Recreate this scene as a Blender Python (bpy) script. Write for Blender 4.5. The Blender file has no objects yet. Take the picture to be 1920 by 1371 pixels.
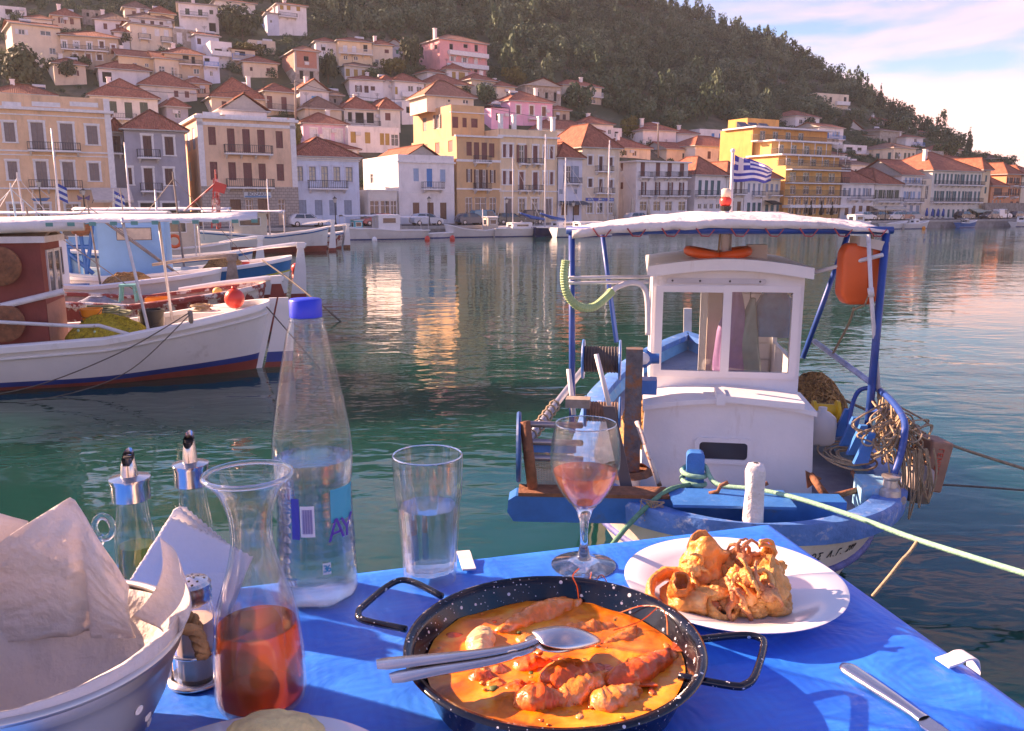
import bpy,bmesh,math,random
import numpy as np
from mathutils import Vector,Matrix
from mathutils import noise as mnoise

# ------------------------------------------------------------------ camera, sky, sun, exposure
R=math.radians
sc=bpy.context.scene
FPX,CAMZ=1560.0,3.4                      # focal length in photo pixels, eye height above the water
PITCH=math.atan(297/FPX)
cam_d=bpy.data.cameras.new('camera')
cam_d.sensor_width=36.0
cam_d.lens=FPX/1920*36
cam_d.clip_start,cam_d.clip_end=0.05,6000
cam=bpy.data.objects.new('camera',cam_d)
sc.collection.objects.link(cam)
cam.location=(0,0,CAMZ)
cam.rotation_euler=(R(90) -PITCH,0,0)
sc.camera=cam
SUN_AZ,SUN_EL=R(-68),R(25)               # azimuth measured from +Y towards +X
SUN_DIR=Vector((math.sin(SUN_AZ) *math.cos(SUN_EL),math.cos(SUN_AZ) *math.cos(SUN_EL),math.sin(SUN_EL)))
world=bpy.data.worlds.new('World')
sc.world=world
world.use_nodes=True
wn,wl=world.node_tree.nodes,world.node_tree.links
wn.clear()
w_out=wn.new('ShaderNodeOutputWorld')
w_bg=wn.new('ShaderNodeBackground')
w_bg.inputs['Strength'].default_value=0.14
sky=wn.new('ShaderNodeTexSky')
sky.sky_type='NISHITA'
sky.sun_disc=False
sky.sun_elevation=SUN_EL
sky.sun_rotation=SUN_AZ
sky.altitude=0
sky.air_density=1.0
sky.dust_density=0.35
sky.ozone_density=3.5
w_tc=wn.new('ShaderNodeTexCoord')
w_sep=wn.new('ShaderNodeSeparateXYZ')
wl.new(w_tc.outputs['Generated'],w_sep.inputs[0])
w_map=wn.new('ShaderNodeMapping')
w_map.inputs['Scale'].default_value=(2.2,2.2,11.0)
w_map.inputs['Location'].default_value=(0.35,0.2,0.15)
wl.new(w_tc.outputs['Generated'],w_map.inputs['Vector'])
w_noi=wn.new('ShaderNodeTexNoise')
w_noi.inputs['Scale'].default_value=1.5
w_noi.inputs['Detail'].default_value=7
w_noi.inputs['Roughness'].default_value=0.52
w_noi.inputs['Distortion'].default_value=0.35
wl.new(w_map.outputs[0],w_noi.inputs['Vector'])
w_band=wn.new('ShaderNodeMapRange')        # cloud cover: thick low bank, thinning upwards
w_band.interpolation_type='SMOOTHSTEP'
w_band.inputs['From Min'].default_value=0.02
w_band.inputs['From Max'].default_value=0.30
w_band.inputs['To Min'].default_value=0.26
w_band.inputs['To Max'].default_value=-0.035
wl.new(w_sep.outputs['Z'],w_band.inputs['Value'])
w_add=wn.new('ShaderNodeMath')
wl.new(w_noi.outputs['Fac'],w_add.inputs[0])
wl.new(w_band.outputs[0],w_add.inputs[1])
w_ramp=wn.new('ShaderNodeValToRGB')
w_ramp.color_ramp.elements[0].position=0.47
w_ramp.color_ramp.elements[1].position=0.80
wl.new(w_add.outputs[0],w_ramp.inputs['Fac'])
w_mix=wn.new('ShaderNodeMix')
w_mix.data_type='RGBA'
wl.new(w_ramp.outputs['Color'],w_mix.inputs['Factor'])
w_hs=wn.new('ShaderNodeHueSaturation')
w_hs.inputs['Hue'].default_value=0.51
w_hs.inputs['Saturation'].default_value=1.3
w_hs.inputs['Value'].default_value=0.41
wl.new(sky.outputs['Color'],w_hs.inputs['Color'])
wl.new(w_hs.outputs[0],w_mix.inputs['A'])
w_mix.inputs['B'].default_value=(2.85,1.76,1.68,1)     # clouds lit by the low sun
wl.new(w_mix.outputs['Result'],w_bg.inputs['Color'])
wl.new(w_bg.outputs[0],w_out.inputs[0])
sun_d=bpy.data.lights.new('sun','SUN')
sun_d.energy=3.7
sun_d.angle=R(0.6)
sun_d.color=(1.0,0.70,0.52)
sun=bpy.data.objects.new('sun',sun_d)
sc.collection.objects.link(sun)
sun.location=(-60,40,60)
sun.rotation_euler=SUN_DIR.to_track_quat('Z','Y').to_euler()
sc.view_settings.view_transform='Standard'
sc.view_settings.look='None'
sc.view_settings.exposure=2.28
sc.view_settings.use_white_balance=True
sc.view_settings.white_balance_temperature=7600
sc.view_settings.white_balance_tint=19
sc.view_settings.gamma=1.0
sc.render.engine='CYCLES'
cy=sc.cycles
cy.use_denoising=True
cy.max_bounces=14
cy.transmission_bounces=12
cy.transparent_max_bounces=24
cy.glossy_bounces=6
cy.diffuse_bounces=3
cy.caustics_reflective=False
cy.caustics_refractive=False
cy.sample_clamp_indirect=6.0
cy.use_adaptive_sampling=True

# ------------------------------------------------------------------ rays: photo pixel -> point of the place
FWD=Vector((0,math.cos(PITCH),-math.sin(PITCH)))
UPV=Vector((0,math.sin(PITCH),math.cos(PITCH)))
CAM=Vector((0,0,CAMZ))
def ray(px,py):
    return FWD+Vector(((px-960) /FPX,0,0)) +UPV*((685.5-py) /FPX)
def at_y(px,py,Y):
    d=ray(px,py)
    return CAM+d*(Y/d.y)
def at_z(px,py,z):
    d=ray(px,py)
    return CAM+d*((z-CAMZ) /d.z)
def at_plane(px,py,p,n):
    d=ray(px,py)
    return CAM+d*((p-CAM).dot(n) /d.dot(n))
def lerp(a,b,t): return a+(b-a) *t
def interp(tab,x):
    if x <= tab[0][0]: return tab[0][1]
    for (a,va),(b,vb) in zip(tab,tab[1:]):
        if x <= b: return va+(vb-va) *(x-a) /(b-a)
    return tab[-1][1]
V3=Vector
rng=random.Random(7)

# ------------------------------------------------------------------ materials
MATS={}
def mat(name,col,rough=0.6,metal=0.0,var=0.14,scale=2.5,bump=0.0,bscale=30.0,dirt=None,dscale=1.5,dlo=0.55,dhi=0.7,spec=0.5,coat=0.0,sss=0.0,streak=0):
    """plain painted / natural surface: base colour, broad and fine tonal variation, optional stains, fine relief"""
    if name in MATS: return MATS[name]
    m=bpy.data.materials.new(name); m.use_nodes=True
    nt=m.node_tree; n=nt.nodes; l=nt.links
    b=n['Principled BSDF']
    b.inputs['Roughness'].default_value=rough
    b.inputs['Metallic'].default_value=metal
    b.inputs['Specular IOR Level'].default_value=spec
    if coat: b.inputs['Coat Weight'].default_value=coat; b.inputs['Coat Roughness'].default_value=0.12
    if sss:
        b.inputs['Subsurface Weight'].default_value=sss
        b.inputs['Subsurface Radius'].default_value=(0.012,0.006,0.003)
    tc=n.new('ShaderNodeTexCoord')
    no=n.new('ShaderNodeTexNoise'); no.inputs['Scale'].default_value=scale; no.inputs['Detail'].default_value=6; no.inputs['Roughness'].default_value=0.62
    l.new(tc.outputs['Object'],no.inputs['Vector'])
    rp=n.new('ShaderNodeMapRange'); rp.inputs['From Min'].default_value=0.3; rp.inputs['From Max'].default_value=0.7
    rp.inputs['To Min'].default_value=1-var; rp.inputs['To Max'].default_value=1+var
    l.new(no.outputs['Fac'],rp.inputs['Value'])
    mu=n.new('ShaderNodeVectorMath'); mu.operation='SCALE'
    mu.inputs[0].default_value=col[:3]
    l.new(rp.outputs[0],mu.inputs['Scale'])
    last=mu.outputs[0]
    if dirt:
        n2=n.new('ShaderNodeTexNoise'); n2.inputs['Scale'].default_value=dscale; n2.inputs['Detail'].default_value=8; n2.inputs['Roughness'].default_value=0.7
        if streak:
            mp=n.new('ShaderNodeMapping'); mp.inputs['Scale'].default_value=(1,1,streak); l.new(tc.outputs['Object'],mp.inputs['Vector']); l.new(mp.outputs[0],n2.inputs['Vector'])
        else: l.new(tc.outputs['Object'],n2.inputs['Vector'])
        r2=n.new('ShaderNodeMapRange'); r2.inputs['From Min'].default_value=dlo; r2.inputs['From Max'].default_value=dhi
        l.new(n2.outputs['Fac'],r2.inputs['Value'])
        mx=n.new('ShaderNodeMix'); mx.data_type='RGBA'
        l.new(r2.outputs[0],mx.inputs['Factor']); l.new(last,mx.inputs['A'])
        mx.inputs['B'].default_value=(*dirt[:3],1)
        last=mx.outputs['Result']
    l.new(last,b.inputs['Base Color'])
    if bump:
        n3=n.new('ShaderNodeTexNoise'); n3.inputs['Scale'].default_value=bscale; n3.inputs['Detail'].default_value=5
        l.new(tc.outputs['Object'],n3.inputs['Vector'])
        bp=n.new('ShaderNodeBump'); bp.inputs['Strength'].default_value=bump; bp.inputs['Distance'].default_value=1.0/bscale
        l.new(n3.outputs['Fac'],bp.inputs['Height']); l.new(bp.outputs[0],b.inputs['Normal'])
    MATS[name] =m
    return m

def glass_mat(name,tint=(1,1,1),refr=0.35,ior=1.46,rough=0.0,edge=0.9,base=0.022,glow=None):
    """clear vessel wall: thin clear sheet with Fresnel gloss, partly bending what is behind"""
    if name in MATS: return MATS[name]
    m=bpy.data.materials.new(name); m.use_nodes=True
    n=m.node_tree.nodes; l=m.node_tree.links; n.clear()
    o=n.new('ShaderNodeOutputMaterial')
    tr=n.new('ShaderNodeBsdfTransparent'); tr.inputs[0].default_value=(*tint,1)
    gl=n.new('ShaderNodeBsdfGlass'); gl.inputs['Color'].default_value=(*tint,1); gl.inputs['IOR'].default_value=ior; gl.inputs['Roughness'].default_value=rough
    gs=n.new('ShaderNodeBsdfGlossy'); gs.inputs['Roughness'].default_value=0.03
    m1=n.new('ShaderNodeMixShader'); m1.inputs[0].default_value=refr
    l.new(tr.outputs[0],m1.inputs[1]); l.new(gl.outputs[0],m1.inputs[2])
    fr=n.new('ShaderNodeLayerWeight'); fr.inputs['Blend'].default_value=0.5
    pw=n.new('ShaderNodeMath'); pw.operation='POWER'; pw.inputs[1].default_value=4.0
    l.new(fr.outputs['Facing'],pw.inputs[0])
    mm=n.new('ShaderNodeMath'); mm.operation='MULTIPLY_ADD'; mm.inputs[1].default_value=edge*0.8; mm.inputs[2].default_value=base
    l.new(pw.outputs[0],mm.inputs[0])
    m2=n.new('ShaderNodeMixShader')
    l.new(mm.outputs[0],m2.inputs[0]); l.new(m1.outputs[0],m2.inputs[1]); l.new(gs.outputs[0],m2.inputs[2])
    last=m2.outputs[0]
    if glow:                                    # translucent colour mixed in so the wine seems lit from behind
        tl=n.new('ShaderNodeBsdfTranslucent'); tl.inputs[0].default_value=(*glow[1],1)
        m3=n.new('ShaderNodeMixShader'); m3.inputs[0].default_value=glow[0]; l.new(last,m3.inputs[1]); l.new(tl.outputs[0],m3.inputs[2]); last=m3.outputs[0]
    l.new(last,o.inputs[0])
    MATS[name] =m
    return m

# ------------------------------------------------------------------ mesh collecting
COL=sc.collection
BASE={}          # object -> world position of the thing it belongs to
def new_obj(name,data,parent=None):
    o=bpy.data.objects.new(name,data)
    COL.objects.link(o)
    if parent is not None:
        o.parent=parent
        BASE[o] =BASE.get(parent,Vector((0,0,0)))
    return o
def tag(o,label=None,cat=None,group=None,kind=None):
    if label: o['label'] =label
    if cat: o['category'] =cat
    if group: o['group'] =group
    if kind: o['kind'] =kind
    return o
def thing(name,label,cat,base=(0,0,0),group=None):
    o=bpy.data.objects.new(name,None)
    COL.objects.link(o)
    o.location=base
    o.empty_display_size=0.2
    BASE[o] =Vector(base)
    return tag(o,label,cat,group)

class MB:
    """collects shapes in world coordinates; build() links them as one mesh object"""
    def __init__(s): s.v=[]; s.f=[]; s.m=[]; s.uv={}
    def add(s,vs,fs,m=0):
        k=len(s.v)
        s.v += [tuple(x) for x in vs]
        for f in fs: s.f.append([i+k for i in f]); s.m.append(m)
        return k
    def quad(s,a,b,c,d,m=0,uv=None):
        s.add([a,b,c,d],[(0,1,2,3)],m)
        if uv: s.uv[len(s.f) -1] =uv
    def poly(s,pts,m=0,uv=None):
        s.add(pts,[tuple(range(len(pts)))],m)
        if uv: s.uv[len(s.f) -1] =uv
    def box(s,o,a,b,c,m=0):
        """box from corner o spanned by vectors a, b, c"""
        o,a,b,c=V3(o),V3(a),V3(b),V3(c)
        p=[o,o+a,o+a+b,o+b,o+c,o+a+c,o+a+b+c,o+b+c]
        fs=[(0,3,2,1),(4,5,6,7),(0,1,5,4),(1,2,6,5),(2,3,7,6),(3,0,4,7)]
        if a.cross(b).dot(c) < 0: fs=[f[::-1] for f in fs]
        s.add(p,fs,m)
    def cbox(s,c,sx,sy,sz,ax=None,m=0):
        """box centred at c with sizes along axes ax"""
        X,Y,Z=ax or (V3((1,0,0)),V3((0,1,0)),V3((0,0,1)))
        a,b,d=X*sx,Y*sy,Z*sz
        s.box(V3(c) -(a+b+d) /2,a,b,d,m)
    def tube(s,pts,r,n=8,m=0,cap=True,closed=False):
        """tube along points; r a number or a list"""
        pts=[V3(p) for p in pts]
        if closed: pts=pts+[pts[0]]
        N=len(pts)
        rs=r if isinstance(r,(list,tuple)) else [r] *N
        k0=len(s.v)
        up=None
        for i,p in enumerate(pts):
            if closed: t=(pts[(i+1) % (N-1)] -pts[i-1 if i > 0 else N-2])
            else: t=pts[min(i+1,N-1)] -pts[max(i-1,0)]
            if t.length < 1e-9: t=V3((0,0,1))
            t.normalize()
            if up is None:
                up=V3((0,0,1)) if abs(t.z) < 0.9 else V3((1,0,0))
            x=up-t*up.dot(t)
            if x.length < 1e-6: x=t.orthogonal()
            x.normalize(); y=t.cross(x); up=x
            for j in range(n):
                a=2*math.pi*j/n
                s.v.append(tuple(p+(x*math.cos(a) +y*math.sin(a)) *rs[i]))
        for i in range(N-1):
            for j in range(n):
                a=k0+i*n+j; b=k0+i*n+(j+1) % n
                s.f.append([a,b,b+n,a+n]); s.m.append(m)
        if cap and not closed:
            s.f.append([k0+j for j in range(n)][::-1]); s.m.append(m)
            s.f.append([k0+(N-1) *n+j for j in range(n)]); s.m.append(m)
    def lathe(s,c,prof,n=24,m=0,axis=None,capb=True,capt=False,fn=None,a0=0.0):
        """profile [(r,h)...] turned round axis through c; fn(angle,h,r)->r shapes it"""
        c=V3(c); Z=V3(axis or (0,0,1)).normalized(); X=Z.orthogonal().normalized() if axis else V3((1,0,0)); Y=Z.cross(X)
        k0=len(s.v); P=len(prof)
        for r,h in prof:
            for j in range(n):
                a=a0+2*math.pi*j/n
                rr=fn(a,h,r) if fn else r
                s.v.append(tuple(c+(X*math.cos(a) +Y*math.sin(a)) *rr+Z*h))
        for i in range(P-1):
            for j in range(n):
                a=k0+i*n+j; b=k0+i*n+(j+1) % n
                s.f.append([a,b,b+n,a+n]); s.m.append(m)
        if capb: s.f.append([k0+j for j in range(n)][::-1]); s.m.append(m)
        if capt: s.f.append([k0+(P-1) *n+j for j in range(n)]); s.m.append(m)
    def prism(s,pts,ext,m=0,cap=True):
        """polygon pts (world) extruded by vector ext"""
        pts=[V3(p) for p in pts]; e=V3(ext); n=len(pts); k=len(s.v)
        nrm=V3((0,0,0))
        for i in range(n): nrm += pts[i].cross(pts[(i+1) % n])
        if nrm.dot(e) > 0: pts=pts[::-1]
        s.v += [tuple(p) for p in pts] +[tuple(p+e) for p in pts]
        if cap:
            s.f.append([k+i for i in range(n)]); s.m.append(m)
            s.f.append([k+n+i for i in range(n)][::-1]); s.m.append(m)
        for i in range(n):
            j=(i+1) % n
            s.f.append([k+j,k+i,k+n+i,k+n+j]); s.m.append(m)
    def ball(s,c,rx,ry=None,rz=None,nu=12,nv=8,m=0,ax=None,fn=None):
        ry=ry or rx; rz=rz or rx; c=V3(c)
        X,Y,Z=ax or (V3((1,0,0)),V3((0,1,0)),V3((0,0,1)))
        k=len(s.v)
        for i in range(nv+1):
            th=math.pi*i/nv
            for j in range(nu):
                a=2*math.pi*j/nu
                d=V3((math.sin(th) *math.cos(a),math.sin(th) *math.sin(a),math.cos(th)))
                q=fn(d) if fn else 1.0
                s.v.append(tuple(c+X*d.x*rx*q+Y*d.y*ry*q+Z*d.z*rz*q))
        for i in range(nv):
            for j in range(nu):
                a=k+i*nu+j; b=k+i*nu+(j+1) % nu
                s.f.append([a,a+nu,b+nu,b]); s.m.append(m)
    def build(s,name,mats,parent=None,smooth=False,local=False,base=None):
        me=bpy.data.meshes.new(name)
        if not isinstance(mats,(list,tuple)): mats=[mats]
        off=V3((0,0,0))
        if not local:
            if parent is not None: off=BASE.get(parent,off)
            elif base is not None: off=V3(base)
        vs=np.array(s.v,dtype=np.float64).reshape(-1,3) -np.array(off)
        me.from_pydata(vs.tolist(),[],s.f)
        for x in mats: me.materials.append(x)
        if max(s.m,default=0) > 0: me.polygons.foreach_set('material_index',s.m)
        if s.uv:
            uvl=me.uv_layers.new(name='tiles')
            for fi,uv in s.uv.items():
                for li,q in zip(me.polygons[fi].loop_indices,uv): uvl.data[li].uv=q
        if smooth: me.shade_smooth() if smooth is True else me.shade_auto(smooth) if hasattr(me,'shade_auto') else me.shade_smooth()
        me.update()
        o=new_obj(name,me,parent)
        if parent is None and base is not None:
            o.location=base; BASE[o] =V3(base)
        return o
def auto_smooth(o,ang=35):
    me=o.data
    me.shade_smooth()
    bm=bmesh.new(); bm.from_mesh(me)
    for e in bm.edges:
        if len(e.link_faces) == 2 and e.calc_face_angle(0) > R(ang): e.smooth=False
    bm.to_mesh(me); bm.free()
    return o
def catenary(a,b,sag,n=14):
    a,b=V3(a),V3(b)
    return [a.lerp(b,i/n) -V3((0,0,sag*4*(i/n) *(1-i/n))) for i in range(n+1)]
def spline(pts,n=8):
    """smooth curve through points"""
    pts=[V3(p) for p in pts]; out=[]
    for i in range(len(pts) -1):
        p0=pts[max(i-1,0)]; p1=pts[i]; p2=pts[i+1]; p3=pts[min(i+2,len(pts) -1)]
        for k in range(n):
            t=k/n
            out.append(0.5*((2*p1) +(p2-p0) *t+(2*p0-5*p1+4*p2-p3) *t*t+(3*p1-p0-3*p2+p3) *t ** 3))
    out.append(pts[-1])
    return out
def text_mesh(name,txt,size,origin,xdir,ydir,material,parent=None,extrude=0.002,align='CENTER',squeeze=1.0):
    cu=bpy.data.curves.new(name,'FONT'); cu.body=txt; cu.size=size; cu.extrude=extrude
    cu.align_x=align; cu.align_y='CENTER'
    tmp=bpy.data.objects.new(name,cu); COL.objects.link(tmp)
    dg=bpy.context.evaluated_depsgraph_get()
    me=bpy.data.meshes.new_from_object(tmp.evaluated_get(dg))
    bpy.data.objects.remove(tmp); bpy.data.curves.remove(cu)
    X=V3(xdir).normalized() *squeeze; Y=V3(ydir).normalized(); Z=X.cross(Y).normalized()
    off=V3(origin) -(BASE.get(parent,V3((0,0,0))) if parent is not None else V3((0,0,0)))
    for v in me.vertices:
        v.co=off+X*v.co.x+Y*v.co.y+Z*v.co.z
    me.materials.clear(); me.materials.append(material)
    return new_obj(name,me,parent)

# ================================================================== SETTING
# far quay line (water edge): point Q0, direction QU along it, QN inland
Q0=V3((-47.1,76.6,0)); QU=V3((0.874,0.486,0)).normalized(); QN=V3((-QU.y,QU.x,0))
ZQ=1.2
def quay_y(r):                       # world Y where a ground ray X = r*Y meets the quay line
    t=(r*Q0.y-Q0.x) /(QU.x-r*QU.y)
    return Q0.y+t*QU.y
RIDGE_PX=[(-600,-170),(0,-130),(600,-100),(1000,-70),(1180,-12),(1240,20),(1340,58),(1440,96),(1500,124),(1560,156),(1620,205),(1700,248),(1760,274),(1830,304),(1920,336),(2100,352),(2600,366)]
RIDGE_Y=[(-600,190),(0,205),(600,245),(1000,300),(1240,330),(1500,320),(1600,300),(1700,275),(1830,255),(1920,255),(2600,330)]
def terrain_col(px):
    r=(px-960) /FPX/math.cos(PITCH) if False else (px-960) /FPX
    # a column of ground seen at photo column px near the horizon
    rr=r/(math.cos(PITCH) -0.0)
    y0=quay_y(rr) +17/max(0.35,QN.y-rr*QN.x*0+0.0)
    yr=max(interp(RIDGE_Y,px),y0+45)
    d=ray(px,interp(RIDGE_PX,px))
    zr=CAMZ+d.z/d.y*yr
    return rr,y0,yr,zr
def terrain_z(px,Y):
    rr,y0,yr,zr=terrain_col(px)
    t=(Y-y0) /(yr-y0)
    if t <= 0: return ZQ-0.3
    if t <= 1:
        z=ZQ-0.3+(zr-ZQ) *(0.86*t+0.14*t*t)
        nz=mnoise.noise(V3((rr*Y*0.03,Y*0.03,3.1))) *2.6*min(1,t*4) *min(1,(1-t) *5)
        return z+nz
    return zr-(t-1) *(yr-y0) *0.35
def hill(px,py):
    """point of the hillside seen at a photo pixel"""
    d=ray(px,py)
    _,y0,yr,_=terrain_col(px)
    Y=y0
    while Y < yr*1.02:
        p=CAM+d*(Y/d.y)
        if p.z <= terrain_z(px,Y) +0.02: return p
        Y += 0.5
    return CAM+d*(yr/d.y)
def project(p):
    q=V3(p) -CAM
    w=q.dot(FWD)
    return 960+FPX*q.x/w,685.5-FPX*q.dot(UPV) /w

def nodes_of(name):
    m=bpy.data.materials.new(name); m.use_nodes=True
    return m,m.node_tree.nodes,m.node_tree.links
# --- water
def water_material():
    m,n,l=nodes_of('sea water')
    b=n['Principled BSDF']
    b.inputs['Base Color'].default_value=(0.003,0.048,0.041,1)
    b.inputs['Roughness'].default_value=0.03
    b.inputs['IOR'].default_value=1.333
    b.subsurface_method='BURLEY'
    b.inputs['Subsurface Weight'].default_value=1.0
    b.inputs['Subsurface Radius'].default_value=(3.0,4.0,4.0)
    b.inputs['Subsurface Scale'].default_value=1.0
    tc=n.new('ShaderNodeTexCoord')
    mp=n.new('ShaderNodeMapping'); mp.inputs['Scale'].default_value=(0.55,1.0,1.0); mp.inputs['Rotation'].default_value=(0,0,R(-14))
    l.new(tc.outputs['Object'],mp.inputs['Vector'])
    def noi(scale,det,rough,dist=0.0):
        x=n.new('ShaderNodeTexNoise'); x.inputs['Scale'].default_value=scale; x.inputs['Detail'].default_value=det
        x.inputs['Roughness'].default_value=rough; x.inputs['Distortion'].default_value=dist
        l.new(mp.outputs[0],x.inputs['Vector']); return x
    a=noi(0.8,3,0.5,0.6); c=noi(3.4,2,0.5,0.4)
    big=noi(0.07,2,0.5)                       # calm and ruffled patches
    pr=n.new('ShaderNodeMapRange'); pr.inputs['From Min'].default_value=0.38; pr.inputs['From Max'].default_value=0.62
    pr.inputs['To Min'].default_value=0.35; pr.inputs['To Max'].default_value=1.0
    l.new(big.outputs['Fac'],pr.inputs['Value'])
    m2=n.new('ShaderNodeMath'); m2.operation='MULTIPLY'; m2.inputs[1].default_value=0.22
    l.new(c.outputs['Fac'],m2.inputs[0])
    ad=n.new('ShaderNodeMath'); l.new(a.outputs['Fac'],ad.inputs[0]); l.new(m2.outputs[0],ad.inputs[1])
    mu=n.new('ShaderNodeMath'); mu.operation='MULTIPLY'; l.new(ad.outputs[0],mu.inputs[0]); l.new(pr.outputs[0],mu.inputs[1])
    bp=n.new('ShaderNodeBump'); bp.inputs['Strength'].default_value=1.0; bp.inputs['Distance'].default_value=0.042
    l.new(mu.outputs[0],bp.inputs['Height']); l.new(bp.outputs[0],b.inputs['Normal'])
    return m
b=MB()
b.quad((-500,-30,0),(900,-30,0),(900,1500,0),(-500,1500,0))
tag(b.build('water',water_material()),kind='structure')

# --- hillside
def ground_material():
    m,n,l=nodes_of('hillside ground')
    b=n['Principled BSDF']; b.inputs['Roughness'].default_value=0.95
    tc=n.new('ShaderNodeTexCoord')
    a=n.new('ShaderNodeTexNoise'); a.inputs['Scale'].default_value=0.06; a.inputs['Detail'].default_value=8; a.inputs['Roughness'].default_value=0.65
    l.new(tc.outputs['Object'],a.inputs['Vector'])
    r=n.new('ShaderNodeValToRGB'); e=r.color_ramp.elements
    e[0].position=0.36; e[0].color=(0.035,0.055,0.022,1); e[1].position=0.7; e[1].color=(0.27,0.21,0.16,1)
    k=e.new(0.52); k.color=(0.075,0.085,0.04,1)
    l.new(a.outputs['Fac'],r.inputs['Fac']); l.new(r.outputs['Color'],b.inputs['Base Color'])
    return m
b=MB()
cols=list(range(-600,2640,20)); NR=64
for px in cols:
    rr,y0,yr,zr=terrain_col(px)
    for k in range(NR):
        t=(k/(NR-12)) if k <= NR-12 else 1+(k-NR+12) /12*1.6
        Y=y0+t*(yr-y0)
        b.v.append((rr*Y,Y,terrain_z(px,Y)))
for i in range(len(cols) -1):
    for k in range(NR-1):
        a=i*NR+k
        b.f.append([a,a+NR,a+NR+1,a+1]); b.m.append(0)
M_GROUND=ground_material()
tag(b.build('hillside',M_GROUND,smooth=True),kind='structure')
# --- far shore beyond the town
b=MB()
N=60
for i in range(N+1):
    X=lerp(260,900,i/N)
    h=18+14*mnoise.noise(V3((i*0.11,1.7,0))) +8*mnoise.noise(V3((i*0.4,5.7,0))) +12
    b.v += [(X,560,-1),(X,620,h*0.55),(X,720,h+4),(X,860,-1)]
for i in range(N):
    for k in range(3):
        a=i*4+k; b.f.append([a,a+4,a+5,a+1]); b.m.append(0)
tag(b.build('far_hill',mat('far scrub',(0.16,0.17,0.06),0.95,var=0.5,scale=0.12,dirt=(0.05,0.08,0.03),dscale=0.3,dlo=0.42,dhi=0.55),smooth=True),kind='structure')

# --- far quay: road, wall, kerb
M_QSTONE=mat('quay stone',(0.33,0.30,0.28),0.9,var=0.25,scale=0.9,bump=0.3,bscale=6,dirt=(0.16,0.15,0.13),dscale=0.7)
M_ROAD=mat('asphalt',(0.075,0.072,0.075),0.9,var=0.2,scale=0.7)
M_PAVE=mat('pavement',(0.30,0.28,0.26),0.9,var=0.15,scale=1.5)
def qp(s,v,z): return Q0+QU*s+QN*v+V3((0,0,z))
b=MB(); b.box(qp(-70,0,-1.5),QU*330,QN*24,V3((0,0,ZQ+1.5)))
tag(b.build('quay',M_QSTONE),kind='structure')
b=MB(); b.quad(qp(-70,1.6,ZQ+0.004),qp(260,1.6,ZQ+0.004),qp(260,7.2,ZQ+0.004),qp(-70,7.2,ZQ+0.004))
tag(b.build('road',M_ROAD),kind='structure')
b=MB(); b.box(qp(-70,7.2,ZQ),QU*330,QN*1.9,V3((0,0,0.13)))
tag(b.build('pavement',M_PAVE),kind='structure')
b=MB(); b.box(qp(-70,-0.12,ZQ-0.28),QU*330,QN*0.7,V3((0,0,0.34)))
tag(b.build('quay_edge',mat('quay kerb',(0.42,0.39,0.36),0.9,var=0.2,scale=1.2)),kind='structure')

# ------------------------------------------------------------------ foliage
def leaf_material(name,c0,c1,c2):
    m,n,l=nodes_of(name)
    b=n['Principled BSDF']; b.inputs['Roughness'].default_value=0.75; b.inputs['Specular IOR Level'].default_value=0.25
    at=n.new('ShaderNodeAttribute'); at.attribute_name='tone'
    r=n.new('ShaderNodeValToRGB'); e=r.color_ramp.elements
    e[0].color=(*c0,1); e[1].color=(*c2,1); k=e.new(0.5); k.color=(*c1,1)
    l.new(at.outputs['Fac'],r.inputs['Fac']); l.new(r.outputs['Color'],b.inputs['Base Color'])
    b.inputs['Transmission Weight'].default_value=0.0
    return m
M_OLIVE=leaf_material('olive leaves',(0.028,0.06,0.032),(0.07,0.12,0.06),(0.16,0.205,0.12))
M_DARKLEAF=leaf_material('evergreen leaves',(0.022,0.042,0.022),(0.045,0.07,0.032),(0.085,0.105,0.045))
M_PINE=leaf_material('pine needles',(0.025,0.05,0.022),(0.055,0.085,0.03),(0.13,0.15,0.045))
M_AUTUMN=leaf_material('yellowing leaves',(0.07,0.075,0.02),(0.13,0.125,0.03),(0.22,0.19,0.05))
M_TRUNK=mat('bark',(0.09,0.065,0.05),0.9,var=0.3,scale=6)
nrg=np.random.default_rng(11)
def crown_proto(n,lobes,size,up=0.0):
    """n leaf clumps spread over the shells of several lobes; unit crown"""
    L=np.array(lobes)                                     # x y z r (unit)
    w=L[:,3] ** 2; k=nrg.choice(len(L),n,p=w/w.sum())
    d=nrg.normal(size=(n,3)); d/=np.linalg.norm(d,axis=1)[:,None]
    rad=L[k,3] *(0.62+0.45*nrg.random(n) ** 0.7)
    c=L[k,:3] +d*rad[:,None]
    nr=d+nrg.normal(size=(n,3)) *0.55; nr[:,2] += 0.25
    nr/=np.linalg.norm(nr,axis=1)[:,None]
    t=np.cross(nr,nrg.normal(size=(n,3))); t/=np.linalg.norm(t,axis=1)[:,None]
    if up:
        t=t*(1-up) +np.array([0,0,up]); t/=np.linalg.norm(t,axis=1)[:,None]
    s=np.cross(nr,t)
    h=size*(0.6+0.8*nrg.random(n))[:,None]
    a=(t*h); bb=s*h*(0.5+0.4*nrg.random(n))[:,None]
    V=np.stack([c-a*0.9-bb*0.3,c+bb-a*0.1,c+a,c-bb+a*0.15],1)
    return V,nrg.random(n)
def lobes_round(k,flat=0.8):
    out=[(0,0,0.55,0.42)]
    for i in range(k):
        a=rng.uniform(0,6.28); r=rng.uniform(0.3,0.62)
        out.append((r*math.cos(a),r*math.sin(a),rng.uniform(0.32,0.85) *flat+0.1,rng.uniform(0.22,0.36)))
    return out
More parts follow.
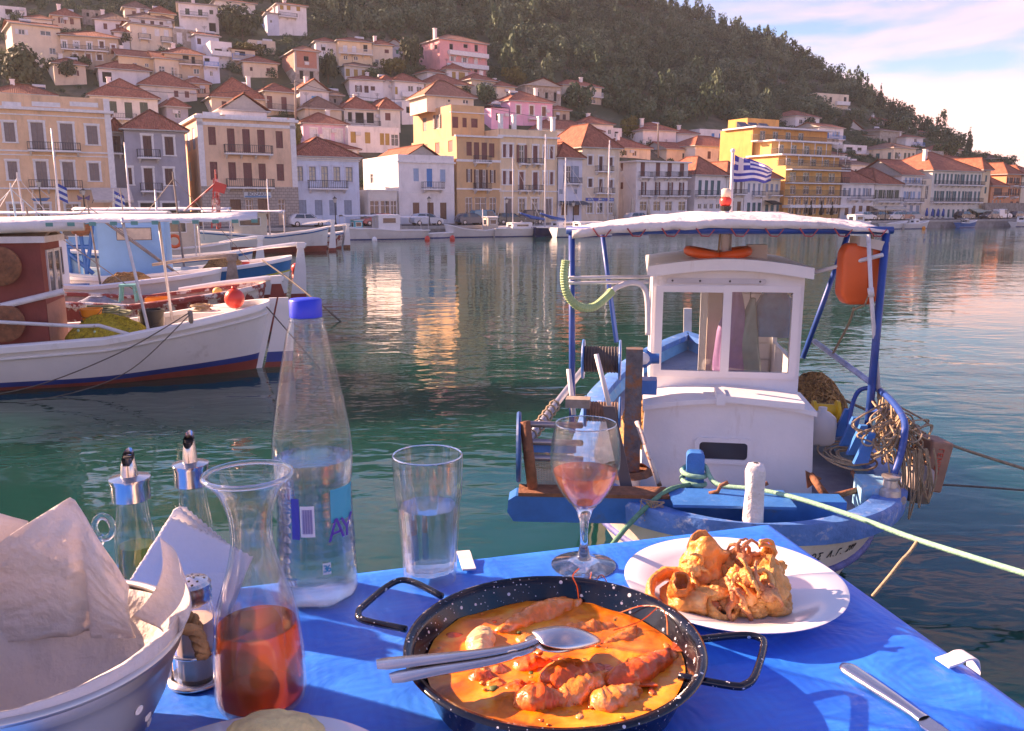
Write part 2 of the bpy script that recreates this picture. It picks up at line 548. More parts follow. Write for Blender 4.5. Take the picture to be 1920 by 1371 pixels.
def lobes_pine():
    out=[]
    for i in range(9):
        z=0.28+0.7*i/8; sp=0.5*(1.1-(z-0.28)) ; a=i*2.4+rng.random()
        out.append((sp*0.7*math.cos(a),sp*0.7*math.sin(a),z,0.13+0.14*(1.05-z)))
    return out
def lobes_cypress():
    return [(rng.uniform(-.02,.02),rng.uniform(-.02,.02),0.04+0.95*i/13,0.02+0.075*math.sin(math.pi*min(1,(0.16+0.84*i/13)) ** 0.8)) for i in range(14)]
def mesh_quads(name,V,tone,material,parent=None,smooth=False):
    n=len(V); me=bpy.data.meshes.new(name)
    me.vertices.add(n*4); me.loops.add(n*4); me.polygons.add(n)
    me.vertices.foreach_set('co',V.reshape(-1).astype(np.float32))
    me.loops.foreach_set('vertex_index',np.arange(n*4,dtype=np.int32))
    me.polygons.foreach_set('loop_start',np.arange(0,n*4,4,dtype=np.int32))
    at=me.attributes.new('tone','FLOAT','FACE'); at.data.foreach_set('value',np.clip(tone,0,1).astype(np.float32))
    me.materials.append(material); me.update(calc_edges=True); me.validate()
    return new_obj(name,me,parent)
PROTO=[crown_proto(420,lobes_round(8),0.075) for _ in range(6)]
PROTO_P=[crown_proto(300,lobes_pine(),0.075) for _ in range(4)]
def transform(V,pos,sx,sz,a):
    ca,sa=math.cos(a),math.sin(a)
    X=V[...,0] *ca-V[...,1] *sa; Y=V[...,0] *sa+V[...,1] *ca
    return np.stack([X*sx+pos[0],Y*sx+pos[1],V[...,2] *sz+pos[2]],-1)
TOWN_TOP=[(-600,-60),(0,-25),(330,-12),(410,2),(520,4),(580,48),(640,66),(760,76),(800,66),(915,84),(960,152),(1060,180),(1140,214),(1200,236),(1300,252),(1460,232),(1535,230),(1620,236),(1680,246),(1740,258),(1800,280),(1920,326),(2600,350)]
TREE_CELL={}
def scatter(n,px_rng,accept,r0,r1,mind):
    """random tree places on the hillside, kept apart"""
    out=[]; tries=0
    while len(out) < n and tries < n*14:
        tries += 1
        px=rng.uniform(*px_rng); rr,y0,yr,zr=terrain_col(px)
        Y=lerp(y0,yr*1.01,rng.random() ** 0.8)
        p=V3((rr*Y,Y,terrain_z(px,Y)))
        x,y=project(p)
        s=rng.uniform(r0,r1)
        if not accept(x,y,p): continue
        key=(int(p.x // mind),int(p.y // mind))
        if TREE_CELL.get(key,0) >= 1: continue
        TREE_CELL[key] =1
        out.append((p,s))
    return out
def wood_mask(x,y,p):
    if any((p.xy-q.xy).length < r for q,r in HOUSE_SPOTS): return False
    if y > interp(TOWN_TOP,x) or x < -200 or x > 2050: return False
    # stony clearings high on the slope
    return mnoise.noise(V3((p.x*0.022,p.y*0.03,9.0))) < 0.22 or rng.random() < 0.4
def single_tree(name,label,px,py,hpx,wpx,kind='round',group=None,leaf=None,n=900,p=None):
    """one tree standing on the hillside at a photo pixel: tapered trunk with limbs, leafy crown"""
    p=p or hill(px,py)
    dist=(p-CAM).dot(FWD)
    hgt=hpx*dist/FPX; wid=wpx*dist/FPX/2
    t=thing(name,label,'tree',p,group)
    lob={'round': lambda: lobes_round(10),'pine': lobes_pine,'cypress': lobes_cypress}[kind]()
    size={'round': 0.075,'pine': 0.055,'cypress': 0.03}[kind]
    V,tone=crown_proto(n,lob,size,0.6 if kind == 'cypress' else 0)
    sx=wid/{'round': 0.9,'pine': 0.55,'cypress': 0.11}[kind]
    if kind == 'cypress':
        V=V.copy()
    V=transform(V,(0,0,0),sx,hgt/1.0 if kind != 'cypress' else hgt/1.05,rng.uniform(0,6.28))
    mesh_quads('crown',V,tone*0.6+rng.uniform(0,0.3),leaf or {'round': M_DARKLEAF,'pine': M_PINE,'cypress': M_DARKLEAF}[kind],t)
    b=MB(); rt=max(0.12,hgt*0.028)
    top=0.9 if kind != 'round' else 0.55
    b.tube([(0,0,-0.5),(rt*.3,0,hgt*0.2),(-rt*.4,rt*.3,hgt*top*0.6),(0,0,hgt*top)],[rt,rt*0.8,rt*0.5,rt*0.15],7)
    if kind != 'cypress':
        for i in range(5):
            a=i*1.3+rng.random(); z0=hgt*rng.uniform(0.25,0.5)
            b.tube([(0,0,z0),(wid*.35*math.cos(a),wid*.35*math.sin(a),z0+hgt*.12),(wid*.65*math.cos(a),wid*.65*math.sin(a),z0+hgt*.2)],[rt*.45,rt*.3,rt*.1],5)
    b.build('trunk',M_TRUNK,t,local=True)
    return t

# ================================================================== TOWN
def stucco(name,col,dirt=None):
    col=tuple(min(.84,c*1.1) for c in col); return mat('stucco '+name,col,0.9,var=0.12,scale=0.5,bump=0.15,bscale=8,dirt=dirt or tuple(c*0.62 for c in col),dscale=0.9,dlo=0.5,dhi=0.78,streak=.22)
WALL={k: stucco(k,c) for k,c in dict(
    white=(0.74,0.70,0.69),cream=(0.72,0.60,0.46),yellow=(0.76,0.50,0.31),paleyellow=(0.73,0.56,0.37),peach=(0.74,0.50,0.34),
    grey=(0.36,0.35,0.40),lilac=(0.60,0.62,0.72),pink=(0.74,0.36,0.36),rose=(0.72,0.40,0.56),mauve=(0.66,0.46,0.58),tan=(0.55,0.42,0.30),
    hotel=(0.70,0.40,0.14),hoteldeep=(0.66,0.33,0.10),orange=(0.70,0.30,0.16),offwhite=(0.68,0.64,0.58),sand=(0.60,0.50,0.38),blueish=(0.58,0.64,0.76)).items()}
WALL['ochre'] =stucco('ochre',(0.60,0.38,0.20),(0.38,0.30,0.24))
def stone_material(name,c0,c1,sx=3.0,mortar=(0.42,0.38,0.34),brick=False,rs=0.35):
    m,n,l=nodes_of(name)
    b=n['Principled BSDF']; b.inputs['Roughness'].default_value=0.95
    tc=n.new('ShaderNodeTexCoord')
    sp=n.new('ShaderNodeSeparateXYZ'); l.new(tc.outputs['Object'],sp.inputs[0])
    ad=n.new('ShaderNodeMath'); l.new(sp.outputs['X'],ad.inputs[0]); l.new(sp.outputs['Y'],ad.inputs[1])
    cb=n.new('ShaderNodeCombineXYZ'); l.new(ad.outputs[0],cb.inputs['X']); l.new(sp.outputs['Z'],cb.inputs['Y'])
    if brick:
        t=n.new('ShaderNodeTexBrick'); t.inputs['Scale'].default_value=sx; t.inputs['Color1'].default_value=(*c0,1); t.inputs['Color2'].default_value=(*c1,1)
        t.inputs['Mortar'].default_value=(*mortar,1); t.inputs['Mortar Size'].default_value=0.03; t.inputs['Row Height'].default_value=rs; t.inputs['Brick Width'].default_value=0.7
        l.new(cb.outputs[0],t.inputs['Vector']); l.new(t.outputs['Color'],b.inputs['Base Color'])
        bp=n.new('ShaderNodeBump'); bp.inputs['Strength'].default_value=0.5; bp.inputs['Distance'].default_value=0.03; bp.invert=True
        l.new(t.outputs['Fac'],bp.inputs['Height']); l.new(bp.outputs[0],b.inputs['Normal'])
    else:
        t=n.new('ShaderNodeTexVoronoi'); t.inputs['Scale'].default_value=sx; l.new(cb.outputs[0],t.inputs['Vector'])
        r=n.new('ShaderNodeValToRGB'); r.color_ramp.elements[0].color=(*c0,1); r.color_ramp.elements[1].color=(*c1,1)
        l.new(t.outputs['Color'],r.inputs['Fac']); l.new(r.outputs['Color'],b.inputs['Base Color'])
        bp=n.new('ShaderNodeBump'); bp.inputs['Strength'].default_value=0.5; bp.inputs['Distance'].default_value=0.06; bp.invert=True
        l.new(t.outputs['Distance'],bp.inputs['Height']); l.new(bp.outputs[0],b.inputs['Normal'])
    MATS[name] =m
    return m
WALL['stone'] =stone_material('rubble stone',(0.30,0.25,0.20),(0.52,0.46,0.40),2.2)
WALL['darkstone'] =stone_material('dark rubble stone',(0.20,0.17,0.15),(0.40,0.34,0.29),2.2)
WALL['brick'] =stone_material('red hollow brick',(0.50,0.20,0.14),(0.42,0.17,0.12),1.6,(0.40,0.34,0.30),True)
WALL['ashlar'] =stone_material('ashlar stone',(0.50,0.42,0.36),(0.40,0.34,0.30),1.1,(0.22,0.19,0.17),True,0.36)
def tile_material(name,c0,c1):
    m,n,l=nodes_of(name)
    b=n['Principled BSDF']; b.inputs['Roughness'].default_value=0.9
    uv=n.new('ShaderNodeUVMap'); uv.uv_map='tiles'
    sp=n.new('ShaderNodeSeparateXYZ'); l.new(uv.outputs[0],sp.inputs[0])
    s=n.new('ShaderNodeMath'); s.operation='MULTIPLY'; s.inputs[1].default_value=2*math.pi/0.24; l.new(sp.outputs['X'],s.inputs[0])
    w=n.new('ShaderNodeMath'); w.operation='SINE'; l.new(s.outputs[0],w.inputs[0])
    fr=n.new('ShaderNodeMath'); fr.operation='FRACT'
    dv=n.new('ShaderNodeMath'); dv.operation='MULTIPLY'; dv.inputs[1].default_value=1/0.36; l.new(sp.outputs['Y'],dv.inputs[0]); l.new(dv.outputs[0],fr.inputs[0])
    ad=n.new('ShaderNodeMath'); ad.operation='MULTIPLY_ADD'; ad.inputs[1].default_value=0.5; l.new(w.outputs[0],ad.inputs[0]); l.new(fr.outputs[0],ad.inputs[2])
    bp=n.new('ShaderNodeBump'); bp.inputs['Strength'].default_value=1.0; bp.inputs['Distance'].default_value=0.07
    l.new(ad.outputs[0],bp.inputs['Height']); l.new(bp.outputs[0],b.inputs['Normal'])
    # each tile its own fired tone
    fx=n.new('ShaderNodeMath'); fx.operation='FLOOR'; d2=n.new('ShaderNodeMath'); d2.operation='MULTIPLY'; d2.inputs[1].default_value=1/0.24
    l.new(sp.outputs['X'],d2.inputs[0]); l.new(d2.outputs[0],fx.inputs[0])
    fy=n.new('ShaderNodeMath'); fy.operation='FLOOR'; l.new(dv.outputs[0],fy.inputs[0])
    cb=n.new('ShaderNodeCombineXYZ'); l.new(fx.outputs[0],cb.inputs[0]); l.new(fy.outputs[0],cb.inputs[1])
    wn_=n.new('ShaderNodeTexWhiteNoise'); wn_.noise_dimensions='3D'; l.new(cb.outputs[0],wn_.inputs['Vector'])
    no=n.new('ShaderNodeTexNoise'); no.inputs['Scale'].default_value=0.6; no.inputs['Detail'].default_value=5; l.new(uv.outputs[0],no.inputs['Vector'])
    av=n.new('ShaderNodeMath'); av.operation='MULTIPLY_ADD'; av.inputs[1].default_value=0.45; l.new(wn_.outputs['Value'],av.inputs[0]);
    nn=n.new('ShaderNodeMath'); nn.operation='MULTIPLY'; nn.inputs[1].default_value=0.7; l.new(no.outputs['Fac'],nn.inputs[0]); l.new(nn.outputs[0],av.inputs[2])
    r=n.new('ShaderNodeValToRGB'); r.color_ramp.elements[0].color=(*c0,1); r.color_ramp.elements[0].position=0.2; r.color_ramp.elements[1].color=(*c1,1); r.color_ramp.elements[1].position=0.9
    l.new(av.outputs[0],r.inputs['Fac']); l.new(r.outputs['Color'],b.inputs['Base Color'])
    return m
TILE={'red': tile_material('roof tiles',(0.24,0.075,0.045),(0.54,0.19,0.11)),'brown': tile_material('old brown roof tiles',(0.17,0.09,0.065),(0.36,0.20,0.14)),
        'fresh': tile_material('fresh orange roof tiles',(0.36,0.15,0.09),(0.58,0.27,0.17))}
def paint(name,c,r=0.55): return mat('paint '+name,c,r,var=0.12,scale=3)
PAINT={k: paint(k,c) for k,c in dict(white=(0.76,0.74,0.74),brown=(0.17,0.055,0.05),darkbrown=(0.10,0.04,0.035),green=(0.06,0.09,0.06),teal=(0.04,0.13,0.15),blue=(0.04,0.22,0.55),skyblue=(0.12,0.42,0.75),
    paleblue=(0.30,0.42,0.60),greyblue=(0.26,0.32,0.42),mustard=(0.42,0.27,0.06),taupe=(0.22,0.17,0.16),wood=(0.20,0.10,0.06),black=(0.02,0.02,0.022),grey=(0.30,0.30,0.31),emerald=(0.04,0.26,0.15),concrete=(0.42,0.40,0.38)).items()}
M_PANE=mat('window glass',(0.035,0.045,0.055),0.06,var=0.3,scale=1.0,spec=0.9)
M_LITPANE=mat('lit curtained glass',(0.55,0.52,0.40),0.15,var=0.2,scale=4)  # pale colour stands for light in the curtained windows
M_DARK=mat('painted hollow shade',(0.02,0.018,0.018),0.9)  # near-black colour stands for the shade inside openings and holes
M_IRON=mat('wrought iron',(0.05,0.05,0.055),0.6)
M_IRONW=mat('white iron',(0.6,0.6,0.62),0.6)
HOUSE_SPOTS=[]
UPZ=V3((0,0,1))

def wall_openings(b,O,A,L,z0,z1,ops,inward,m=0,rev=0.16):
    """wall face along A from O with rectangular openings and their reveals"""
    xs=sorted({0.0,L,*[v for o in ops for v in o[:2]]}); zs=sorted({z0,z1,*[v for o in ops for v in o[2:4]]})
    xs=[x for x in xs if 0 <= x <= L]; zs=[z for z in zs if z0 <= z <= z1]
    P=lambda s,z,d=0: V3((O.x,O.y,0)) +A*s+V3((0,0,z)) +inward*d
    for i in range(len(xs) -1):
        for k in range(len(zs) -1):
            cx,cz=(xs[i] +xs[i+1]) /2,(zs[k] +zs[k+1]) /2
            if any(o[0] < cx < o[1] and o[2] < cz < o[3] for o in ops): continue
            b.quad(P(xs[i],zs[k]),P(xs[i+1],zs[k]),P(xs[i+1],zs[k+1]),P(xs[i],zs[k+1]),m)
    for s0,s1,a,c in [o[:4] for o in ops]:
        b.quad(P(s0,a),P(s0,c),P(s0,c,rev),P(s0,a,rev),m); b.quad(P(s1,c),P(s1,a),P(s1,a,rev),P(s1,c,rev),m)
        b.quad(P(s0,c),P(s1,c),P(s1,c,rev),P(s0,c,rev),m); b.quad(P(s1,a),P(s0,a),P(s0,a,rev),P(s1,a,rev),m)

def window(root,O,A,inward,op,kind,color,trim=None):
    """one window or door in an opening: surround or frame, with panes or shutters as sub-parts"""
    s0,s1,a,c=op[:4]; up=V3((0,0,1)); w,h=s1-s0,c-a
    P=lambda s,z,d=0.0: V3((O.x,O.y,0)) +A*s+V3((0,0,z)) +inward*d
    bar=lambda b,x0,x1,za,zb,d0,d1,m=0: b.box(P(x0,za,d0),A*(x1-x0),inward*(d1-d0),up*(zb-za),m)
    k=kind.lower(); f=MB(); t=0.07
    if trim:                                        # raised surround
        q=0.17; e=0.05
        bar(f,s0-q,s0,a,c,-e,0.02,0); bar(f,s1,s1+q,a,c,-e,0.02,0); bar(f,s0-q-.04,s1+q+.04,c,c+q*1.2,-e-.02,0.02,0)
        bar(f,s0-q-0.06,s1+q+0.06,a-0.12,a,-e-0.06,0.02,0)
    fm=trim or PAINT.get(color,PAINT['white'])
    if k in 'gol':
        fm2=PAINT['white'] if k != 'l' else PAINT['greyblue']
        bar(f,s0,s0+t,a,c,.06,.13,1); bar(f,s1-t,s1,a,c,.06,.13,1); bar(f,s0,s1,c-t,c,.06,.129,1); bar(f,s0,s1,a,a+t,.06,.129,1)
        bar(f,(s0+s1) /2-.035,(s0+s1) /2+.035,a,c,.07,.128,1)
        if h > 1.2:
            for z in ([a+h*.66] if k != 'l' else [a+h*.33,a+h*.66]): bar(f,s0,s1,z-.025,z+.025,.075,.127,1)
    else:
        fm2=fm
        bar(f,s0,s0+.05,a,c,.03,.14,1); bar(f,s1-.05,s1,a,c,.03,.14,1); bar(f,s0,s1,c-.05,c,.03,.139,1)
    o=f.build('door' if k == 'd' else 'window',[fm,fm2],root)
    if k in 'golh':
        p=MB(); n=2 if w > 0.7 and k != 'h' else 1
        for i in range(n): p.quad(P(s0+w*i/n,a,.15),P(s0+w*(i+1) /n,a,.15),P(s0+w*(i+1) /n,c,.15),P(s0+w*i/n,c,.15))
        p.build('pane' if k != 'h' else 'opening_shade',M_LITPANE if k == 'l' else (M_DARK if k == 'h' else M_PANE),o)  # unglazed openings get a flat dark sheet for the unlit room
    if k in 'sd':
        for i in range(2):
            p=MB(); x0=s0+.05+(w-.1) *i/2; x1=x0+(w-.1) /2-0.012
            bar(p,x0,x1,a+.02,c-.05,.07,.11)
            if k == 's':
                ns=max(4,int(h/0.22))
                for q in range(ns):
                    z=a+.1+(h-.25) *q/ns; p.quad(P(x0+.05,z,.05),P(x1-.05,z,.05),P(x1-.05,z+(h-.25) /ns*.8,.069),P(x0+.05,z+(h-.25) /ns*.8,.069))
            else:
                bar(p,x0+.08,x1-.08,a+.15,a+h*.4,.05,.0699); bar(p,x0+.08,x1-.08,a+h*.48,c-.2,.05,.0698)
            p.build('shutter' if k == 's' else 'door_leaf',PAINT[color],o)
    if k == 'o':
        for sgn in (-1,1):
            p=MB(); x0=s0-w*.5-(.02 if not trim else .02) if sgn < 0 else s1+.02; x1=x0+w*.48
            bar(p,x0,x1,a,c,-.13 if trim else -.06,-.08 if trim else -.01)
            ns=max(4,int(h/.25))
            for q in range(ns):
                z=a+.08+(h-.16) *q/ns; p.quad(P(x0+.05,z,-.16),P(x1-.05,z,-.16),P(x1-.05,z+(h-.16) /ns*.8,-.135),P(x0+.05,z+(h-.16) /ns*.8,-.135))
            p.build('shutter',PAINT[color],o)
    return o

def make_roof(root,kind,O,A,L,N,D,z,h,over=0.45,tile='red',m=None,chim=None):
    """roof over the rectangle O + A*[0,L] + N*[0,D] at height z"""
    b=MB(); up=V3((0,0,1)); tm=m or TILE[tile]
    P=lambda s,t,q: V3((O.x,O.y,0)) +A*s+N*t+up*q
    def slope(pts,e0,e1):
        """one tiled slope: pts, eave edge from pts[e0] to pts[e1] gives the tile direction"""
        ex=(pts[e1] -pts[e0]).normalized(); nr=(pts[1] -pts[0]).cross(pts[2] -pts[0]).normalized(); ey=nr.cross(ex)
        b.poly(pts,0,[((p-pts[e0]).dot(ex),(p-pts[e0]).dot(ey)) for p in pts])
    a0,a1,d0,d1=-over,L+over,-over,D+over
    c=[P(a0,d0,z),P(a1,d0,z),P(a1,d1,z),P(a0,d1,z)]
    if kind == 'hip':
        w,dd=a1-a0,d1-d0
        if w >= dd: r0,r1=P(a0+dd/2,(d0+d1) /2,z+h),P(a1-dd/2,(d0+d1) /2,z+h)
        else: r0,r1=P((a0+a1) /2,d0+w/2,z+h),P((a0+a1) /2,d1-w/2,z+h)
        if w >= dd:
            slope([c[0],c[1],r1,r0],0,1); slope([c[2],c[3],r0,r1],0,1); slope([c[1],c[2],r1],0,1); slope([c[3],c[0],r0],0,1)
            ridge=[(c[0],r0),(c[3],r0),(r0,r1),(c[1],r1),(c[2],r1)]
        else:
            slope([c[0],c[1],r0],0,1); slope([c[2],c[3],r1],0,1); slope([c[1],c[2],r1,r0],0,1); slope([c[3],c[0],r0,r1],0,1)
            ridge=[(c[0],r0),(c[1],r0),(r0,r1),(c[3],r1),(c[2],r1)]
    elif kind == 'gable':          # ridge along the facade
        r0,r1=P(a0,(d0+d1) /2,z+h),P(a1,(d0+d1) /2,z+h)
        slope([c[0],c[1],r1,r0],0,1); slope([c[2],c[3],r0,r1],0,1); ridge=[(r0,r1)]
        for q,s in ((a0+over,0),(a1-over,1)): b.poly([P(q,0,z),P(q,D,z),P(q,D/2,z+h*.92)],1)
    elif kind == 'front':          # gable faces the water
        r0,r1=P((a0+a1) /2,d0,z+h),P((a0+a1) /2,d1,z+h)
        slope([c[1],c[2],r1,r0],0,1); slope([c[3],c[0],r0,r1],0,1); ridge=[(r0,r1)]
        for q in (0,D): b.poly([P(0,q,z),P(L,q,z),P(L/2,q,z+h*.92)],1)
    elif kind == 'shed':
        t0,t1=P(a1,d1,z+h),P(a0,d1,z+h)
        slope([c[0],c[1],t0,t1],0,1); ridge=[]
    if kind != 'shed':
        k=0.02
        b.box(c[0] -up*.14,c[1] -c[0],c[3] -c[0],up*.135,1)      # eaves boards and soffit
    for p,q in ridge: b.tube([p+up*.02,q+up*.02],0.11,5,2,cap=False)
    wallm=root.get('_w')
    o=b.build('roof',[tm,PAINT['concrete'] if not m else m,TILE[tile]],root)
    for (fs,ft) in chim or []:
        q=MB(); p=P(L*fs,D*ft,z); hh=h*0.8+0.9
        q.box(p,A*.6,N*.6,up*hh); q.box(p-A*.08-N*.08+up*hh,A*.76,N*.76,up*.12)
        q.build('chimney',WALL['white'],o)
    return o

def balcony(root,O,A,inward,s0,s1,z,h,rail='iron',proj=0.85,brackets=True,slabm=None):
    up=V3((0,0,1)); out=-inward
    P=lambda s,d,q: V3((O.x,O.y,0)) +A*s+out*d+up*q
    b=MB(); b.box(P(s0,0.004,z-.16),A*(s1-s0),out*proj,up*.16)
    if brackets:
        n=max(2,int((s1-s0) /1.6) +1)
        for i in range(n):
            s=s0+.15+(s1-s0-.5) *i/(n-1)
            b.prism([P(s,0.003,z-.16),P(s,proj*.75,z-.16),P(s,proj*.6,z-.32),P(s,0.003,z-.6)],A*.18)
    o=b.build('balcony',slabm or PAINT['white'],root)
    r=MB(); e=.04
    if rail == 'solid':
        r.box(P(s0,proj-.1,z),A*(s1-s0),out*.1,up*h); r.box(P(s0,0.005,z),A*.1,out*(proj-.1),up*h); r.box(P(s1-.1,0.005,z),A*.1,out*(proj-.1),up*h)
        r.build('parapet',slabm or PAINT['white'],o)
    else:
        m=M_IRONW if rail == 'white' else (PAINT['blue'] if rail == 'blue' else M_IRON)
        for zz in (z+h-.05,z+.08):
            r.box(P(s0,proj-e,zz),A*(s1-s0),out*e,up*.05); r.box(P(s0,0,zz),A*e,out*(proj-e),up*.05); r.box(P(s1-e,0,zz),A*e,out*(proj-e),up*.05)
        n=max(3,int((s1-s0) /.22))
        for i in range(n+1): r.box(P(s0+(s1-s0-.035) *i/n,proj-e+.003,z),A*.035,out*.03,up*(h-.02))
        for d in np.arange(.1,proj-.1,.24):
            r.box(P(s0+.004,d,z),A*.03,out*.03,up*(h-.02)); r.box(P(s1-.034,d,z),A*.03,out*.03,up*(h-.02))
        r.build('railing',m,o)
    return o

def house(label,x0,x1,yt,yb=None,wall='white',D=8.0,roof=('hip',1.6),wins=(),balc=(),v=None,ang=0.0,side=(),grp=None,trim=None,name='house',cat='house',tile='red',chim=(),cornice=None,over=0.45,found=4.0,parapet=None,plinth=None,base=None,wallm=None):
    """a house standing where the photograph shows its front: x0..x1 and yt (eaves), yb (foot on the hillside) in photo pixels"""
    xm=(x0+x1) /2; up=V3((0,0,1))
    A=(Matrix.Rotation(R(ang),3,'Z') @ QU).normalized(); N=V3((-A.y,A.x,0))
    if base is not None: p=V3(base)
    elif v is not None: p=at_plane(xm,400,qp(0,v,0),QN); p.z=ZQ
    else: p=hill(xm,yb)
    zb=p.z
    pl=at_plane(x0,yt,p,N); pr=at_plane(x1,yt,p,N)
    O=V3((pl.x,pl.y,0)); L=(V3((pr.x,pr.y,0)) -O).dot(A)
    zt=at_plane(xm,yt,p,N).z
    root=thing(name,label,cat,(O.x,O.y,zb),grp)
    HOUSE_SPOTS.append((O+A*L/2+N*D/2,max(L,D) *.62))
    zlow=zb-(found if v is None else 0.05)
    toS=lambda px,py,o=O,a=A,n=N: ((lambda q: ((V3((q.x,q.y,0)) -o).dot(a),q.z))(at_plane(px,py,o+up*zb,n)))
    def rows(spec,o,a,n,LL):
        out=[]
        for row in spec:
            kind,color,ya,ybb,wpx,xs=row[:6]
            tr=row[6] if len(row) > 6 else None
            if not isinstance(xs,(list,tuple)): xs=[xs]
            _,zc=toS(xs[0],ya,o,a,n); _,za=toS(xs[0],ybb,o,a,n)
            for x in xs:
                sa,_=toS(x-wpx/2,ya,o,a,n); sb,_=toS(x+wpx/2,ya,o,a,n)
                if sb < sa: sa,sb=sb,sa
                sa,sb=max(sa,0.05),min(sb,LL-.05)
                if sb-sa < .15: continue
                kd='o' if kind == 's' and len(xs) > 1 and rng.random() < .17 and 'closed' not in label and sb-sa < 1.5 else kind
                out.append((sa,sb,max(za,zlow+.1),min(zc,zt-.05),kd,color,tr))
        return out
    ops=rows(wins,O,A,N,L)
    sops=rows(side,O,N,-A,D) if side else []
    b=MB()
    zw=zt
    wall_openings(b,O,A,L,zlow,zw,ops,N)
    wall_openings(b,O,N,D,zlow,zw,sops,A)          # side facing the harbour mouth
    P=lambda s,t,q: O+A*s+N*t+up*q
    b.quad(P(L,0,zlow),P(L,D,zlow),P(L,D,zw),P(L,0,zw)); b.quad(P(L,D,zlow),P(0,D,zlow),P(0,D,zw),P(L,D,zw))
    flat=roof and roof[0] == 'flat'
    if flat:
        hh=roof[1]
        b.quad(P(0,0,zw-hh),P(L,0,zw-hh),P(L,D,zw-hh),P(0,D,zw-hh),1)
        for q in [(0,0,L,.2),(0,D-.2,L,.2)]: b.box(P(q[0],q[1] +.002,zw-hh),A*q[2],N*(q[3] -.004),up*hh*.998)
        for q in (0,L-.2): b.box(P(q+.002,.2,zw-hh),A*.196,N*(D-.4),up*hh*.997)
    else:
        b.quad(P(0,0,zw),P(L,0,zw),P(L,D,zw),P(0,D,zw),1)
    wm=wallm or WALL[wall]
    b.build('wall',[wm,PAINT['concrete']],root)
    if roof and not flat: make_roof(root,roof[0],O,A,L,N,D,zw+.15,roof[1] *((1.45 if v is not None else 1.25) if roof[0] != 'shed' else 1),over,tile,chim=chim)
    for o in ops: window(root,O,A,N,o,o[4],o[5],WALL[o[6]] if o[6] else (PAINT['white'] if trim else None))
    for o in sops: window(root,O,N,A,o,o[4],o[5],PAINT['white'] if trim else None)
    for bx0,bx1,ys,yr,rail in balc:
        s0,z=toS(bx0,ys); s1,_=toS(bx1,ys); _,z2=toS(bx0,yr)
        balcony(root,O,A,N,max(.02,s0),min(L-.02,s1),z,max(.7,z2-z),rail)
    if cornice:
        for y,hgt,pr_ in cornice:
            c=MB()
            _,z=toS(xm,y); c.box(P(-pr_,-pr_,z),A*(L+2*pr_),N*(D+2*pr_) if pr_ > .3 else N*(pr_-.002),up*hgt)
            c.build('cornice',PAINT['white'],root)
    root_info=dict(root=root,O=O,A=A,N=N,L=L,D=D,zb=zb,zt=zt,P=P,toS=toS)
    return root_info

# ---------------------------------------------------------------- waterfront, from the yellow mansion to the far end
FV=9.1
G_W='houses along the waterfront'
def wf(label,x0,x1,yt,**k):
    k.setdefault('v',FV); k.setdefault('grp',G_W)
    return house(label,x0,x1,yt,None,**k)

i1=wf('yellow neoclassical mansion with white trim and two long iron balconies',-75,203,178,wall='yellow',D=12,roof=('flat',.9),trim=1,
   wins=[('s','taupe',229,266,22,[16,171]),('s','taupe',229,281,25,[68,123]),('s','taupe',302,337,20,[22,175]),('s','taupe',302,351,22,[76,126]),('g','white',382,410,26,[28,80,135]),('s','taupe',229,266,22,[-38]),('s','taupe',302,337,20,[-36])],
   balc=[(52,151,281,266,'iron'),(55,155,352,337,'iron')],cornice=[(207,.28,.35),(217,.12,.08),(285,.15,.08),(292,.1,.06),(355,.14,.08)])
# parapet panels and corner pilaster of the yellow mansion
q=MB()
for xa,xb in [(-60,-10),(4,40),(60,113),(131,184)]:
    s0,z0=i1['toS'](xa,199); s1,_=i1['toS'](xb,199); q.box(i1['P'](s0,-.04,z0),i1['A'] *(s1-s0),i1['N'] *.039,V3((0,0,.45)))
for s in (-.03,i1['L'] -.55): q.box(i1['P'](s,-.09,ZQ),i1['A'] *.58,i1['N'] *.0899,V3((0,0,i1['zt'] -ZQ-.02)))
q.build('stucco_moulding',PAINT['white'],i1['root'])
i2=wf('grey rendered house with white window surrounds and red hip roof',232,346,246,wall='grey',D=9,roof=('hip',1.6),trim=1,
   wins=[('s','darkbrown',256,291,18,[316]),('s','darkbrown',254,294,18,[275]),('s','darkbrown',314,346,17,[238.5,316]),('s','darkbrown',315,357,18,[277]),('d','black',380,410,30,[277,318])],
   balc=[(257,300,295,280,'iron'),(263,304,358,343,'iron')])
wf('low grey wing with a recessed balcony joining the grey house to the yellow mansion',204,231,250,wall='grey',D=8,roof=('hip',1.0),v=FV+1.5,wins=[('d','darkbrown',255,285,16,[217])],balc=[(206,230,287,272,'iron')])
i3=wf('peach mansion with closed brown shutters above a stone ground floor',368,552,217,wall='peach',D=12,roof=('flat',.8),v=FV-.6,
   wins=[('s','brown',238,272,14,[396.5]),('s','brown',241,285,14,[432,460.5,488.5]),('s','brown',246,278,13,[523]),('s','brown',303.5,337.5,14,[400,434.5]),('s','brown',305.5,349,16,[463.5]),('s','brown',307,338.5,13.5,[491,525]),
         ('d','wood',372,412,20,[441,493]),('g','blue',374,408,12,[466]),('g','white',374,400,13,[527])],
   side=[('s','paleblue',245,285,5,[352,362]),('s','paleblue',305,340,5,[355])],
   balc=[(420,509,287,271,'iron'),(424,512,351,335,'iron')],cornice=[(226,.3,.35),(238,.35,.07)])
q=MB(); zs=i3['toS'](460,350)[1]
ops3=[]
for xa,xb,ya in [(430,451,374),(459,473,374),(482,504,373),(520,534,374),(395,412,374)]:
    s0,z1=i3['toS'](xa,ya); s1,_=i3['toS'](xb,ya); ops3.append((s0,s1,ZQ+.02,z1))
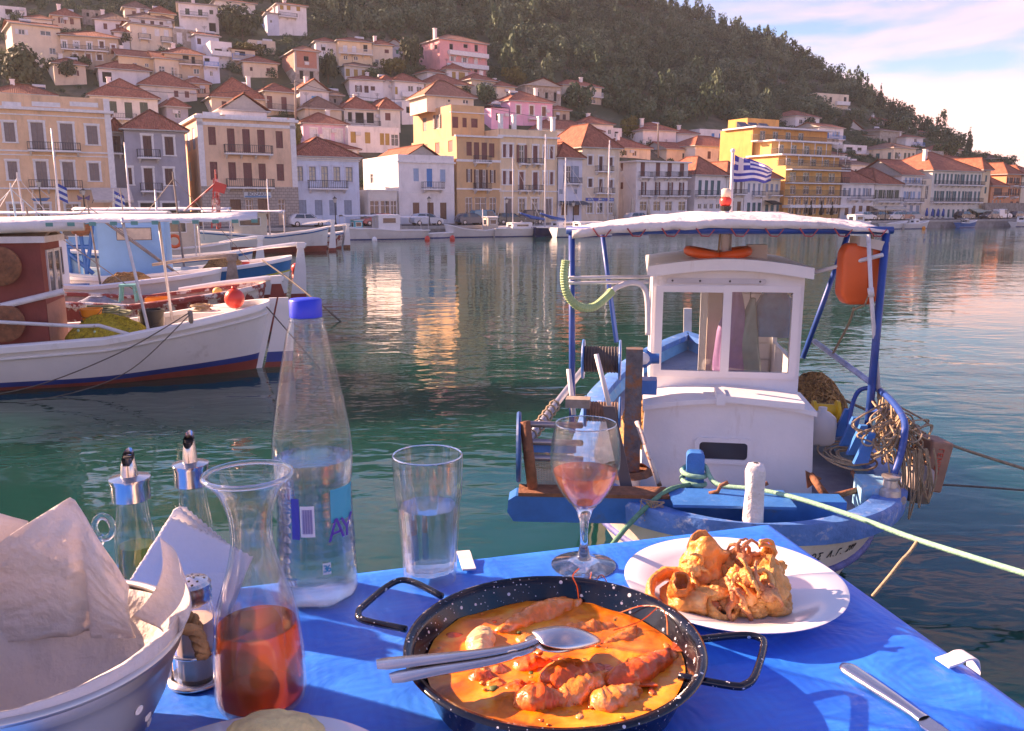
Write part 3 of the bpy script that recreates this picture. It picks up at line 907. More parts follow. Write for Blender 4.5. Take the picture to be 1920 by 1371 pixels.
wall_openings(q,i3['P'](0,-.16,0),i3['A'],i3['L'],ZQ-.05,zs,ops3,i3['N'])
q.quad(i3['P'](0,-.16,ZQ),i3['P'](0,-.16,zs),i3['P'](0,0,zs),i3['P'](0,0,ZQ)); q.quad(i3['P'](0,-.16,zs),i3['P'](i3['L'],-.16,zs),i3['P'](i3['L'],0,zs),i3['P'](0,0,zs)); q.quad(i3['P'](i3['L'],-.16,ZQ),i3['P'](i3['L'],-.16,zs),i3['P'](i3['L'],0,zs),i3['P'](i3['L'],0,ZQ))
q.build('stone_ground_floor',WALL['ashlar'],i3['root'])
q=MB()
for s in (-.02,i3['L'] -.6): q.box(i3['P'](s,-.07,zs+.01),i3['A'] *.62,i3['N'] *.0695,V3((0,0,i3['zt'] -zs-.03)))
for xa,xb,y in [(380,412,214),(422,500,219),(508,538,224)]:
    s0,z0=i3['toS'](xa,y); s1,_=i3['toS'](xb,y); q.box(i3['P'](s0,-.03,z0-.25),i3['A'] *(s1-s0),i3['N'] *.0295,V3((0,0,.5)))
q.build('stucco_moulding',PAINT['white'],i3['root'])
s0,z1=i3['toS'](456,360); s1,z0=i3['toS'](508,371)
sg=thing('shop_sign','pale shop sign reading BOZAKIS above the stone arches','sign',i3['P'](s0,-.2,z0))
q=MB(); q.box(i3['P'](s0,-.26,z0),i3['A'] *(s1-s0),i3['N'] *.08,V3((0,0,z1-z0)))
q.build('board',paint('sign pale',(0.55,0.60,0.66)),sg)
text_mesh('lettering','BOZAKIS',(z1-z0) *.82,i3['P']((s0+s1) /2,-.275,lerp(z0,z1,.62)),i3['A'],(0,0,1),PAINT['black'],sg,squeeze=1.05)
q=MB(); q.box(i3['P'](s0+.1,-.275,z0+.04),i3['A'] *(s1-s0-.2),i3['N'] *.0148,V3((0,0,(z1-z0) *.24))); q.build('stripe',paint('sign blue',(0.1,0.25,0.45)),sg)
wf('pale lilac-blue house with five grey-framed lit windows and long balcony',553,672,296,wall='blueish',D=10,roof=('hip',1.7),trim=None,
   wins=[('l','greyblue',312,340,13,[561,585],'lilac'),('l','greyblue',312,352,13,[608],'lilac'),('l','greyblue',313,341,13,[631,654],'lilac'),('d','greyblue',375,404,14,[567,597,624,652])],
   balc=[(577,649,353,338,'iron')],cornice=[(299,.18,.2),(302,.1,.1)])
i5=wf('white house with bright blue door, blue shutters and small balcony',746,851,291,wall='white',D=13,roof=('flat',.6),
   wins=[('s','paleblue',316,340,10,[780]),('s','blue',316.5,351,10.5,[805]),('s','paleblue',318,341,10,[830]),('d','wood',380,412,12,[780,807,831])],
   side=[('g','white',326,344,6,[697])],balc=[(790,829,354,341,'iron')],cornice=[(306,.2,.18),(362,.08,.05)])
make_roof(i5['root'],'front',i5['P'](1,1.2,0),i5['A'],i5['L'] -2,i5['N'],i5['D'] -1.4,i5['zt'] -.55,1.9)
wf('low white shop with wide glazed front beside the white house',690,744,356,wall='offwhite',D=5,roof=('flat',.3),v=FV-.8,wins=[('g','darkbrown',376,405,18,[702,722,741])],cornice=[(358,.15,.15)])
i6=wf('weathered ochre corner building with brown shutters and grey shopfront piers',856,938,256,wall='ochre',D=15,roof=('flat',.5),cornice=[(258,.22,.3),(304,.3,.06),(356,.2,.1)],
   wins=[('s','brown',266,292,10,[879.5]),('s','brown',267,303,10,[893.5,908]),('s','brown',269,295.5,10,[922]),('o','darkbrown',317,342,5,[879.5]),('o','darkbrown',318,354,6,[895,908]),('o','darkbrown',319,343,5,[923.5]),('g','grey',370,405,13,[879,924]),('g','grey',370,405,22,[901])],
   side=[('s','brown',270,291,8,[797.5,820,844.5])],balc=[(887,917,304,292,'iron'),(887,917,355,343,'iron')])
i6b=house('ochre set-back top storey with cream parapet above the corner building',846,908,198,None,wall='ochre',D=13,roof=('flat',.9),base=i6['P'](i6['L'] *.5,4.0,i6['zt'] -.3),found=0.2,grp=G_W,
   wins=[('s','brown',219,240,11,[853.5]),('s','brown',221,239,8,[871]),('s','brown',222.5,239.5,12,[889.5])],side=[('s','taupe',220,246,7,[796,820])],cornice=[(213,.12,.25)])
house('small cream rooftop cottage with pink-red hip roof above the ochre building',800,888,183,None,wall='cream',D=6,roof=('hip',1.9),base=i6b['P'](i6b['L'] *.1,5.0,i6b['zt'] -.2),found=.3,grp=G_W,wins=[('g','white',187,195,11,[873]),('h','grey',187,191,4,[842])],tile='fresh')
i7=wf('tall pale yellow town house with four white urn columns on its parapet',937,1045,244,wall='paleyellow',D=11,roof=('flat',.9),trim=1,
   wins=[('s','brown',270,295,7,[946,958]),('s','brown',272,305,9.5,[978,1004]),('s','brown',274,297,6.5,[1022,1034.5]),('s','brown',320,346,7,[946,958]),('s','brown',322,356,9.5,[978,1004]),('s','brown',322,346,6.5,[1022,1034.5]),('d','taupe',372,404,13,[953.5,1028]),('g','taupe',372,398,12,[979,1003])],
   balc=[(971,990,307,297,'iron'),(997,1014,307,297,'iron'),(971,990,357,347,'iron'),(997,1014,357,347,'iron')],cornice=[(259,.25,.3),(360,.15,.12)])
q=MB()
for x in (940,965,1013,1038):
    q=MB()
    s,z=i7['toS'](x,244); q.box(i7['P'](s-.25,-.05,i7['zt']),i7['A'] *.5,i7['N'] *.5,V3((0,0,1.7))); q.box(i7['P'](s-.33,-.12,i7['zt'] +1.7),i7['A'] *.66,i7['N'] *.64,V3((0,0,.15)))
    q.build('parapet_column',PAINT['white'],i7['root'])
wf('narrow pale blue house between the yellow and the cream town houses',1047,1092,298,wall='lilac',D=9,roof=('hip',1.5),wins=[('s','greyblue',311,343,9,[1066,1081]),('s','greyblue',355,364,6,[1052,1079]),('d','wood',382,404,12,[1058,1080])],balc=[(1058,1086,344,333,'iron')])
i9=wf('cream three-storey house with red hip roof and blue shop sign',1092,1162,279,wall='cream',D=11,roof=('hip',2.4),trim=1,
   wins=[('s','darkbrown',292,309,8,[1107]),('s','darkbrown',293,321,7.5,[1127]),('s','darkbrown',295,311,7,[1146]),('s','darkbrown',334.5,351,8,[1107]),('s','darkbrown',335.5,361,7.5,[1127]),('s','darkbrown',337,352,7,[1146]),('g','white',380,400,11,[1106,1125,1145])],
   balc=[(1115,1145,321,311,'iron'),(1113,1147,362,352,'iron')])
s0,z1=i9['toS'](1098,371); s1,z0=i9['toS'](1150,377.5)
sg=thing('shop_sign','long blue shop sign with pale marks on the cream house','sign',i9['P'](s0,-.1,z0))
q=MB(); q.box(i9['P'](s0,-.12,z0),i9['A'] *(s1-s0),i9['N'] *.1,V3((0,0,z1-z0))); q.build('board',paint('sign royal blue',(0.05,0.10,0.42)),sg)
for f_ in (.17,.56,.88):
    for k in range(4): q=MB(); q.box(i9['P'](lerp(s0,s1,f_) +(k-2) *.22,-.135,z0+.12),i9['A'] *.15,i9['N'] *.0148,V3((0,0,(z1-z0) *.5))); q.build('sign_mark',paint('sign cream',(.7,.65,.5)) if k < 2 else paint('sign aqua',(.15,.4,.6)),sg)
wf('white three-storey house with brown balcony doors and single balconies',1194,1291,302,wall='white',D=12,roof=('flat',.25),
   wins=[('s','brown',304.5,331,8,[1205.5,1234,1256,1279]),('o','brown',341,366,4.5,[1207,1233,1257,1278]),('g','wood',377.5,396,13.5,[1206.5,1232,1254,1279])],
   side=[('s','brown',306,321,5,[1166]),('s','brown',342,355,5,[1166])],
   balc=[(x,x+22,y,y-10,'iron') for y in (332,367) for x in (1197,1226,1249,1270)],cornice=[(305,.2,.4)])
wf('white house with teal arched shutters above a yellow ground floor',1304,1362,330,wall='white',D=9,roof=('hip',2.0),wins=[('s','teal',338,366,6,[1313,1325,1336,1348]),('g','teal',382,392,7,[1312,1323,1334,1346])],balc=[(1294,1361,366,357,'iron')])
wf('white house beside the flag with narrow arched windows and stone lintels',1363,1396,334,wall='offwhite',D=9,roof=('hip',1.7),wins=[('s','taupe',341,362,5,[1369,1380,1390]),('d','wood',378,400,7,[1372,1386])],balc=[(1374,1395,364,357,'iron')])
wf('white house with three slim dark windows seen under the flag',1397,1431,338,wall='white',D=9,roof=('hip',1.5),wins=[('s','greyblue',344,361,4.5,[1404.5]),('s','greyblue',344,366,4.5,[1414,1424]),('d','teal',380,402,6,[1404,1414,1424])],balc=[(1409,1428,367,359,'iron')])
wf('cream house with arched windows and black awning against the yellow hotel',1432,1464,337,wall='cream',D=9,roof=('hip',1.2),wins=[('s','greyblue',345,360,5,[1438.5,1447.5,1457]),('d','teal',384,404,6,[1438,1448,1459])],balc=[(1440,1461,366,358,'iron')])
# --- the stepped yellow hotel
ih=wf('big yellow stepped hotel with rows of long white balconies',1474,1578,312,wall='hotel',D=10,roof=('flat',.2),name='hotel',cat='hotel',
   wins=[('g','white',323,340,12,[1487,1512,1536,1560]),('g','white',348,364,11,[1487,1512,1536,1560]),('g','darkbrown',369,384,11,[1483,1497,1511,1525,1541,1555,1568]),('g','darkbrown',389,402,11,[1483,1497,1511,1525,1541,1555,1568])])
P_,L_,A_,N_=ih['P'],ih['L'],ih['A'],ih['N']
zslabs=[ih['toS'](1500,y)[1] for y in (368,343,318)]
for z in zslabs: balcony(ih['root'],P_(0,0,0),A_,N_,.02,L_+.8,z,1.0,'iron',1.3,False)
q=MB(); z=ih['toS'](1500,388)[1]; q.box(P_(-.4,-1.6,z-.15),A_*(L_+2),N_*1.58,UPZ*.45); q.build('canopy',PAINT['white'],ih['root'])
hz,back=ih['zt'],0.0
for k,(yt_,setb,x0_,x1_,col) in enumerate([(294,3.2,1460,1574,'hotel'),(268,6.4,1447,1560,'hotel'),(244,10.0,1412,1552,'hoteldeep')]):
    pl=at_plane(x0_,yt_,P_(0,setb,0),N_); pr=at_plane(x1_,yt_,P_(0,setb,0),N_)
    o2=V3((pl.x,pl.y,0)); l2=(V3((pr.x,pr.y,0)) -o2).dot(A_)
    z2=(pl.z+pr.z) /2
    xs_=[(x0_+18+i*24) for i in range(4)]
    ops=[]
    for x in xs_:
        a=at_plane(x-5,yt_+10,o2,N_); c=at_plane(x+5,yt_+10,o2,N_); s0=(a-o2).dot(A_); s1=(c-o2).dot(A_)
        if s1 < l2: ops.append((s0,s1,hz+.1,hz+(z2-hz) *.8))
    q=MB(); PP=lambda s,t,z: o2+A_*s+N_*t+UPZ*z
    DD=8.0
    wall_openings(q,o2,A_,l2,hz-.2,z2,ops,N_)
    q.quad(PP(0,0,ZQ),PP(0,DD,ZQ),PP(0,DD,z2),PP(0,0,z2)); q.quad(PP(l2,0,hz-.2),PP(l2,DD,hz-.2),PP(l2,DD,z2),PP(l2,0,z2)); q.quad(PP(0,0,z2),PP(l2,0,z2),PP(l2,DD,z2),PP(0,DD,z2),1); q.quad(PP(0,DD,ZQ),PP(l2,DD,ZQ),PP(l2,DD,z2),PP(0,DD,z2))
    q.build('upper_storey',[WALL[col],PAINT['concrete']],ih['root'])
    for o in ops: window(ih['root'],o2,A_,N_,o,'g','white')
    balcony(ih['root'],o2,A_,N_,-.4,l2+1.2,hz+.02,1.0,'iron',1.6,False)
    q=MB()                                     # roof edge slab and pergola posts
    q.box(PP(-.5,-1.2,z2),A_*(l2+1.0),N_*(DD+.2),UPZ*.25)
    q.build('roof_slab',PAINT['white'],ih['root'])
    if k < 2:
        q=MB()
        for i in range(6):
            q.box(PP(.2+(l2-.4) *i/5,-1.5,hz),A_*.09,N_*.09,UPZ*(z2-hz))
        q.build('pergola',PAINT['white'],ih['root'])
    hz=z2+.25
q=MB()
for i in range(3):
    a=PP(1.5+i*2.6,4,hz); q.prism([a,a+N_*1.6,a+N_*1.6+UPZ*1.3],A_*2.1)
q.build('solar_panel',mat('solar panel',(0.05,0.06,0.09),0.2),ih['root'])
q=MB(); q.box(PP(l2*.35,8,hz),A_*8,N_*5,UPZ*2.4); q.build('lift_house',WALL['hoteldeep'],ih['root'])
wf('low white house with six narrow shutters and a dark name board',1579,1640,345,wall='white',D=9,roof=('hip',2.2),trim=None,wins=[('s','greyblue',352.5,368,4.5,[1584,1593.5,1603,1612,1620.5,1629]),('d','wood',386,404,7,[1588,1601,1614,1628])],balc=[(1588,1607,374,366,'iron'),(1615,1634,374,366,'iron')])
wf('white house with six dark green shutters and plants along its balcony',1641,1690,347,wall='offwhite',D=9,roof=('hip',2.0),wins=[('s','green',356,372,4.5,[1645.5,1653,1661,1669,1676.5,1684]),('g','wood',388,403,9,[1649,1663,1679])],balc=[(1640,1690,378,370,'iron')])
wf('white three-storey house with two long balconies and tan gable wall',1691,1730,330,wall='white',D=10,roof=('gable',2.0),wins=[('s','paleblue',333,343,4,[1699,1707,1715,1724]),('s','paleblue',359,374,4.5,[1697,1705,1714,1724]),('d','greyblue',385,406,6,[1697,1709,1721])],balc=[(1693,1729,346,339,'iron'),(1693,1728,379,372,'iron')])
wf('large white building with two rows of twelve dark green doors',1749,1842,322,wall='offwhite',D=13,roof=('hip',2.6),name='long_building',cat='building',trim=None,
   wins=[('s','teal',325.5,345,4.2,[1755+i*7.5 for i in range(12)]),('s','teal',358,377,4.2,[1754+i*7.5 for i in range(12)]),('d','teal',393,408,4,[1752+i*9 for i in range(10)])],balc=[(1752,1842,346,339,'iron'),(1743,1842,379,371,'iron')],chim=[(.2,.3),(.5,.5)])
wf('narrow cream stair wing glowing warm beside the large white building',1731,1748,336,wall='cream',D=9,roof=('flat',.3),wins=[('g','mustard',348,374,6,[1739])])
wf('slim yellow house just past the large white building',1843,1858,320,wall='paleyellow',D=10,roof=('hip',1.6),wins=[('s','teal',329,341,3.5,[1849.5]),('s','teal',351,363,3.5,[1848.5])])
wf('low orange house with a framed balcony window',1859,1886,350,wall='orange',D=9,roof=('hip',1.3),wins=[('s','darkbrown',353,366,15,[1872]),('g','wood',375,386,3,[1862,1869,1876])],balc=[(1862,1884,368,361,'iron')])
wf('tall orange house near the end of the waterfront',1888,1916,328,wall='orange',D=10,roof=('hip',1.6),wins=[('s','darkbrown',333,344,3.2,[1892,1898,1905,1911]),('s','darkbrown',354,366,3.2,[1892,1898,1905,1911]),('d','darkbrown',378,392,5,[1897,1908])],balc=[(1894,1903,348,343,'iron'),(1906,1915,349,344,'iron'),(1894,1903,369,364,'iron')])
wf('cream house at the very end of the waterfront',1917,1960,332,wall='cream',D=10,roof=('hip',1.6),wins=[('s','teal',340,352,4,[1922,1932,1942])])
q=MB(); pl=at_plane(1846,400,qp(0,FV-1.2,0),QN); pr=at_plane(1945,400,qp(0,FV-1.2,0),QN); L5=(pr-pl).dot(QU)
q.box(V3((pl.x,pl.y,ZQ)),QU*L5,QN*.5,V3((0,0,3.0)))
tag(q.build('retaining_wall',WALL['darkstone'],base=(pl.x,pl.y,ZQ)),'dark stone retaining wall below the orange houses','wall')

# ---------------------------------------------------------------- hillside houses
G_H='houses on the hillside'
def hh(label,x0,x1,yt,yb,wall='white',**k):
    k.setdefault('grp',G_H); k.setdefault('D',7.0); k.setdefault('roof',('hip',1.4)); k.setdefault('ang',rng.uniform(-9,9))
    if 'chim' not in k and k['roof'][0] != 'flat' and rng.random() < .5: k['chim'] =[(rng.uniform(.15,.8),rng.uniform(.25,.6))]
    i=house(label,x0,x1,yt,yb,wall,**k); P=i['P']; zr=i['zt'] +(0 if k['roof'][0] == 'flat' else k['roof'][1] *.8)
    if rng.random() < .55:
        a=P(i['L'] *rng.uniform(.2,.8),i['D'] *.5,zr); b=MB(); hh_=rng.uniform(1.2,2.2); b.tube([a-UPZ*.6,a+UPZ*hh_],.03,5)
        for q in range(4): b.box(a+UPZ*(hh_-.1-q*.12) -QU*(.5-q*.08),QU*(1-q*.16),QN*.03,UPZ*.03)
        b.build('aerial',M_IRON,i['root'])
    if rng.random() < .3:
        a=P(i['L'] *rng.uniform(.2,.7),i['D'] *.3,zr-.4); b=MB(); b.prism([a,a+QN*1.0+UPZ*1.0,a+QN*1.05+UPZ*.95,a+QN*.06-UPZ*.05],QU*1.6,0); b.tube([a+QN*1.1+UPZ*1.05-QU*.1,a+QN*1.1+UPZ*1.05+QU*1.7],.27,10,1); b.build('solar_heater',[mat('solar panel',(.05,.06,.09),.2),M_IRONW],i['root'])
    if rng.random() < .35:
        a=P(i['L'] *rng.uniform(.1,.9),-.02,lerp(i['zb'],i['zt'],.62)); b=MB(); b.box(a,QU*.8,-QN*.3,UPZ*.55); b.build('air_conditioner',M_IRONW,i['root'])
    return i
W_,Br,Db='white','brown','darkbrown'
hh('tall cream house with a downpipe and blue-white windows above the dark olive tree',21,112,49,118,'cream',roof=('gable',.9),D=9,wins=[('o',W_,55,65,12,[40]),('g',W_,58,67,20,[85]),('g',Db,90,102,12,[98])],side=[('g',W_,60,80,8,[8])])
hh('white terrace house under a broad blue awning high in the corner',-10,48,12,30,'white',roof=('flat',.2),wins=[('h','grey',17,27,14,[16]),('g',W_,18,29,8,[32])])
hh('tan two-storey house with a long balcony and striped awning',113,220,70,120,'tan',roof=('hip',1.2),D=8,trim=1,wins=[('g',W_,77,90,8,[120,143,167]),('s',Db,77,90,9,[190]),('s',Br,84,90,8,[212]),('s',Db,101,109,7,[141]),('s',Br,101,114,10,[165]),('s',Db,102,113,10,[186])],balc=[(114,204,92,84,'iron')])
hh('brown roofed house with two doors high behind the cream house',98,150,32,48,'sand',wins=[('s',Br,33,44,7,[116,134])])
hh('white house with two brown shutters below the hilltop scrub',177,240,39,62,'white',wins=[('s',Br,44,55,7,[197,220])],tile='brown')
hh('small cream house with a red roof among the highest on the hill',233,280,17,32,'cream',wins=[('s',Br,21,28,7,[251,268])],tile='brown')
hh('small yellow house with a red roof beside the three-storey white house',283,326,27,48,'paleyellow')
hh('white house with an air conditioner between two small dark windows',242,322,36,52,'white',wins=[('s',Db,38,44,7,[268,285,302])],tile='brown')
hh('cream house with white balcony doors and two small iron balconies',243,323,49,88,'cream',roof=('gable',.6),wins=[('s',W_,51,64,9,[270,311]),('s',W_,54,68,9,[294])],balc=[(259,281,72,63,'iron'),(301,322,78,69,'iron')])
hh('rough stone house with two white shutters',323,366,55,88,'stone',roof=('flat',.2),wins=[('s',W_,61,83,10,[336]),('s',W_,63,78,9.5,[354])])
hh('tall plain white house with three green windows under a thin roof',334,408,9,66,'white',D=8,roof=('gable',.7),wins=[('s','green',16,27,8,[351,375]),('s','green',19,27,7,[396]),('h','grey',43,60,13,[398])],balc=[(338,390,29,22,'iron')])
hh('small pale blue house with one brown window below the white block',367,410,68,98,'lilac',roof=('gable',.8),wins=[('s',Db,72,83,7,[373])])
hh('white house with a balustraded roof terrace and awning',394,434,78,124,'white',roof=('flat',.9),wins=[('h','grey',92,100,26,[415]),('g',W_,110,118,8,[408])],balc=[(396,432,103,97,'solid')])
hh('narrow lilac house with blue balcony panels',381,410,106,154,'lilac',roof=('flat',.2),wins=[('h','grey',109,116,10,[388]),('g',W_,133,143,6,[396])],balc=[(382,409,124,116,'blue')])
hh('dark-fronted house with a bright blue tarpaulin railing',434,478,94,124,'sand',roof=('shed',.6),wins=[('h','grey',96,104,20,[450])],balc=[(435,476,112,101,'blue')])
hh('ochre house under two long red roofs in the middle of the slope',308,380,103,152,'tan',roof=('hip',1.3),wins=[('h','grey',104,112,12,[348]),('h','grey',106,120,7,[362]),('g',W_,129,139,11,[368])],balc=[(336,379,120,113,'iron')])
hh('yellow house with a ridged red roof and a white-shuttered window',222,289,108,146,'paleyellow',roof=('gable',1.2),wins=[('g',W_,119,126,8,[275]),('g',W_,118,125,8,[253])])
hh('cream house with an awning and flower boxes on its balcony',290,344,112,154,'cream',roof=('gable',1.2),wins=[('g',W_,124,141,11,[303,326])],balc=[(291,340,145,137,'iron')])
hh('low house with white walls and two small pyramid roofs',184,280,132,158,'white',roof=('hip',1.5),wins=[('h','grey',135,155,18,[200])])
hh('large house with a broad hipped roof and dark green shutters',168,295,184,232,'offwhite',roof=('hip',2.6),D=12,ang=0,wins=[('s','green',190,211,14,[211]),('s','green',192,221,14,[240]),('s','green',192,216,15,[269])],balc=[(200,256,222,212,'iron')])
hh('pinkish house with a dormer behind the large hipped roof',262,368,164,190,'offwhite',roof=('hip',2.2),D=8,wins=[('s',Br,170,182,8,[330,350])])
hh('small slate-grey house with a patterned awning beside the peach mansion',312,352,202,232,'grey',roof=('hip',1.2),wins=[('g',W_,207,222,12,[333])])
hh('red-roofed house directly behind the peach mansion',396,498,186,214,'sand',roof=('hip',3.0),D=11,ang=0,wins=[('s',Db,190,204,9,[420,470])],chim=[(.75,.3)])
hh('house with two tall brown balcony doors and a satellite dish',497,554,174,212,'sand',roof=('hip',1.3),wins=[('s',Br,180,204,10,[505,532])],balc=[(494,553,205,194,'iron')])
hh('white gable house with two sky-blue shutters',562,616,171,208,'white',roof=('front',1.5),ang=4,wins=[('s','skyblue',180,195,9,[588.5]),('s','skyblue',182,196,8,[606])])
ib=hh('unfinished brick house with empty windows above a stone storey',552,596,97,163,'stone',roof=('hip',.9),D=9,ang=0,tile='fresh',wins=[('h','grey',105,115,10,[574]),('h','grey',132,148,8,[565,584])],side=[('h','grey',104,116,6,[528,543])])
q=MB(); zc=ib['toS'](574,128)[1]
for a,bb,dd in ((0,ib['L'],'f'),):
    s0,zz1=ib['toS'](569,105); s1,zz0=ib['toS'](579,115)
    wall_openings(q,ib['P'](0,-.03,0),ib['A'],ib['L'],zc,ib['zt'] -.02,[(s0,s1,zz0,zz1)],ib['N'],rev=.03)
    q.quad(ib['P'](-.03,0,zc),ib['P'](-.03,ib['D'],zc),ib['P'](-.03,ib['D'],ib['zt'] -.02),ib['P'](-.03,0,ib['zt'] -.02))
q.build('brick_infill',WALL['brick'],ib['root'])
q=MB()
for s in (-.06,ib['L'] -.3): q.box(ib['P'](s,-.06,zc-.3),ib['A'] *.36,ib['N'] *.3,V3((0,0,ib['zt'] -zc+.28)))
q.box(ib['P'](-.05,-.05,zc-.4),ib['A'] *(ib['L'] +.1),ib['N'] *.3,V3((0,0,.42)))
q.build('concrete_frame',PAINT['concrete'],ib['root'])
hh('cream cottage with two small windows left of the unfinished brick house',456,520,119,140,'cream',roof=('hip',1.2),wins=[('s',Db,126,133,5,[471]),('s',Br,128,138,7,[503])])
hh('old stone cottage with empty windows below the big tree',466,516,76,96,'sand',roof=('flat',.2),wins=[('h','grey',82,90,7,[486]),('h','grey',83,94,6,[497])])
hh('white house with orange shutters on top of the slope by the wood',520,574,11,62,'white',roof=('hip',.7),wins=[('s','mustard',10,18,7,[528]),('s','mustard',11,19,7,[541,559])],balc=[(520,556,30,24,'iron')])
hh('white houses row end peeking over the top of the big tree',404,478,5,24,'offwhite',roof=('hip',.8),wins=[('g',W_,8,14,12,[444])])
hh('narrow blue-white house stepping down beside the big tree',500,522,26,62,'lilac',roof=('gable',.6),wins=[('g',W_,37,43,5,[508])])
hh('long cream house with a roofed white veranda at the edge of the wood',634,697,79,122,'paleyellow',roof=('hip',1.0),ang=-4,wins=[('s',W_,85,97,8,[647,664]),('h','grey',84,97,8,[685]),('g',W_,104,112,8,[648,667])],balc=[(633,697,99,90,'white')])
hh('white wing with a sloping red roof at the end of the veranda house',592,633,80,104,'white',roof=('hip',.9),wins=[('h','grey',84,95,8,[606])])
hh('cream wing with a brown shutter next to the veranda house',698,736,86,122,'cream',roof=('hip',1.1),wins=[('s',Br,93,100,8,[725]),('g',W_,111,119,7,[707])])
hh('small white gable hut with a green window at the wood edge',724,755,86,106,'white',roof=('front',1.0),wins=[('s','emerald',91,101,5,[745])])
hh('low white house with brown shutters and a brown roof',646,704,126,146,'offwhite',roof=('hip',.9),tile='brown',wins=[('s','mustard',129,143,7.5,[652,667,682]),('s','mustard',130,142,9,[697])])
hh('white house with two dark windows and a red roof mid slope',655,718,151,186,'white',roof=('hip',.9),wins=[('o',Db,160,173,6,[672]),('s',Db,161,174,8,[687]),('s',Db,162,170,8,[699])],balc=[])
hh('white square bay house with a green water tank',718,738,152,184,'white',roof=('hip',.8))
hh('white house with an emerald green framed porch',740,795,155,190,'white',roof=('hip',1.5),wins=[('s','mustard',163,177,5,[743]),('g','emerald',161,172,10,[770,786])],balc=[(751,800,180,173,'solid')])
hh('cream house with a large red pyramid roof behind the palm',798,884,160,186,'cream',roof=('hip',2.0),D=9,wins=[('s','mustard',165,171,9,[865])])
ip=hh('tall pink apartment house with white balconies at the edge of the wood',824,913,79,146,'pink',roof=('hip',1.5),D=9,ang=6,tile='fresh',chim=[(.03,.3)],
   wins=[('h','grey',82,93,7,[846]),('h','grey',83,90,8,[873]),('h','grey',84,97,6.5,[893]),('o',W_,105,115,6,[848,871]),('s',W_,107,120,7,[892.5]),('s',Db,128,136,6,[892])],
   side=[('h','grey',84,92,5,[817])],balc=[(840,913,101,94,'solid'),(846,913,124,117,'solid')])
hh('small white house with mustard shutters below the pink apartment house',838,878,133,160,'white',roof=('hip',1.3),wins=[('s','mustard',135,149,7,[851]),('s','mustard',136,150,12,[866])])
hh('low white lean-to with a red roof beside the mustard shuttered house',801,836,138,156,'white',roof=('hip',.8))
hh('sand coloured house with a wide balcony window under a red roof',884,930,152,178,'sand',roof=('hip',1.3),wins=[('g','greyblue',154,165,17,[914])],balc=[(901,926,166,159,'white')],chim=[(.7,.4)])
hh('yellowish house with a small porch roof by the grey tree',931,966,164,186,'cream',roof=('hip',1.0),wins=[('g',W_,172,184,7,[953])])
hh('cream house with a deep shaded loggia and potted plants',645,712,207,240,'offwhite',roof=('hip',1.9),D=10,ang=0,wins=[('h','grey',210,228,8,[656]),('h','grey',211,231,16,[674]),('h','grey',211,231,14,[694])],balc=[(646,711,234,225,'iron')],chim=[(.5,.4)])
hh('cream gable-end bay with a brown shutter next to the loggia',713,750,207,246,'offwhite',roof=('hip',1.7),D=9,ang=0,wins=[('s',Br,212,226,10,[727])])
hh('white lower storey with mustard shutters and an air conditioner',652,748,238,284,'white',roof=('flat',.2),D=6,ang=0,wins=[('s','mustard',247,268,10,[662,689]),('s','mustard',250,272,8,[716,726]),('g',Db,252,274,14,[740])])
hh('lilac pink house with three white shuttered windows',568,650,234,272,'mauve',roof=('hip',1.6),D=8,ang=0,trim=1,wins=[('s',W_,241,264,12,[588,612,635])])
hh('low house with long dull red roofs behind the pale blue house',572,672,281,296,'sand',roof=('hip',1.3),ang=0,D=8)
hh('house with a long tan side roof rising behind the lilac pink one',572,640,206,238,'sand',roof=('hip',1.8),ang=0,D=8,tile='brown')
hh('bright rose pink house with three brown shutters',956,1036,192,238,'rose',roof=('hip',1.9),D=9,ang=0,wins=[('s','wood',197,214,8,[972]),('s','wood',198,217,8,[997]),('s','wood',200,218,8,[1020])],balc=[(989,1009,223,216,'white')],trim=1)
hh('half-built white stone house with a raw gable above the rose pink house',985,1052,162,196,'stone',roof=('front',1.2),wins=[('h','grey',172,184,6,[1008,1025]),('h','grey',173,190,6,[1041])])
hh('cream house with a white columned balcony below the scrub',1056,1128,163,196,'cream',roof=('hip',1.3),wins=[('s','wood',166,175,6,[1074]),('g',W_,164,175,8,[1096,1113]),('g',Db,187,194,10,[1112])],balc=[(1088,1128,180,172,'white')])
hh('long white house with dull red roof above the tall yellow town house',1010,1130,246,264,'white',roof=('hip',1.8),D=9,ang=0)
hh('white house with a red pyramid roof and roof terrace columns',1094,1150,234,262,'white',roof=('hip',1.4),wins=[('g','paleblue',243,252,6,[1143])])
hh('white blank-walled house with a solar water heater on its roof',1206,1268,246,290,'white',roof=('hip',1.5),D=9,ang=-6,wins=[('s','teal',270,282,6,[1221,1239])],chim=[(.15,.3)])
hh('white wing with small brown-shaded windows behind the solar heater house',1270,1308,252,284,'white',roof=('hip',.9),wins=[('h','grey',270,274,4,[1274,1285])],chim=[(.3,.3)])
hh('cream house with a glazed veranda and red shed roof',1250,1340,282,312,'cream',roof=('gable',1.2),D=8,ang=0,wins=[('g',W_,287,298,9,[1284,1294,1304]),('s',Br,290,299,6,[1329])])
hh('white house with bright blue shutters left of the yellow hotel',1312,1366,243,264,'white',roof=('flat',.2),wins=[('s','blue',250,261,5.5,[1337,1351])],balc=[(1312,1362,263,257,'iron')])
hh('white house with tall narrow windows and red hip roof behind the flag',1304,1392,276,324,'offwhite',roof=('hip',1.8),D=9,ang=0,wins=[('s','taupe',284,298,4,[1352,1360,1368]),('s',Db,284,298,6,[1330])],balc=[(1345,1375,305,298,'iron')])
hh('cream house with a grey sunblind under a red hip roof',1152,1220,279,300,'cream',roof=('hip',1.8),D=9,ang=0,wins=[('g',W_,282,292,8,[1172,1190])])
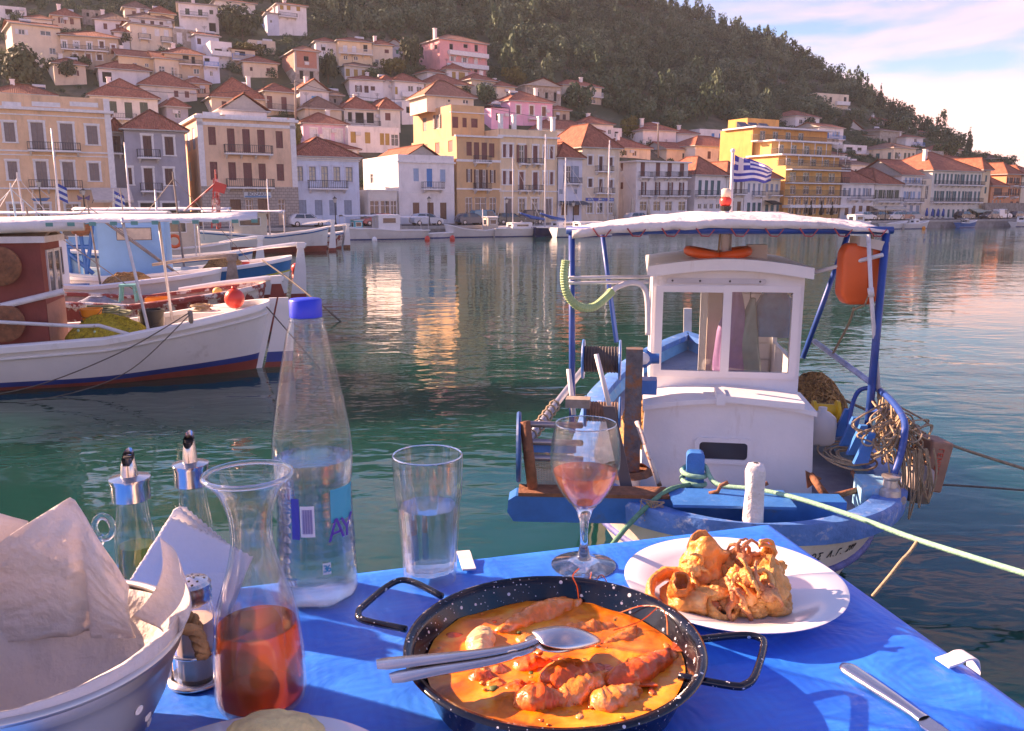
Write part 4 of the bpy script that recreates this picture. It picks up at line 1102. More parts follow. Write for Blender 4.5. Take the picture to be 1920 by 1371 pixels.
hh('tall white house with red roof rising behind the yellow hotel',1492,1537,220,252,'white',roof=('hip',1.4),D=8,wins=[('g',W_,224,232,6,[1502,1513,1525])],balc=[(1498,1537,236,229,'iron')])
hh('white house with bright blue doors and balcony right of the hotel',1536,1582,240,284,'white',roof=('gable',.9),wins=[('s','blue',248,258,5,[1541,1549]),('s','paleblue',246,256,4,[1563,1570]),('s','paleblue',268,280,5,[1563,1573])],balc=[(1536,1580,259,252,'blue')])
hh('cream gable house with green shutters at the foot of the pines',1578,1618,243,258,'cream',roof=('front',1.8),wins=[('s','green',247,254,4,[1594,1609])])
hh('grey stone house with a flat shed roof under the cream gable',1592,1645,254,276,'darkstone',roof=('shed',.5))
hh('big villa with arched terrace standing alone in the pines',1530,1592,176,212,'cream',roof=('flat',.5),wins=[('h','grey',184,190,8,[1540]),('h','grey',182,192,5,[1558]),('h','grey',182,192,5,[1585])],balc=[(1566,1592,196,190,'solid')])
hh('lower white annex stepping down from the villa in the pines',1588,1612,205,222,'white',roof=('flat',.4),wins=[('s','greyblue',209,216,4,[1606])])
hh('little white house with a red roof below the tall cypresses',1640,1670,227,244,'white',roof=('hip',1.1),wins=[('s','greyblue',230,240,4,[1652,1664])])
hh('old bare stone tower house right of the cream gable',1650,1692,247,276,'stone',roof=('hip',.7),tile='brown',wins=[('h','grey',260,270,4,[1655]),('h','grey',259,269,5,[1668])])
hh('wide brown-roofed house behind the stone tower house',1694,1742,248,262,'sand',roof=('hip',1.1),wins=[('g',W_,251,258,3,[1732,1737])],chim=[(.5,.4)])
hh('white house with laundry-blue balcony below the wide brown roof',1699,1731,259,282,'white',roof=('hip',.8),wins=[('g','blue',260,267,5,[1717]),('g',W_,268,273,3,[1722])],balc=[(1711,1735,273,267,'blue')])
hh('big cream stone house with shuttered windows and brown hip roof',1676,1718,279,318,'cream',roof=('hip',1.2),D=10,ang=0,tile='brown',wins=[('s','green',286,298,4,[1683,1697.5,1705,1713])],side=[('s','teal',286,300,6,[1668]),('s','teal',288,302,7,[1646])],balc=[(1692,1706,306,300,'iron')])
hh('long roofless stone house with a row of six windows',1719,1770,283,312,'stone',roof=('flat',.3),ang=0,wins=[('h','grey',289,300,3.5,[1725,1732,1739,1746,1753,1760])])
hh('red-roofed house with two white windows by the lone cypress',1762,1804,282,300,'tan',roof=('hip',1.3),wins=[('g',W_,286,293,4,[1783,1796])])
hh('white hut with long low red roofs under the lone cypress',1772,1812,300,312,'white',roof=('hip',1.1))
hh('old rubble house with dark window holes right of the hotel',1574,1642,310,336,'offwhite',roof=('hip',.9),tile='brown',ang=0,wins=[('h','grey',317,327,4,[1585,1594.5,1605,1617,1630])])
hh('white house with open verandas between hotel and stone houses',1582,1626,272,300,'white',roof=('flat',.3),wins=[('h','grey',276,284,12,[1593]),('h','grey',277,284,8,[1612])],balc=[(1583,1624,287,281,'white')])
hh('white house with a flat red canopy roof tucked beside the hotel terraces',1536,1584,290,312,'white',roof=('hip',.8),wins=[('s','paleblue',293,300,5,[1560,1573])])
hh('long red-roofed house behind the large white building',1800,1872,318,336,'offwhite',roof=('hip',1.6),ang=0)
hh('low red-roofed house just below the ruined frame',1855,1900,322,340,'tan',roof=('hip',1.4),ang=0)
hh('tiny white chapel-like house lost in the scrub of the hillside',1366,1394,194,204,'white',roof=('hip',.8),tile='brown',D=5)
hh('grey stone terrace house with small windows above the dark house roofs',600,642,180,200,'darkstone',roof=('hip',1.0),tile='brown',wins=[('h','grey',184,192,5,[612,628])])
hh('small white house with a turquoise awning below the brown-shuttered one',213,242,62,86,'white',roof=('hip',.8),wins=[('h','grey',70,80,12,[226])])
hh('low house whose red roof shows over the yellow mansion parapet',-20,104,178,196,'sand',ang=0)
house('white gabled attic with a small window on the peach mansion roof',416,500,209,None,'white',base=i3['P'](i3['L'] *.3,4.5,i3['zt'] -.7),found=.2,D=6,roof=('front',1.5),grp=G_H,wins=[('g','brown',205,212,8,[458])])
hh('narrow white stair house right of the cream loggia',753,792,192,232,'white',roof=('flat',.3),wins=[('h','grey',200,212,9,[766]),('g',W_,215,226,7,[781])])
hh('pale little house under the blue awning terrace',50,97,37,52,'offwhite',roof=('hip',.8),wins=[('g',W_,41,48,8,[66,84])])
hh('roofless stone ruin close to the hilltop',153,194,19,36,'darkstone',roof=('flat',.3),wins=[('h','grey',23,31,6,[164,181])])
hh('pale pink wing with a porch left of the rose pink house',921,954,203,242,'rose',roof=('shed',.7),wins=[('h','grey',212,226,8,[934])])
hh('brown wooden house beside the stone gable above the rose pink house',1038,1068,208,230,'tan',roof=('hip',.8),wins=[('s',Db,214,224,6,[1046,1058])])
hh('white terrace house with columns left of the pale green tree',1128,1166,240,266,'white',roof=('flat',.4),wins=[('h','grey',246,256,10,[1140]),('h','grey',247,257,7,[1156])])
hh('cream cottage tucked under the tan balcony house',100,160,122,150,'cream',roof=('hip',1.0),wins=[('s',Br,130,140,7,[116,140])])
hh('small pink plastered house between the ochre and the cream awning house',345,392,158,180,'peach',roof=('hip',1.0),wins=[('s',Br,164,174,7,[358,378])])
# open concrete frame on the right
p=hill(1868,320); dist=(p-CAM).dot(FWD); u=dist/FPX
t=thing('concrete_frame_building','unfinished open concrete frame with a tiled roof against the far hill','building',p)
for i in range(4):
    for k in range(2): b=MB(); b.box(p+QU*(i*12*u-18*u) +QN*(k*5) +V3((0,0,-3)),QU*.4,QN*.4,V3((0,0,22*u+3))); b.build('pillar',PAINT['concrete'],t)
b=MB(); b.box(p-QU*19*u+V3((0,0,10*u)),QU*39*u,QN*5.4,V3((0,0,.3))); b.build('floor_slab',PAINT['concrete'],t)
make_roof(t,'hip',p-QU*18*u,QU,37*u,QN,5.4,p.z+22*u,1.3,.8,'brown')

# ---------------------------------------------------------------- the wooded slope
spots=scatter(1700,(-260,2050),wood_mask,1.5,4.8,2.9)
VV,TT=[],[]
for p,s in spots:
    pine=rng.random() < 0.10
    V,t=(rng.choice(PROTO_P) if pine else rng.choice(PROTO))
    sz=s*(rng.uniform(1.6,2.1) if pine else rng.uniform(0.85,1.2))
    VV.append(transform(V,(p.x,p.y,p.z-0.4),s,sz,rng.uniform(0,6.28)))
    TT.append(np.clip(t*0.5+rng.uniform(-0.2,0.65),0,1))
tag(mesh_quads('woodland',np.concatenate(VV),np.concatenate(TT),M_OLIVE),'dark olive and scrub woodland covering the hillside above the houses','woodland',kind='stuff')

# cypresses against the sky
for px,py,h,w,lab in [(1622,214,76,12,'tallest dark cypress rising from the pine clump on the ridge'),
                          (1648,218,62,8,'slim cypress just beyond the clump of pines on the ridge'),
                          (1671,232,50,9,'lone slim cypress on the slope above the small white house'),
                          (1815,296,58,13,'broad pointed cypress standing alone by the lower red roofs'),
                          (1727,254,32,5,'first of two small thin cypresses low on the skyline'),
                          (1732,254,36,5,'second and taller of two small thin cypresses low on the skyline')]:
    single_tree('cypress_tree',lab,px,py,h,w,'cypress','cypresses on the ridge',n=700)
# pines along the crest
for i,(px,py,h,w) in enumerate([(1180,6,40,30),(1205,12,42,22),(1240,26,44,20),(1262,34,40,24),(1285,42,42,22),(1308,50,52,26),(1330,58,44,28),(1352,68,40,26),(1374,74,36,28),(1396,84,34,28),
                                    (1418,92,40,26),(1440,102,44,30),(1462,112,40,26),(1486,122,44,40),(1508,136,40,44),(1530,146,26,28),(1552,160,28,24),(1574,174,26,30),(1596,190,26,26),(1632,212,46,26),(1612,212,40,22),(1690,248,24,34),(1712,258,20,30),(1750,276,20,30),(1778,288,22,34)]):
    single_tree('pine_tree','dark pine on the hill crest standing out against the sky',px,py,h,w,'pine' if i % 4 != 3 else 'round','pines along the hill crest',M_PINE,n=520)

# ---------------------------------------------------------------- single trees and shrubs of the town
for px,py,h,w,kind,leaf,lab in [
    (46,166,72,112,'round',M_DARKLEAF,'large dark olive tree below the tall cream house'),(125,150,36,44,'round',M_DARKLEAF,'dark round tree beside the big olive tree, half behind the roofs'),
    (455,72,62,92,'round',M_DARKLEAF,'big dark tree right of the plain tall white house'),(615,152,54,44,'round',M_DARKLEAF,'dark bushy tree right of the unfinished brick house'),
    (238,84,26,32,'round',M_DARKLEAF,'small dark tree beside the turquoise awning'),(560,278,50,26,'round',M_AUTUMN,'green bush squeezed between the peach mansion and the pink house'),
    (912,196,40,44,'round',M_OLIVE,'grey-green olive tree left of the rose pink house'),(962,160,32,54,'round',M_AUTUMN,'yellowing round tree above the grey olive tree'),
    (735,140,30,60,'round',M_AUTUMN,'light green shrubby tree above the white porch house'),(770,128,56,50,'round',M_DARKLEAF,'tall dark tree left of the pink apartment house'),
    (1085,206,46,70,'round',M_OLIVE,'olive tree under the white columned balcony'),(1176,262,40,44,'round',M_AUTUMN,'pale green tree left of the blank-walled white house'),
    (1585,256,40,36,'round',M_DARKLEAF,'dark tree between the blue-doored house and the cream gable'),(1630,290,30,40,'round',M_OLIVE,'bush beside the big cream stone house'),
    (1668,262,30,34,'round',M_PINE,'dark clump of foliage under the little white house'),(1770,298,30,60,'round',M_PINE,'broad dark tree left of the lone cypress'),
    (1500,248,36,60,'round',M_DARKLEAF,'dark tree behind the hotel roof'),(1838,322,26,44,'round',M_PINE,'low dark tree left of the ruined concrete frame'),
    (870,182,22,34,'round',M_DARKLEAF,'small dark tree beside the sand coloured house'),(700,152,22,40,'round',M_OLIVE,'grey shrub right of the low brown-roofed white house'),
    (470,104,24,60,'round',M_AUTUMN,'green thicket above the blue tarpaulin house'),(150,130,24,50,'round',M_DARKLEAF,'dark bushes in front of the tan balcony house')]:
    single_tree('tree',lab,px,py,h,w,kind,'trees between the houses',leaf,n=1100)
# scrub between the houses
def town_mask(x,y,p):
    if y < interp(TOWN_TOP,x) or x < -80 or x > 1960: return False
    return all((p.xy-q.xy).length > r*.85 for q,r in HOUSE_SPOTS)
sp2=scatter(1500,(-80,1960),town_mask,.8,2.0,1.9)
VV,TT=[],[]
for p,s in sp2:
    V,t_=rng.choice(PROTO)
    VV.append(transform(V,(p.x,p.y,p.z-0.4),s,s*rng.uniform(.8,1.2),rng.uniform(0,6.28))); TT.append(np.clip(t_*.5+rng.uniform(0,.5),0,1))
tag(mesh_quads('scrub',np.concatenate(VV),np.concatenate(TT),M_OLIVE),'low scrub and bushes growing between the hillside houses','scrub',kind='stuff')

# ================================================================== BOATS
M_HULLW=mat('white hull paint',(0.80,0.78,0.77),0.35,var=0.06,scale=1.2,dirt=(0.45,0.40,0.36),dscale=1.6,dlo=0.6,dhi=0.85,bump=0.05,bscale=14)
M_DECKW=mat('white deck paint',(0.70,0.66,0.62),0.6,var=0.12,scale=2.5,dirt=(0.42,0.33,0.26),dscale=2.5,dlo=0.55,dhi=0.75,bump=0.15,bscale=25)
M_ANTIF=mat('red antifouling',(0.26,0.055,0.04),0.7,var=0.25,scale=2)
M_BOOT=mat('blue boot stripe',(0.03,0.06,0.26),0.45,var=0.15)
M_PEEL=mat('peeling white and red paint',(0.66,0.60,0.56),0.7,var=0.1,scale=3,dirt=(0.30,0.06,0.05),dscale=2.2,dlo=0.47,dhi=0.52,bump=0.3,bscale=12)
M_BLUEP=mat('blue boat paint',(0.035,0.16,0.46),0.45,var=0.2,scale=3,dirt=(0.10,0.10,0.12),dscale=3,dlo=0.62,dhi=0.8,bump=0.1,bscale=25)
M_LBLUE=mat('light blue boat paint',(0.22,0.46,0.68),0.5,var=0.15,scale=3,dirt=(0.55,0.52,0.48),dscale=4,dlo=0.58,dhi=0.72,bump=0.1,bscale=30)
M_CABBLUE=mat('pale blue cabin paint',(0.25,0.50,0.78),0.55,var=0.08,scale=1.5)
M_YEL=mat('yellow line paint',(0.65,0.60,0.06),0.5)
M_TARP=mat('white tarpaulin',(0.74,0.70,0.68),0.7,var=0.08,scale=1.2,bump=0.25,bscale=5,dirt=(0.50,0.42,0.38),dscale=1.5,dlo=0.6,dhi=0.8)
M_TARPG=mat('teal tarpaulin edge',(0.12,0.32,0.30),0.7)
M_WOODG=mat('grey weathered wood',(0.30,0.25,0.21),0.85,var=0.3,scale=6,bump=0.3,bscale=30)
M_REDCAB=mat('oxide red cabin boards',(0.23,0.05,0.04),0.65,var=0.15,scale=3,bump=0.1,bscale=20)
M_PLY=mat('bare reddish plywood',(0.40,0.20,0.15),0.7,var=0.15,scale=4)
M_RUST=mat('rusty iron',(0.24,0.10,0.05),0.85,var=0.4,scale=9,bump=0.4,bscale=40,dirt=(0.10,0.07,0.06),dscale=7)
M_ROPE=mat('hemp rope',(0.38,0.28,0.18),0.9,var=0.25,scale=30,bump=0.4,bscale=90)
M_ROPED=mat('dark mooring rope',(0.12,0.10,0.085),0.9,var=0.3,scale=20)
M_ROPEG=mat('green polypropylene rope',(0.26,0.50,0.36),0.7,var=0.2,scale=30,bump=0.4,bscale=70)
M_NETY=mat('yellow fishing net',(0.46,0.36,0.03),0.85,var=0.4,scale=25,bump=0.7,bscale=60,dirt=(0.20,0.16,0.02),dscale=14,dlo=0.5,dhi=0.62)
M_NETO=mat('orange brown net',(0.42,0.23,0.08),0.9,var=0.5,scale=30,bump=0.8,bscale=60,dirt=(0.16,0.09,0.05),dscale=18,dlo=0.5,dhi=0.62)
M_ORANGE=mat('orange plastic',(0.80,0.13,0.03),0.4,var=0.08,sss=0.05)
M_ORB=mat('orange bucket plastic',(0.85,0.28,0.02),0.45,var=0.08)
M_REDB=mat('red buoy vinyl',(0.75,0.06,0.04),0.35,var=0.1)
M_BLACKP=mat('black plastic',(0.015,0.014,0.014),0.5,var=0.2,scale=5)
M_PIPEW=mat('white pipe',(0.66,0.64,0.66),0.4,var=0.12,scale=5,dirt=(0.35,0.2,0.12),dscale=6,dlo=0.62,dhi=0.72)
M_GLASSB=glass_mat('boat window glass',(0.80,0.86,0.88),0.0,edge=0.55,base=.13)
M_DARKGL=mat('dark tinted glass',(0.03,0.035,0.045),0.08,spec=0.8)

def shape_fn(t,es,eb):
    if t < es: return math.sqrt(max(0,1-((es-t) /es) ** 2)) ** 0.9
    if t > eb: return max(0.0,1-((t-eb) /(1-eb)) ** 2.1)
    return 1.0
class Boat:
    """a boat lying at S (post at the waterline), pointing along L"""
    def __init__(s,name,label,S,ang,length,beam,sheer,es=.26,eb=.5,rs=.25,rb=.55,cat='boat',group=None,transom=0.0):
        s.L=V3((math.sin(ang),math.cos(ang),0)); s.W=V3((s.L.y,-s.L.x,0)); s.W=-s.W if s.W.y > .1 else s.W; s.S=V3((S[0],S[1],0))
        s.len,s.B,s.sheer=length,beam/2,sheer
        s.es,s.eb,s.rs,s.rb,s.tr=es,eb,rs,rb,transom
        s.root=thing(name,label,cat,s.S,group)
    def p(s,l,w,z): return s.S+s.L*l+s.W*w+V3((0,0,z))
    def sh(s,t): return interp(s.sheer,t)
    def hb(s,t): return s.B*max(shape_fn(t,s.es,s.eb),s.tr if t < .3 else 0)
    def ll(s,t,z):
        l=s.len*t; q=max(0,z) /s.sh(t)
        if t < s.es: l -= s.rs*q*(1-t/s.es)
        if t > s.eb: l += s.rb*q*((t-s.eb) /(1-s.eb)) ** 1.5
        return l
    def br(s,t,z,zk=-.5):
        q=max(0,(z-zk) /(s.sh(t) -zk)); e=max(0,1-t/s.es) if t < s.es else (max(0,(t-s.eb) /(1-s.eb)) if t > s.eb else 0)
        return s.hb(t) *q ** (0.34+0.5*e)
    def pt(s,t,side,z,off=0.0): return s.p(s.ll(t,z),side*(s.br(t,z) +off),z)
    def hull(s,bands,mats,n=36,deck=.35,deckm=None,gunm=None,gw=.13,rubm=None,rub=None,innerm=None,gun_h=.09):
        """bands: functions of the sheer height giving the lower edges of the paint bands"""
        ts=[0.5-0.5*math.cos(math.pi*i/n) for i in range(n+1)]
        b=MB(); K=len(bands)
        sub=[]
        for k in range(K):
            sub.append((bands[k],k))
        lv=lambda t: [f(s.sh(t)) for f,_ in sub] +[s.sh(t)]
        rows2=[]
        for t in ts:
            z=lv(t); fine,mi=[],[]
            for k in range(K):
                for q in range(3): fine.append(lerp(z[k],z[k+1],q/3)); mi.append(k)
            fine.append(z[-1]); rows2.append((t,fine,mi))
        for side in (-1,1):
            k0=len(b.v); M=len(rows2[0][1])
            for t,fine,mi in rows2:
                for z in fine: b.v.append(tuple(s.pt(t,side,z)))
            for i in range(len(ts) -1):
                for j in range(M-1):
                    a=k0+i*M+j; f=[a,a+M,a+M+1,a+1]
                    b.f.append(f if side > 0 else f[::-1]); b.m.append(rows2[i][2][j])
        if s.tr:
            b.poly([s.pt(0,-1,z) for z in rows2[0][1]] +[s.pt(0,1,z) for z in rows2[0][1][::-1]],K-1)
        auto_smooth(b.build('hull',mats,s.root),40)
        d=MB()
        for i in range(len(ts) -1):
            z0,z1=s.sh(ts[i]) -deck,s.sh(ts[i+1]) -deck
            d.quad(s.pt(ts[i],-1,z0,-.03),s.pt(ts[i],1,z0,-.03),s.pt(ts[i+1],1,z1,-.03),s.pt(ts[i+1],-1,z1,-.03))
            for side in (-1,1):
                d.quad(s.pt(ts[i],side,z0,-.04),s.pt(ts[i+1],side,z1,-.04),s.pt(ts[i+1],side,s.sh(ts[i+1]),-.06),s.pt(ts[i],side,s.sh(ts[i]),-.06),1)
        d.build('deck',[deckm or M_DECKW,innerm or deckm or M_DECKW],s.root)
        g=MB()
        for side in (-1,1):
            k0=len(g.v)
            for t in ts:
                z=s.sh(t); c=s.pt(t,side,z)
                for off,dz in ((.05,-gun_h),(.06,.01),(.03,.04),(-gw,.04),(-gw,-.05)):
                    e=off if s.hb(t) > .15 or s.tr else off*.4
                    g.v.append(tuple(s.p(s.ll(t,z),side*max(0,s.br(t,z) +e),z+dz)))
            for i in range(len(ts) -1):
                for j in range(5):
                    a=k0+i*5+j; a2=k0+i*5+(j+1) % 5; f=[a,a2,a2+5,a+5]
                    g.f.append(f if side < 0 else f[::-1]); g.m.append(0)
        auto_smooth(g.build('gunwale',gunm or M_HULLW,s.root),50)
        if rub:
            r=MB()
            for side in (-1,1):
                r.tube([s.pt(t,side,rub(s.sh(t)),.012) for t in ts],.035,6)
            r.build('rub_rail',rubm or M_HULLW,s.root,smooth=True)
    def post(s,name,t,top,m,wid=.12,thick=.09,z0=-.5,rk=None):
        b=MB(); l0=s.ll(t,0); l1=s.ll(t,s.sh(t)); sg=-1 if t < .5 else 1
        l2=l1+(l1-l0) *(top-s.sh(t)) /s.sh(t)
        b.prism([s.p(l0-sg*wid*.3-(l1-l0) *.4,-thick/2,z0),s.p(l1-sg*wid*.3,-thick/2,s.sh(t)),s.p(l2-sg*wid*.3,-thick/2,top),s.p(l2+sg*wid,-thick/2,top),s.p(l1+sg*wid,-thick/2,s.sh(t)),s.p(l0+sg*wid-(l1-l0) *.4,-thick/2,z0)],s.W*thick)
        return b.build(name,m,s.root)
    def rudder(s,m_up,m_low,head=1.9,tiller=1.6,tm=None,bootm=None,boot=(.12,.24)):
        """stern rudder hung on the post, with its tiller running forward"""
        l0=s.ll(0,0) -.14; l1=s.ll(0,s.sh(0)) -.14
        f=lambda z: lerp(l0,l1,z/s.sh(0))
        prof=[(.0,.42),(.5,.40),(.9,.33),(head*.75,.24),(head,.14)]
        zs=[-.5,boot[0],boot[1],s.sh(0) *.7,head]
        wd=lambda z: interp([(-.5,.62),(.2,.56),(s.sh(0),.34),(head,.2)],z)
        out=None
        b=MB()
        for k in range(len(zs) -1):
            a,c=zs[k],zs[k+1]
            b.prism([s.p(f(a) -.02,-.035,a),s.p(f(c) -.02,-.035,c),s.p(f(c) -.02-wd(c),-.035,c),s.p(f(a) -.02-wd(a),-.035,a)],s.W*.07,0 if k >= 2 else (1 if k == 0 else 2))
        out=b.build('rudder',[m_up,m_low,bootm or M_BOOT],s.root)
        if tiller:
            t=MB(); z=head+.02
            t.tube([s.p(f(head) -.32,0,z),s.p(f(head) +.1,0,z+.04),s.p(f(head) +tiller*.55,.0,z-.06),s.p(f(head) +tiller,.0,z-.2)],[.075,.08,.06,.045],6)
            t.cbox(s.p(f(head) -.12,0,z),.2,.3,.22,(s.W,s.L,V3((0,0,1))))
            t.build('tiller',tm or m_up,out)
        return out
    def cabin(s,l0,l1,w0,w1,z0,z1,m,roofm=None,wins=(),name='cabin',over=.1,crown=.08,rim=None):
        """deckhouse with cambered roof; wins: (face, a0, a1, z0, z1) with face 'n'ear/'a'ft"""
        t=MB(); up=V3((0,0,1))
        c=[(l0,w0),(l1,w0),(l1,w1),(l0,w1)]
        for k in range(4):
            a,bb=c[k],c[(k+1) % 4]
            t.quad(s.p(*a,z0),s.p(*bb,z0),s.p(*bb,z1),s.p(*a,z1))
        o=t.build(name,m,s.root)
        r=MB(); n=8
        for i in range(n):
            wa,wb=lerp(w0-over,w1+over,i/n),lerp(w0-over,w1+over,(i+1) /n)
            za,zb=z1+crown*math.sin(math.pi*i/n),z1+crown*math.sin(math.pi*(i+1) /n)
            r.box(s.p(l0-over,wa,za),s.L*(l1-l0+2*over),s.p(0,wb,zb) -s.p(0,wa,za),up*.07)
        r.build('cabin_roof',roofm or M_HULLW,o)
        for face,a0,a1,za,zb in wins:
            f=MB(); g=MB(); fr=.05
            if face in 'np':
                w=w0 if face == 'n' else w1; sg=-1 if face == 'n' else 1
                if (w0 > w1): sg=-sg
                Q=lambda a,z,d: s.p(a,w+sg*d,z)
                ax=s.L; dp=s.W*sg
            else:
                l=l0 if face == 'a' else l1; sg=-1 if face == 'a' else 1
                Q=lambda a,z,d: s.p(l+sg*d,a,z)
                ax=s.W; dp=s.L*sg
            f.box(Q(a0-fr,za-fr,0),ax*(a1-a0+2*fr),dp*.03,up*fr); f.box(Q(a0-fr,zb,0),ax*(a1-a0+2*fr),dp*.03,up*fr)
            f.box(Q(a0-fr,za,0),ax*fr,dp*.0299,up*(zb-za)); f.box(Q(a1,za,0),ax*fr,dp*.0299,up*(zb-za))
            fo=f.build('window',rim or M_HULLW,o)
            g.quad(Q(a0,za,.012),Q(a1,za,.012),Q(a1,zb,.012),Q(a0,zb,.012)); g.build('pane',M_DARKGL,fo)
        return o
    def canopy(s,l0,l1,w0,w1,z,m=None,arch=.12,poles=(),n=10,polem=None,r=.03,sag=.05,name='canopy',tilt=0.0):
        b=MB(); N=12
        for i in range(N+1):
            for j in range(n+1):
                l=lerp(l0,l1,i/N); w=lerp(w0,w1,j/n)
                q=math.sin(math.pi*j/n)
                zz=z+tilt*(i/N) +arch*q-sag*abs(math.sin(math.pi*i/N*3)) *.5+.02*mnoise.noise(V3((l*1.3,w*1.3,s.S.x)))
                if j in (0,n): zz -= .05+.02*math.sin(i*2.1)
                b.v.append(tuple(s.p(l,w,zz)))
        for i in range(N):
            for j in range(n):
                a=i*(n+1) +j; b.f.append([a,a+n+1,a+n+2,a+1]); b.m.append(0)
        o=b.build(name,m or M_TARP,s.root,smooth=True)
        md=o.modifiers.new('thickness','SOLIDIFY'); md.thickness=.012
        for (la,wa,za,lb,wb) in poles:
            q=MB(); q.tube([s.p(la,wa,za),s.p(lb,wb,z+tilt*((lb-l0) /(l1-l0)) +arch*.2)],r,8); q.build('canopy_pole',polem or M_PIPEW,s.root,smooth=True)
        return o

def heap(name,label,cat,c,rx,ry,h,m,seed=0,lumps=.3,strands=60,sm=None,sr=.012,group=None,ax=None):
    """a heap of net or rope: lumpy mound with loose strands lying over it"""
    X,Y=ax or (V3((1,0,0)),V3((0,1,0)))
    c=V3(c); t=thing(name,label,cat,c,group); b=MB(); n=26; k=12; rg=random.Random(seed)
    def hgt(u,v):
        d=math.hypot(u,v)
        return h*max(0,1-d ** 3.2) *(1+lumps*mnoise.noise(V3((u*2.4+seed,v*2.4,.3)))) +.02*mnoise.noise(V3((u*9,v*9,seed)))
    for i in range(k+1):
        for j in range(n):
            r_=i/k; a=2*math.pi*j/n; u,v=r_*math.cos(a),r_*math.sin(a)
            wob=1+.12*mnoise.noise(V3((math.cos(a) *2,math.sin(a) *2,seed)))
            b.v.append(tuple(c+X*u*rx*wob+Y*v*ry*wob+V3((0,0,hgt(u,v)))))
    for i in range(k):
        for j in range(n):
            a=i*n+j; bb=i*n+(j+1) % n; b.f.append([a,bb,bb+n,a+n][::-1]); b.m.append(0)
    b.build('heap',m,t,smooth=True)
    s_=MB()
    for q in range(strands):
        a=rg.uniform(0,6.28); rr=rg.uniform(.1,.85); u,v=rr*math.cos(a),rr*math.sin(a); th=rg.uniform(0,6.28); pts=[]
        for w in range(7):
            th += rg.uniform(-.7,.7); u += .11*math.cos(th); v += .11*math.sin(th)
            if math.hypot(u,v) > 1: break
            pts.append(c+X*u*rx+Y*v*ry+V3((0,0,hgt(u,v) +sr*.8)))
        if len(pts) > 2: s_.tube(pts,sr,4)
    if s_.v: tag(s_.build('loose_strands',sm or m,t),kind='stuff')
    return t
def coil(name,label,c,r,turns,m,rr=.02,h=.15,cat='rope',seed=1,ax=None,squash=1.0):
    rg=random.Random(seed); pts=[]
    X,Y=ax or (V3((1,0,0)),V3((0,1,0)))
    for i in range(turns*14):
        a=2*math.pi*i/14; q=r*(.55+.45*rg.random() ** .5) if i % 5 == 0 else None
        rad=r*(.8+.2*math.sin(i*.37+seed)) *(.75+.25*math.cos(i*.11))
        pts.append(V3(c) +X*rad*math.cos(a) +Y*rad*squash*math.sin(a) +V3((0,0,rr+h*(i/(turns*14)) +.3*rr*math.sin(i*1.7))))
    b=MB(); b.tube(spline(pts,2),rr,5)
    return tag(b.build(name,m,base=c,smooth=True),label,cat)
def bucket(name,label,c,r,h,m,handle=True):
    t=thing(name,label,'bucket',c); b=MB()
    b.lathe(c,[(r*.8,0),(r*.98,h*.92),(r*1.06,h*.92),(r*1.06,h),(r*.96,h),(r*.78,.02)],24,capb=True)
    b.lathe(V3(c) +V3((0,0,.02)),[(0.001,0),(r*.78,0)],24,capb=False)
    auto_smooth(b.build('pail',m,t),40)
    if handle:
        q=MB(); q.tube([V3(c) +V3((r*1.05*math.cos(a),-r*1.05*abs(math.sin(a)) *.9,h*.93-.5*h*math.sin(a))) for a in np.linspace(0,math.pi,14)],.006,5); q.build('handle',M_IRON,t)
    return t

# ---------------------------------------------------------------- moored boats on the near left
angA=math.atan2(-.96,-.28)
A1=Boat('fishing_boat','white fishing boat with oxide red cabin and yellow nets in its well',(-5.5,17.6),angA,9.5,2.9,[(0,1.42),(.1,1.25),(.28,.95),(.5,.86),(.75,1.0),(1,1.5)],es=.34,eb=.55,rs=.35)
A1.hull([lambda s: -.5,lambda s: .07+.10*max(0,s-.92) *3,lambda s: .17+.12*max(0,s-.92) *3,lambda s: .30+.12*max(0,s-.92) *3],[M_ANTIF,M_BOOT,M_HULLW,M_HULLW],deck=.3,rub=lambda s: s-.22,gun_h=.1)
A1.rudder(M_HULLW,M_ANTIF,1.5,0,boot=(.12,.34))
A1.post('stern_post',0,1.5,M_HULLW)
# near side is W > 0
A1.cabin(3.7,6.6,1.0,-.5,.7,2.80,M_REDCAB,M_WOODG,crown=.14,over=.08,rim=M_PIPEW,wins=[('a',-.35,.05,1.75,2.55),('a',.2,.62,1.75,2.55)])
b=MB(); b.quad(A1.p(3.69,1.0,.7),A1.p(3.69,-.5,.7),A1.p(3.69,-.5,1.6),A1.p(3.69,1.0,1.6)); b.build('plywood_panel',M_PLY,A1.root)
b=MB(); b.box(A1.p(3.62,1.06,2.75),A1.L*3.0,A1.W*.03,V3((0,0,.12))); b.box(A1.p(3.6,-.55,2.75),A1.W*1.63,A1.L*.03,V3((0,0,.12))); b.build('fascia',M_PIPEW,A1.root)
b=MB(); b.tube([A1.p(5.6,1.3,.95),A1.p(5.6,1.3,1.45),A1.p(3.1,1.42,1.22),A1.p(2.75,1.42,1.22),A1.p(2.2,1.36,1.0)],.035,8); b.build('side_rail',M_PIPEW,A1.root,smooth=True)
b=MB(); b.tube([A1.p(6.4,1.25,1.15),A1.p(3.35,1.12,1.85)],.06,10); b.build('boom',M_PIPEW,A1.root,smooth=True)
for k,(l,z) in enumerate([(4.36,2.34),(4.4,1.3)]):
    o=MB(); o.lathe(A1.p(l,1.12,z),[(.02,.10),(.3,.12),(.36,.08),(.36,.02),(.30,0.0)],28,axis=A1.W,capb=True)
    for q in range(8): o.cbox(A1.p(l+.12*math.cos(q*.785),1.26,z+.12*math.sin(q*.785)),.02,.02,.03,(A1.L,A1.W,V3((0,0,1))))
    auto_smooth(o.build('line_hauler_drum',M_RUST,A1.root),40)
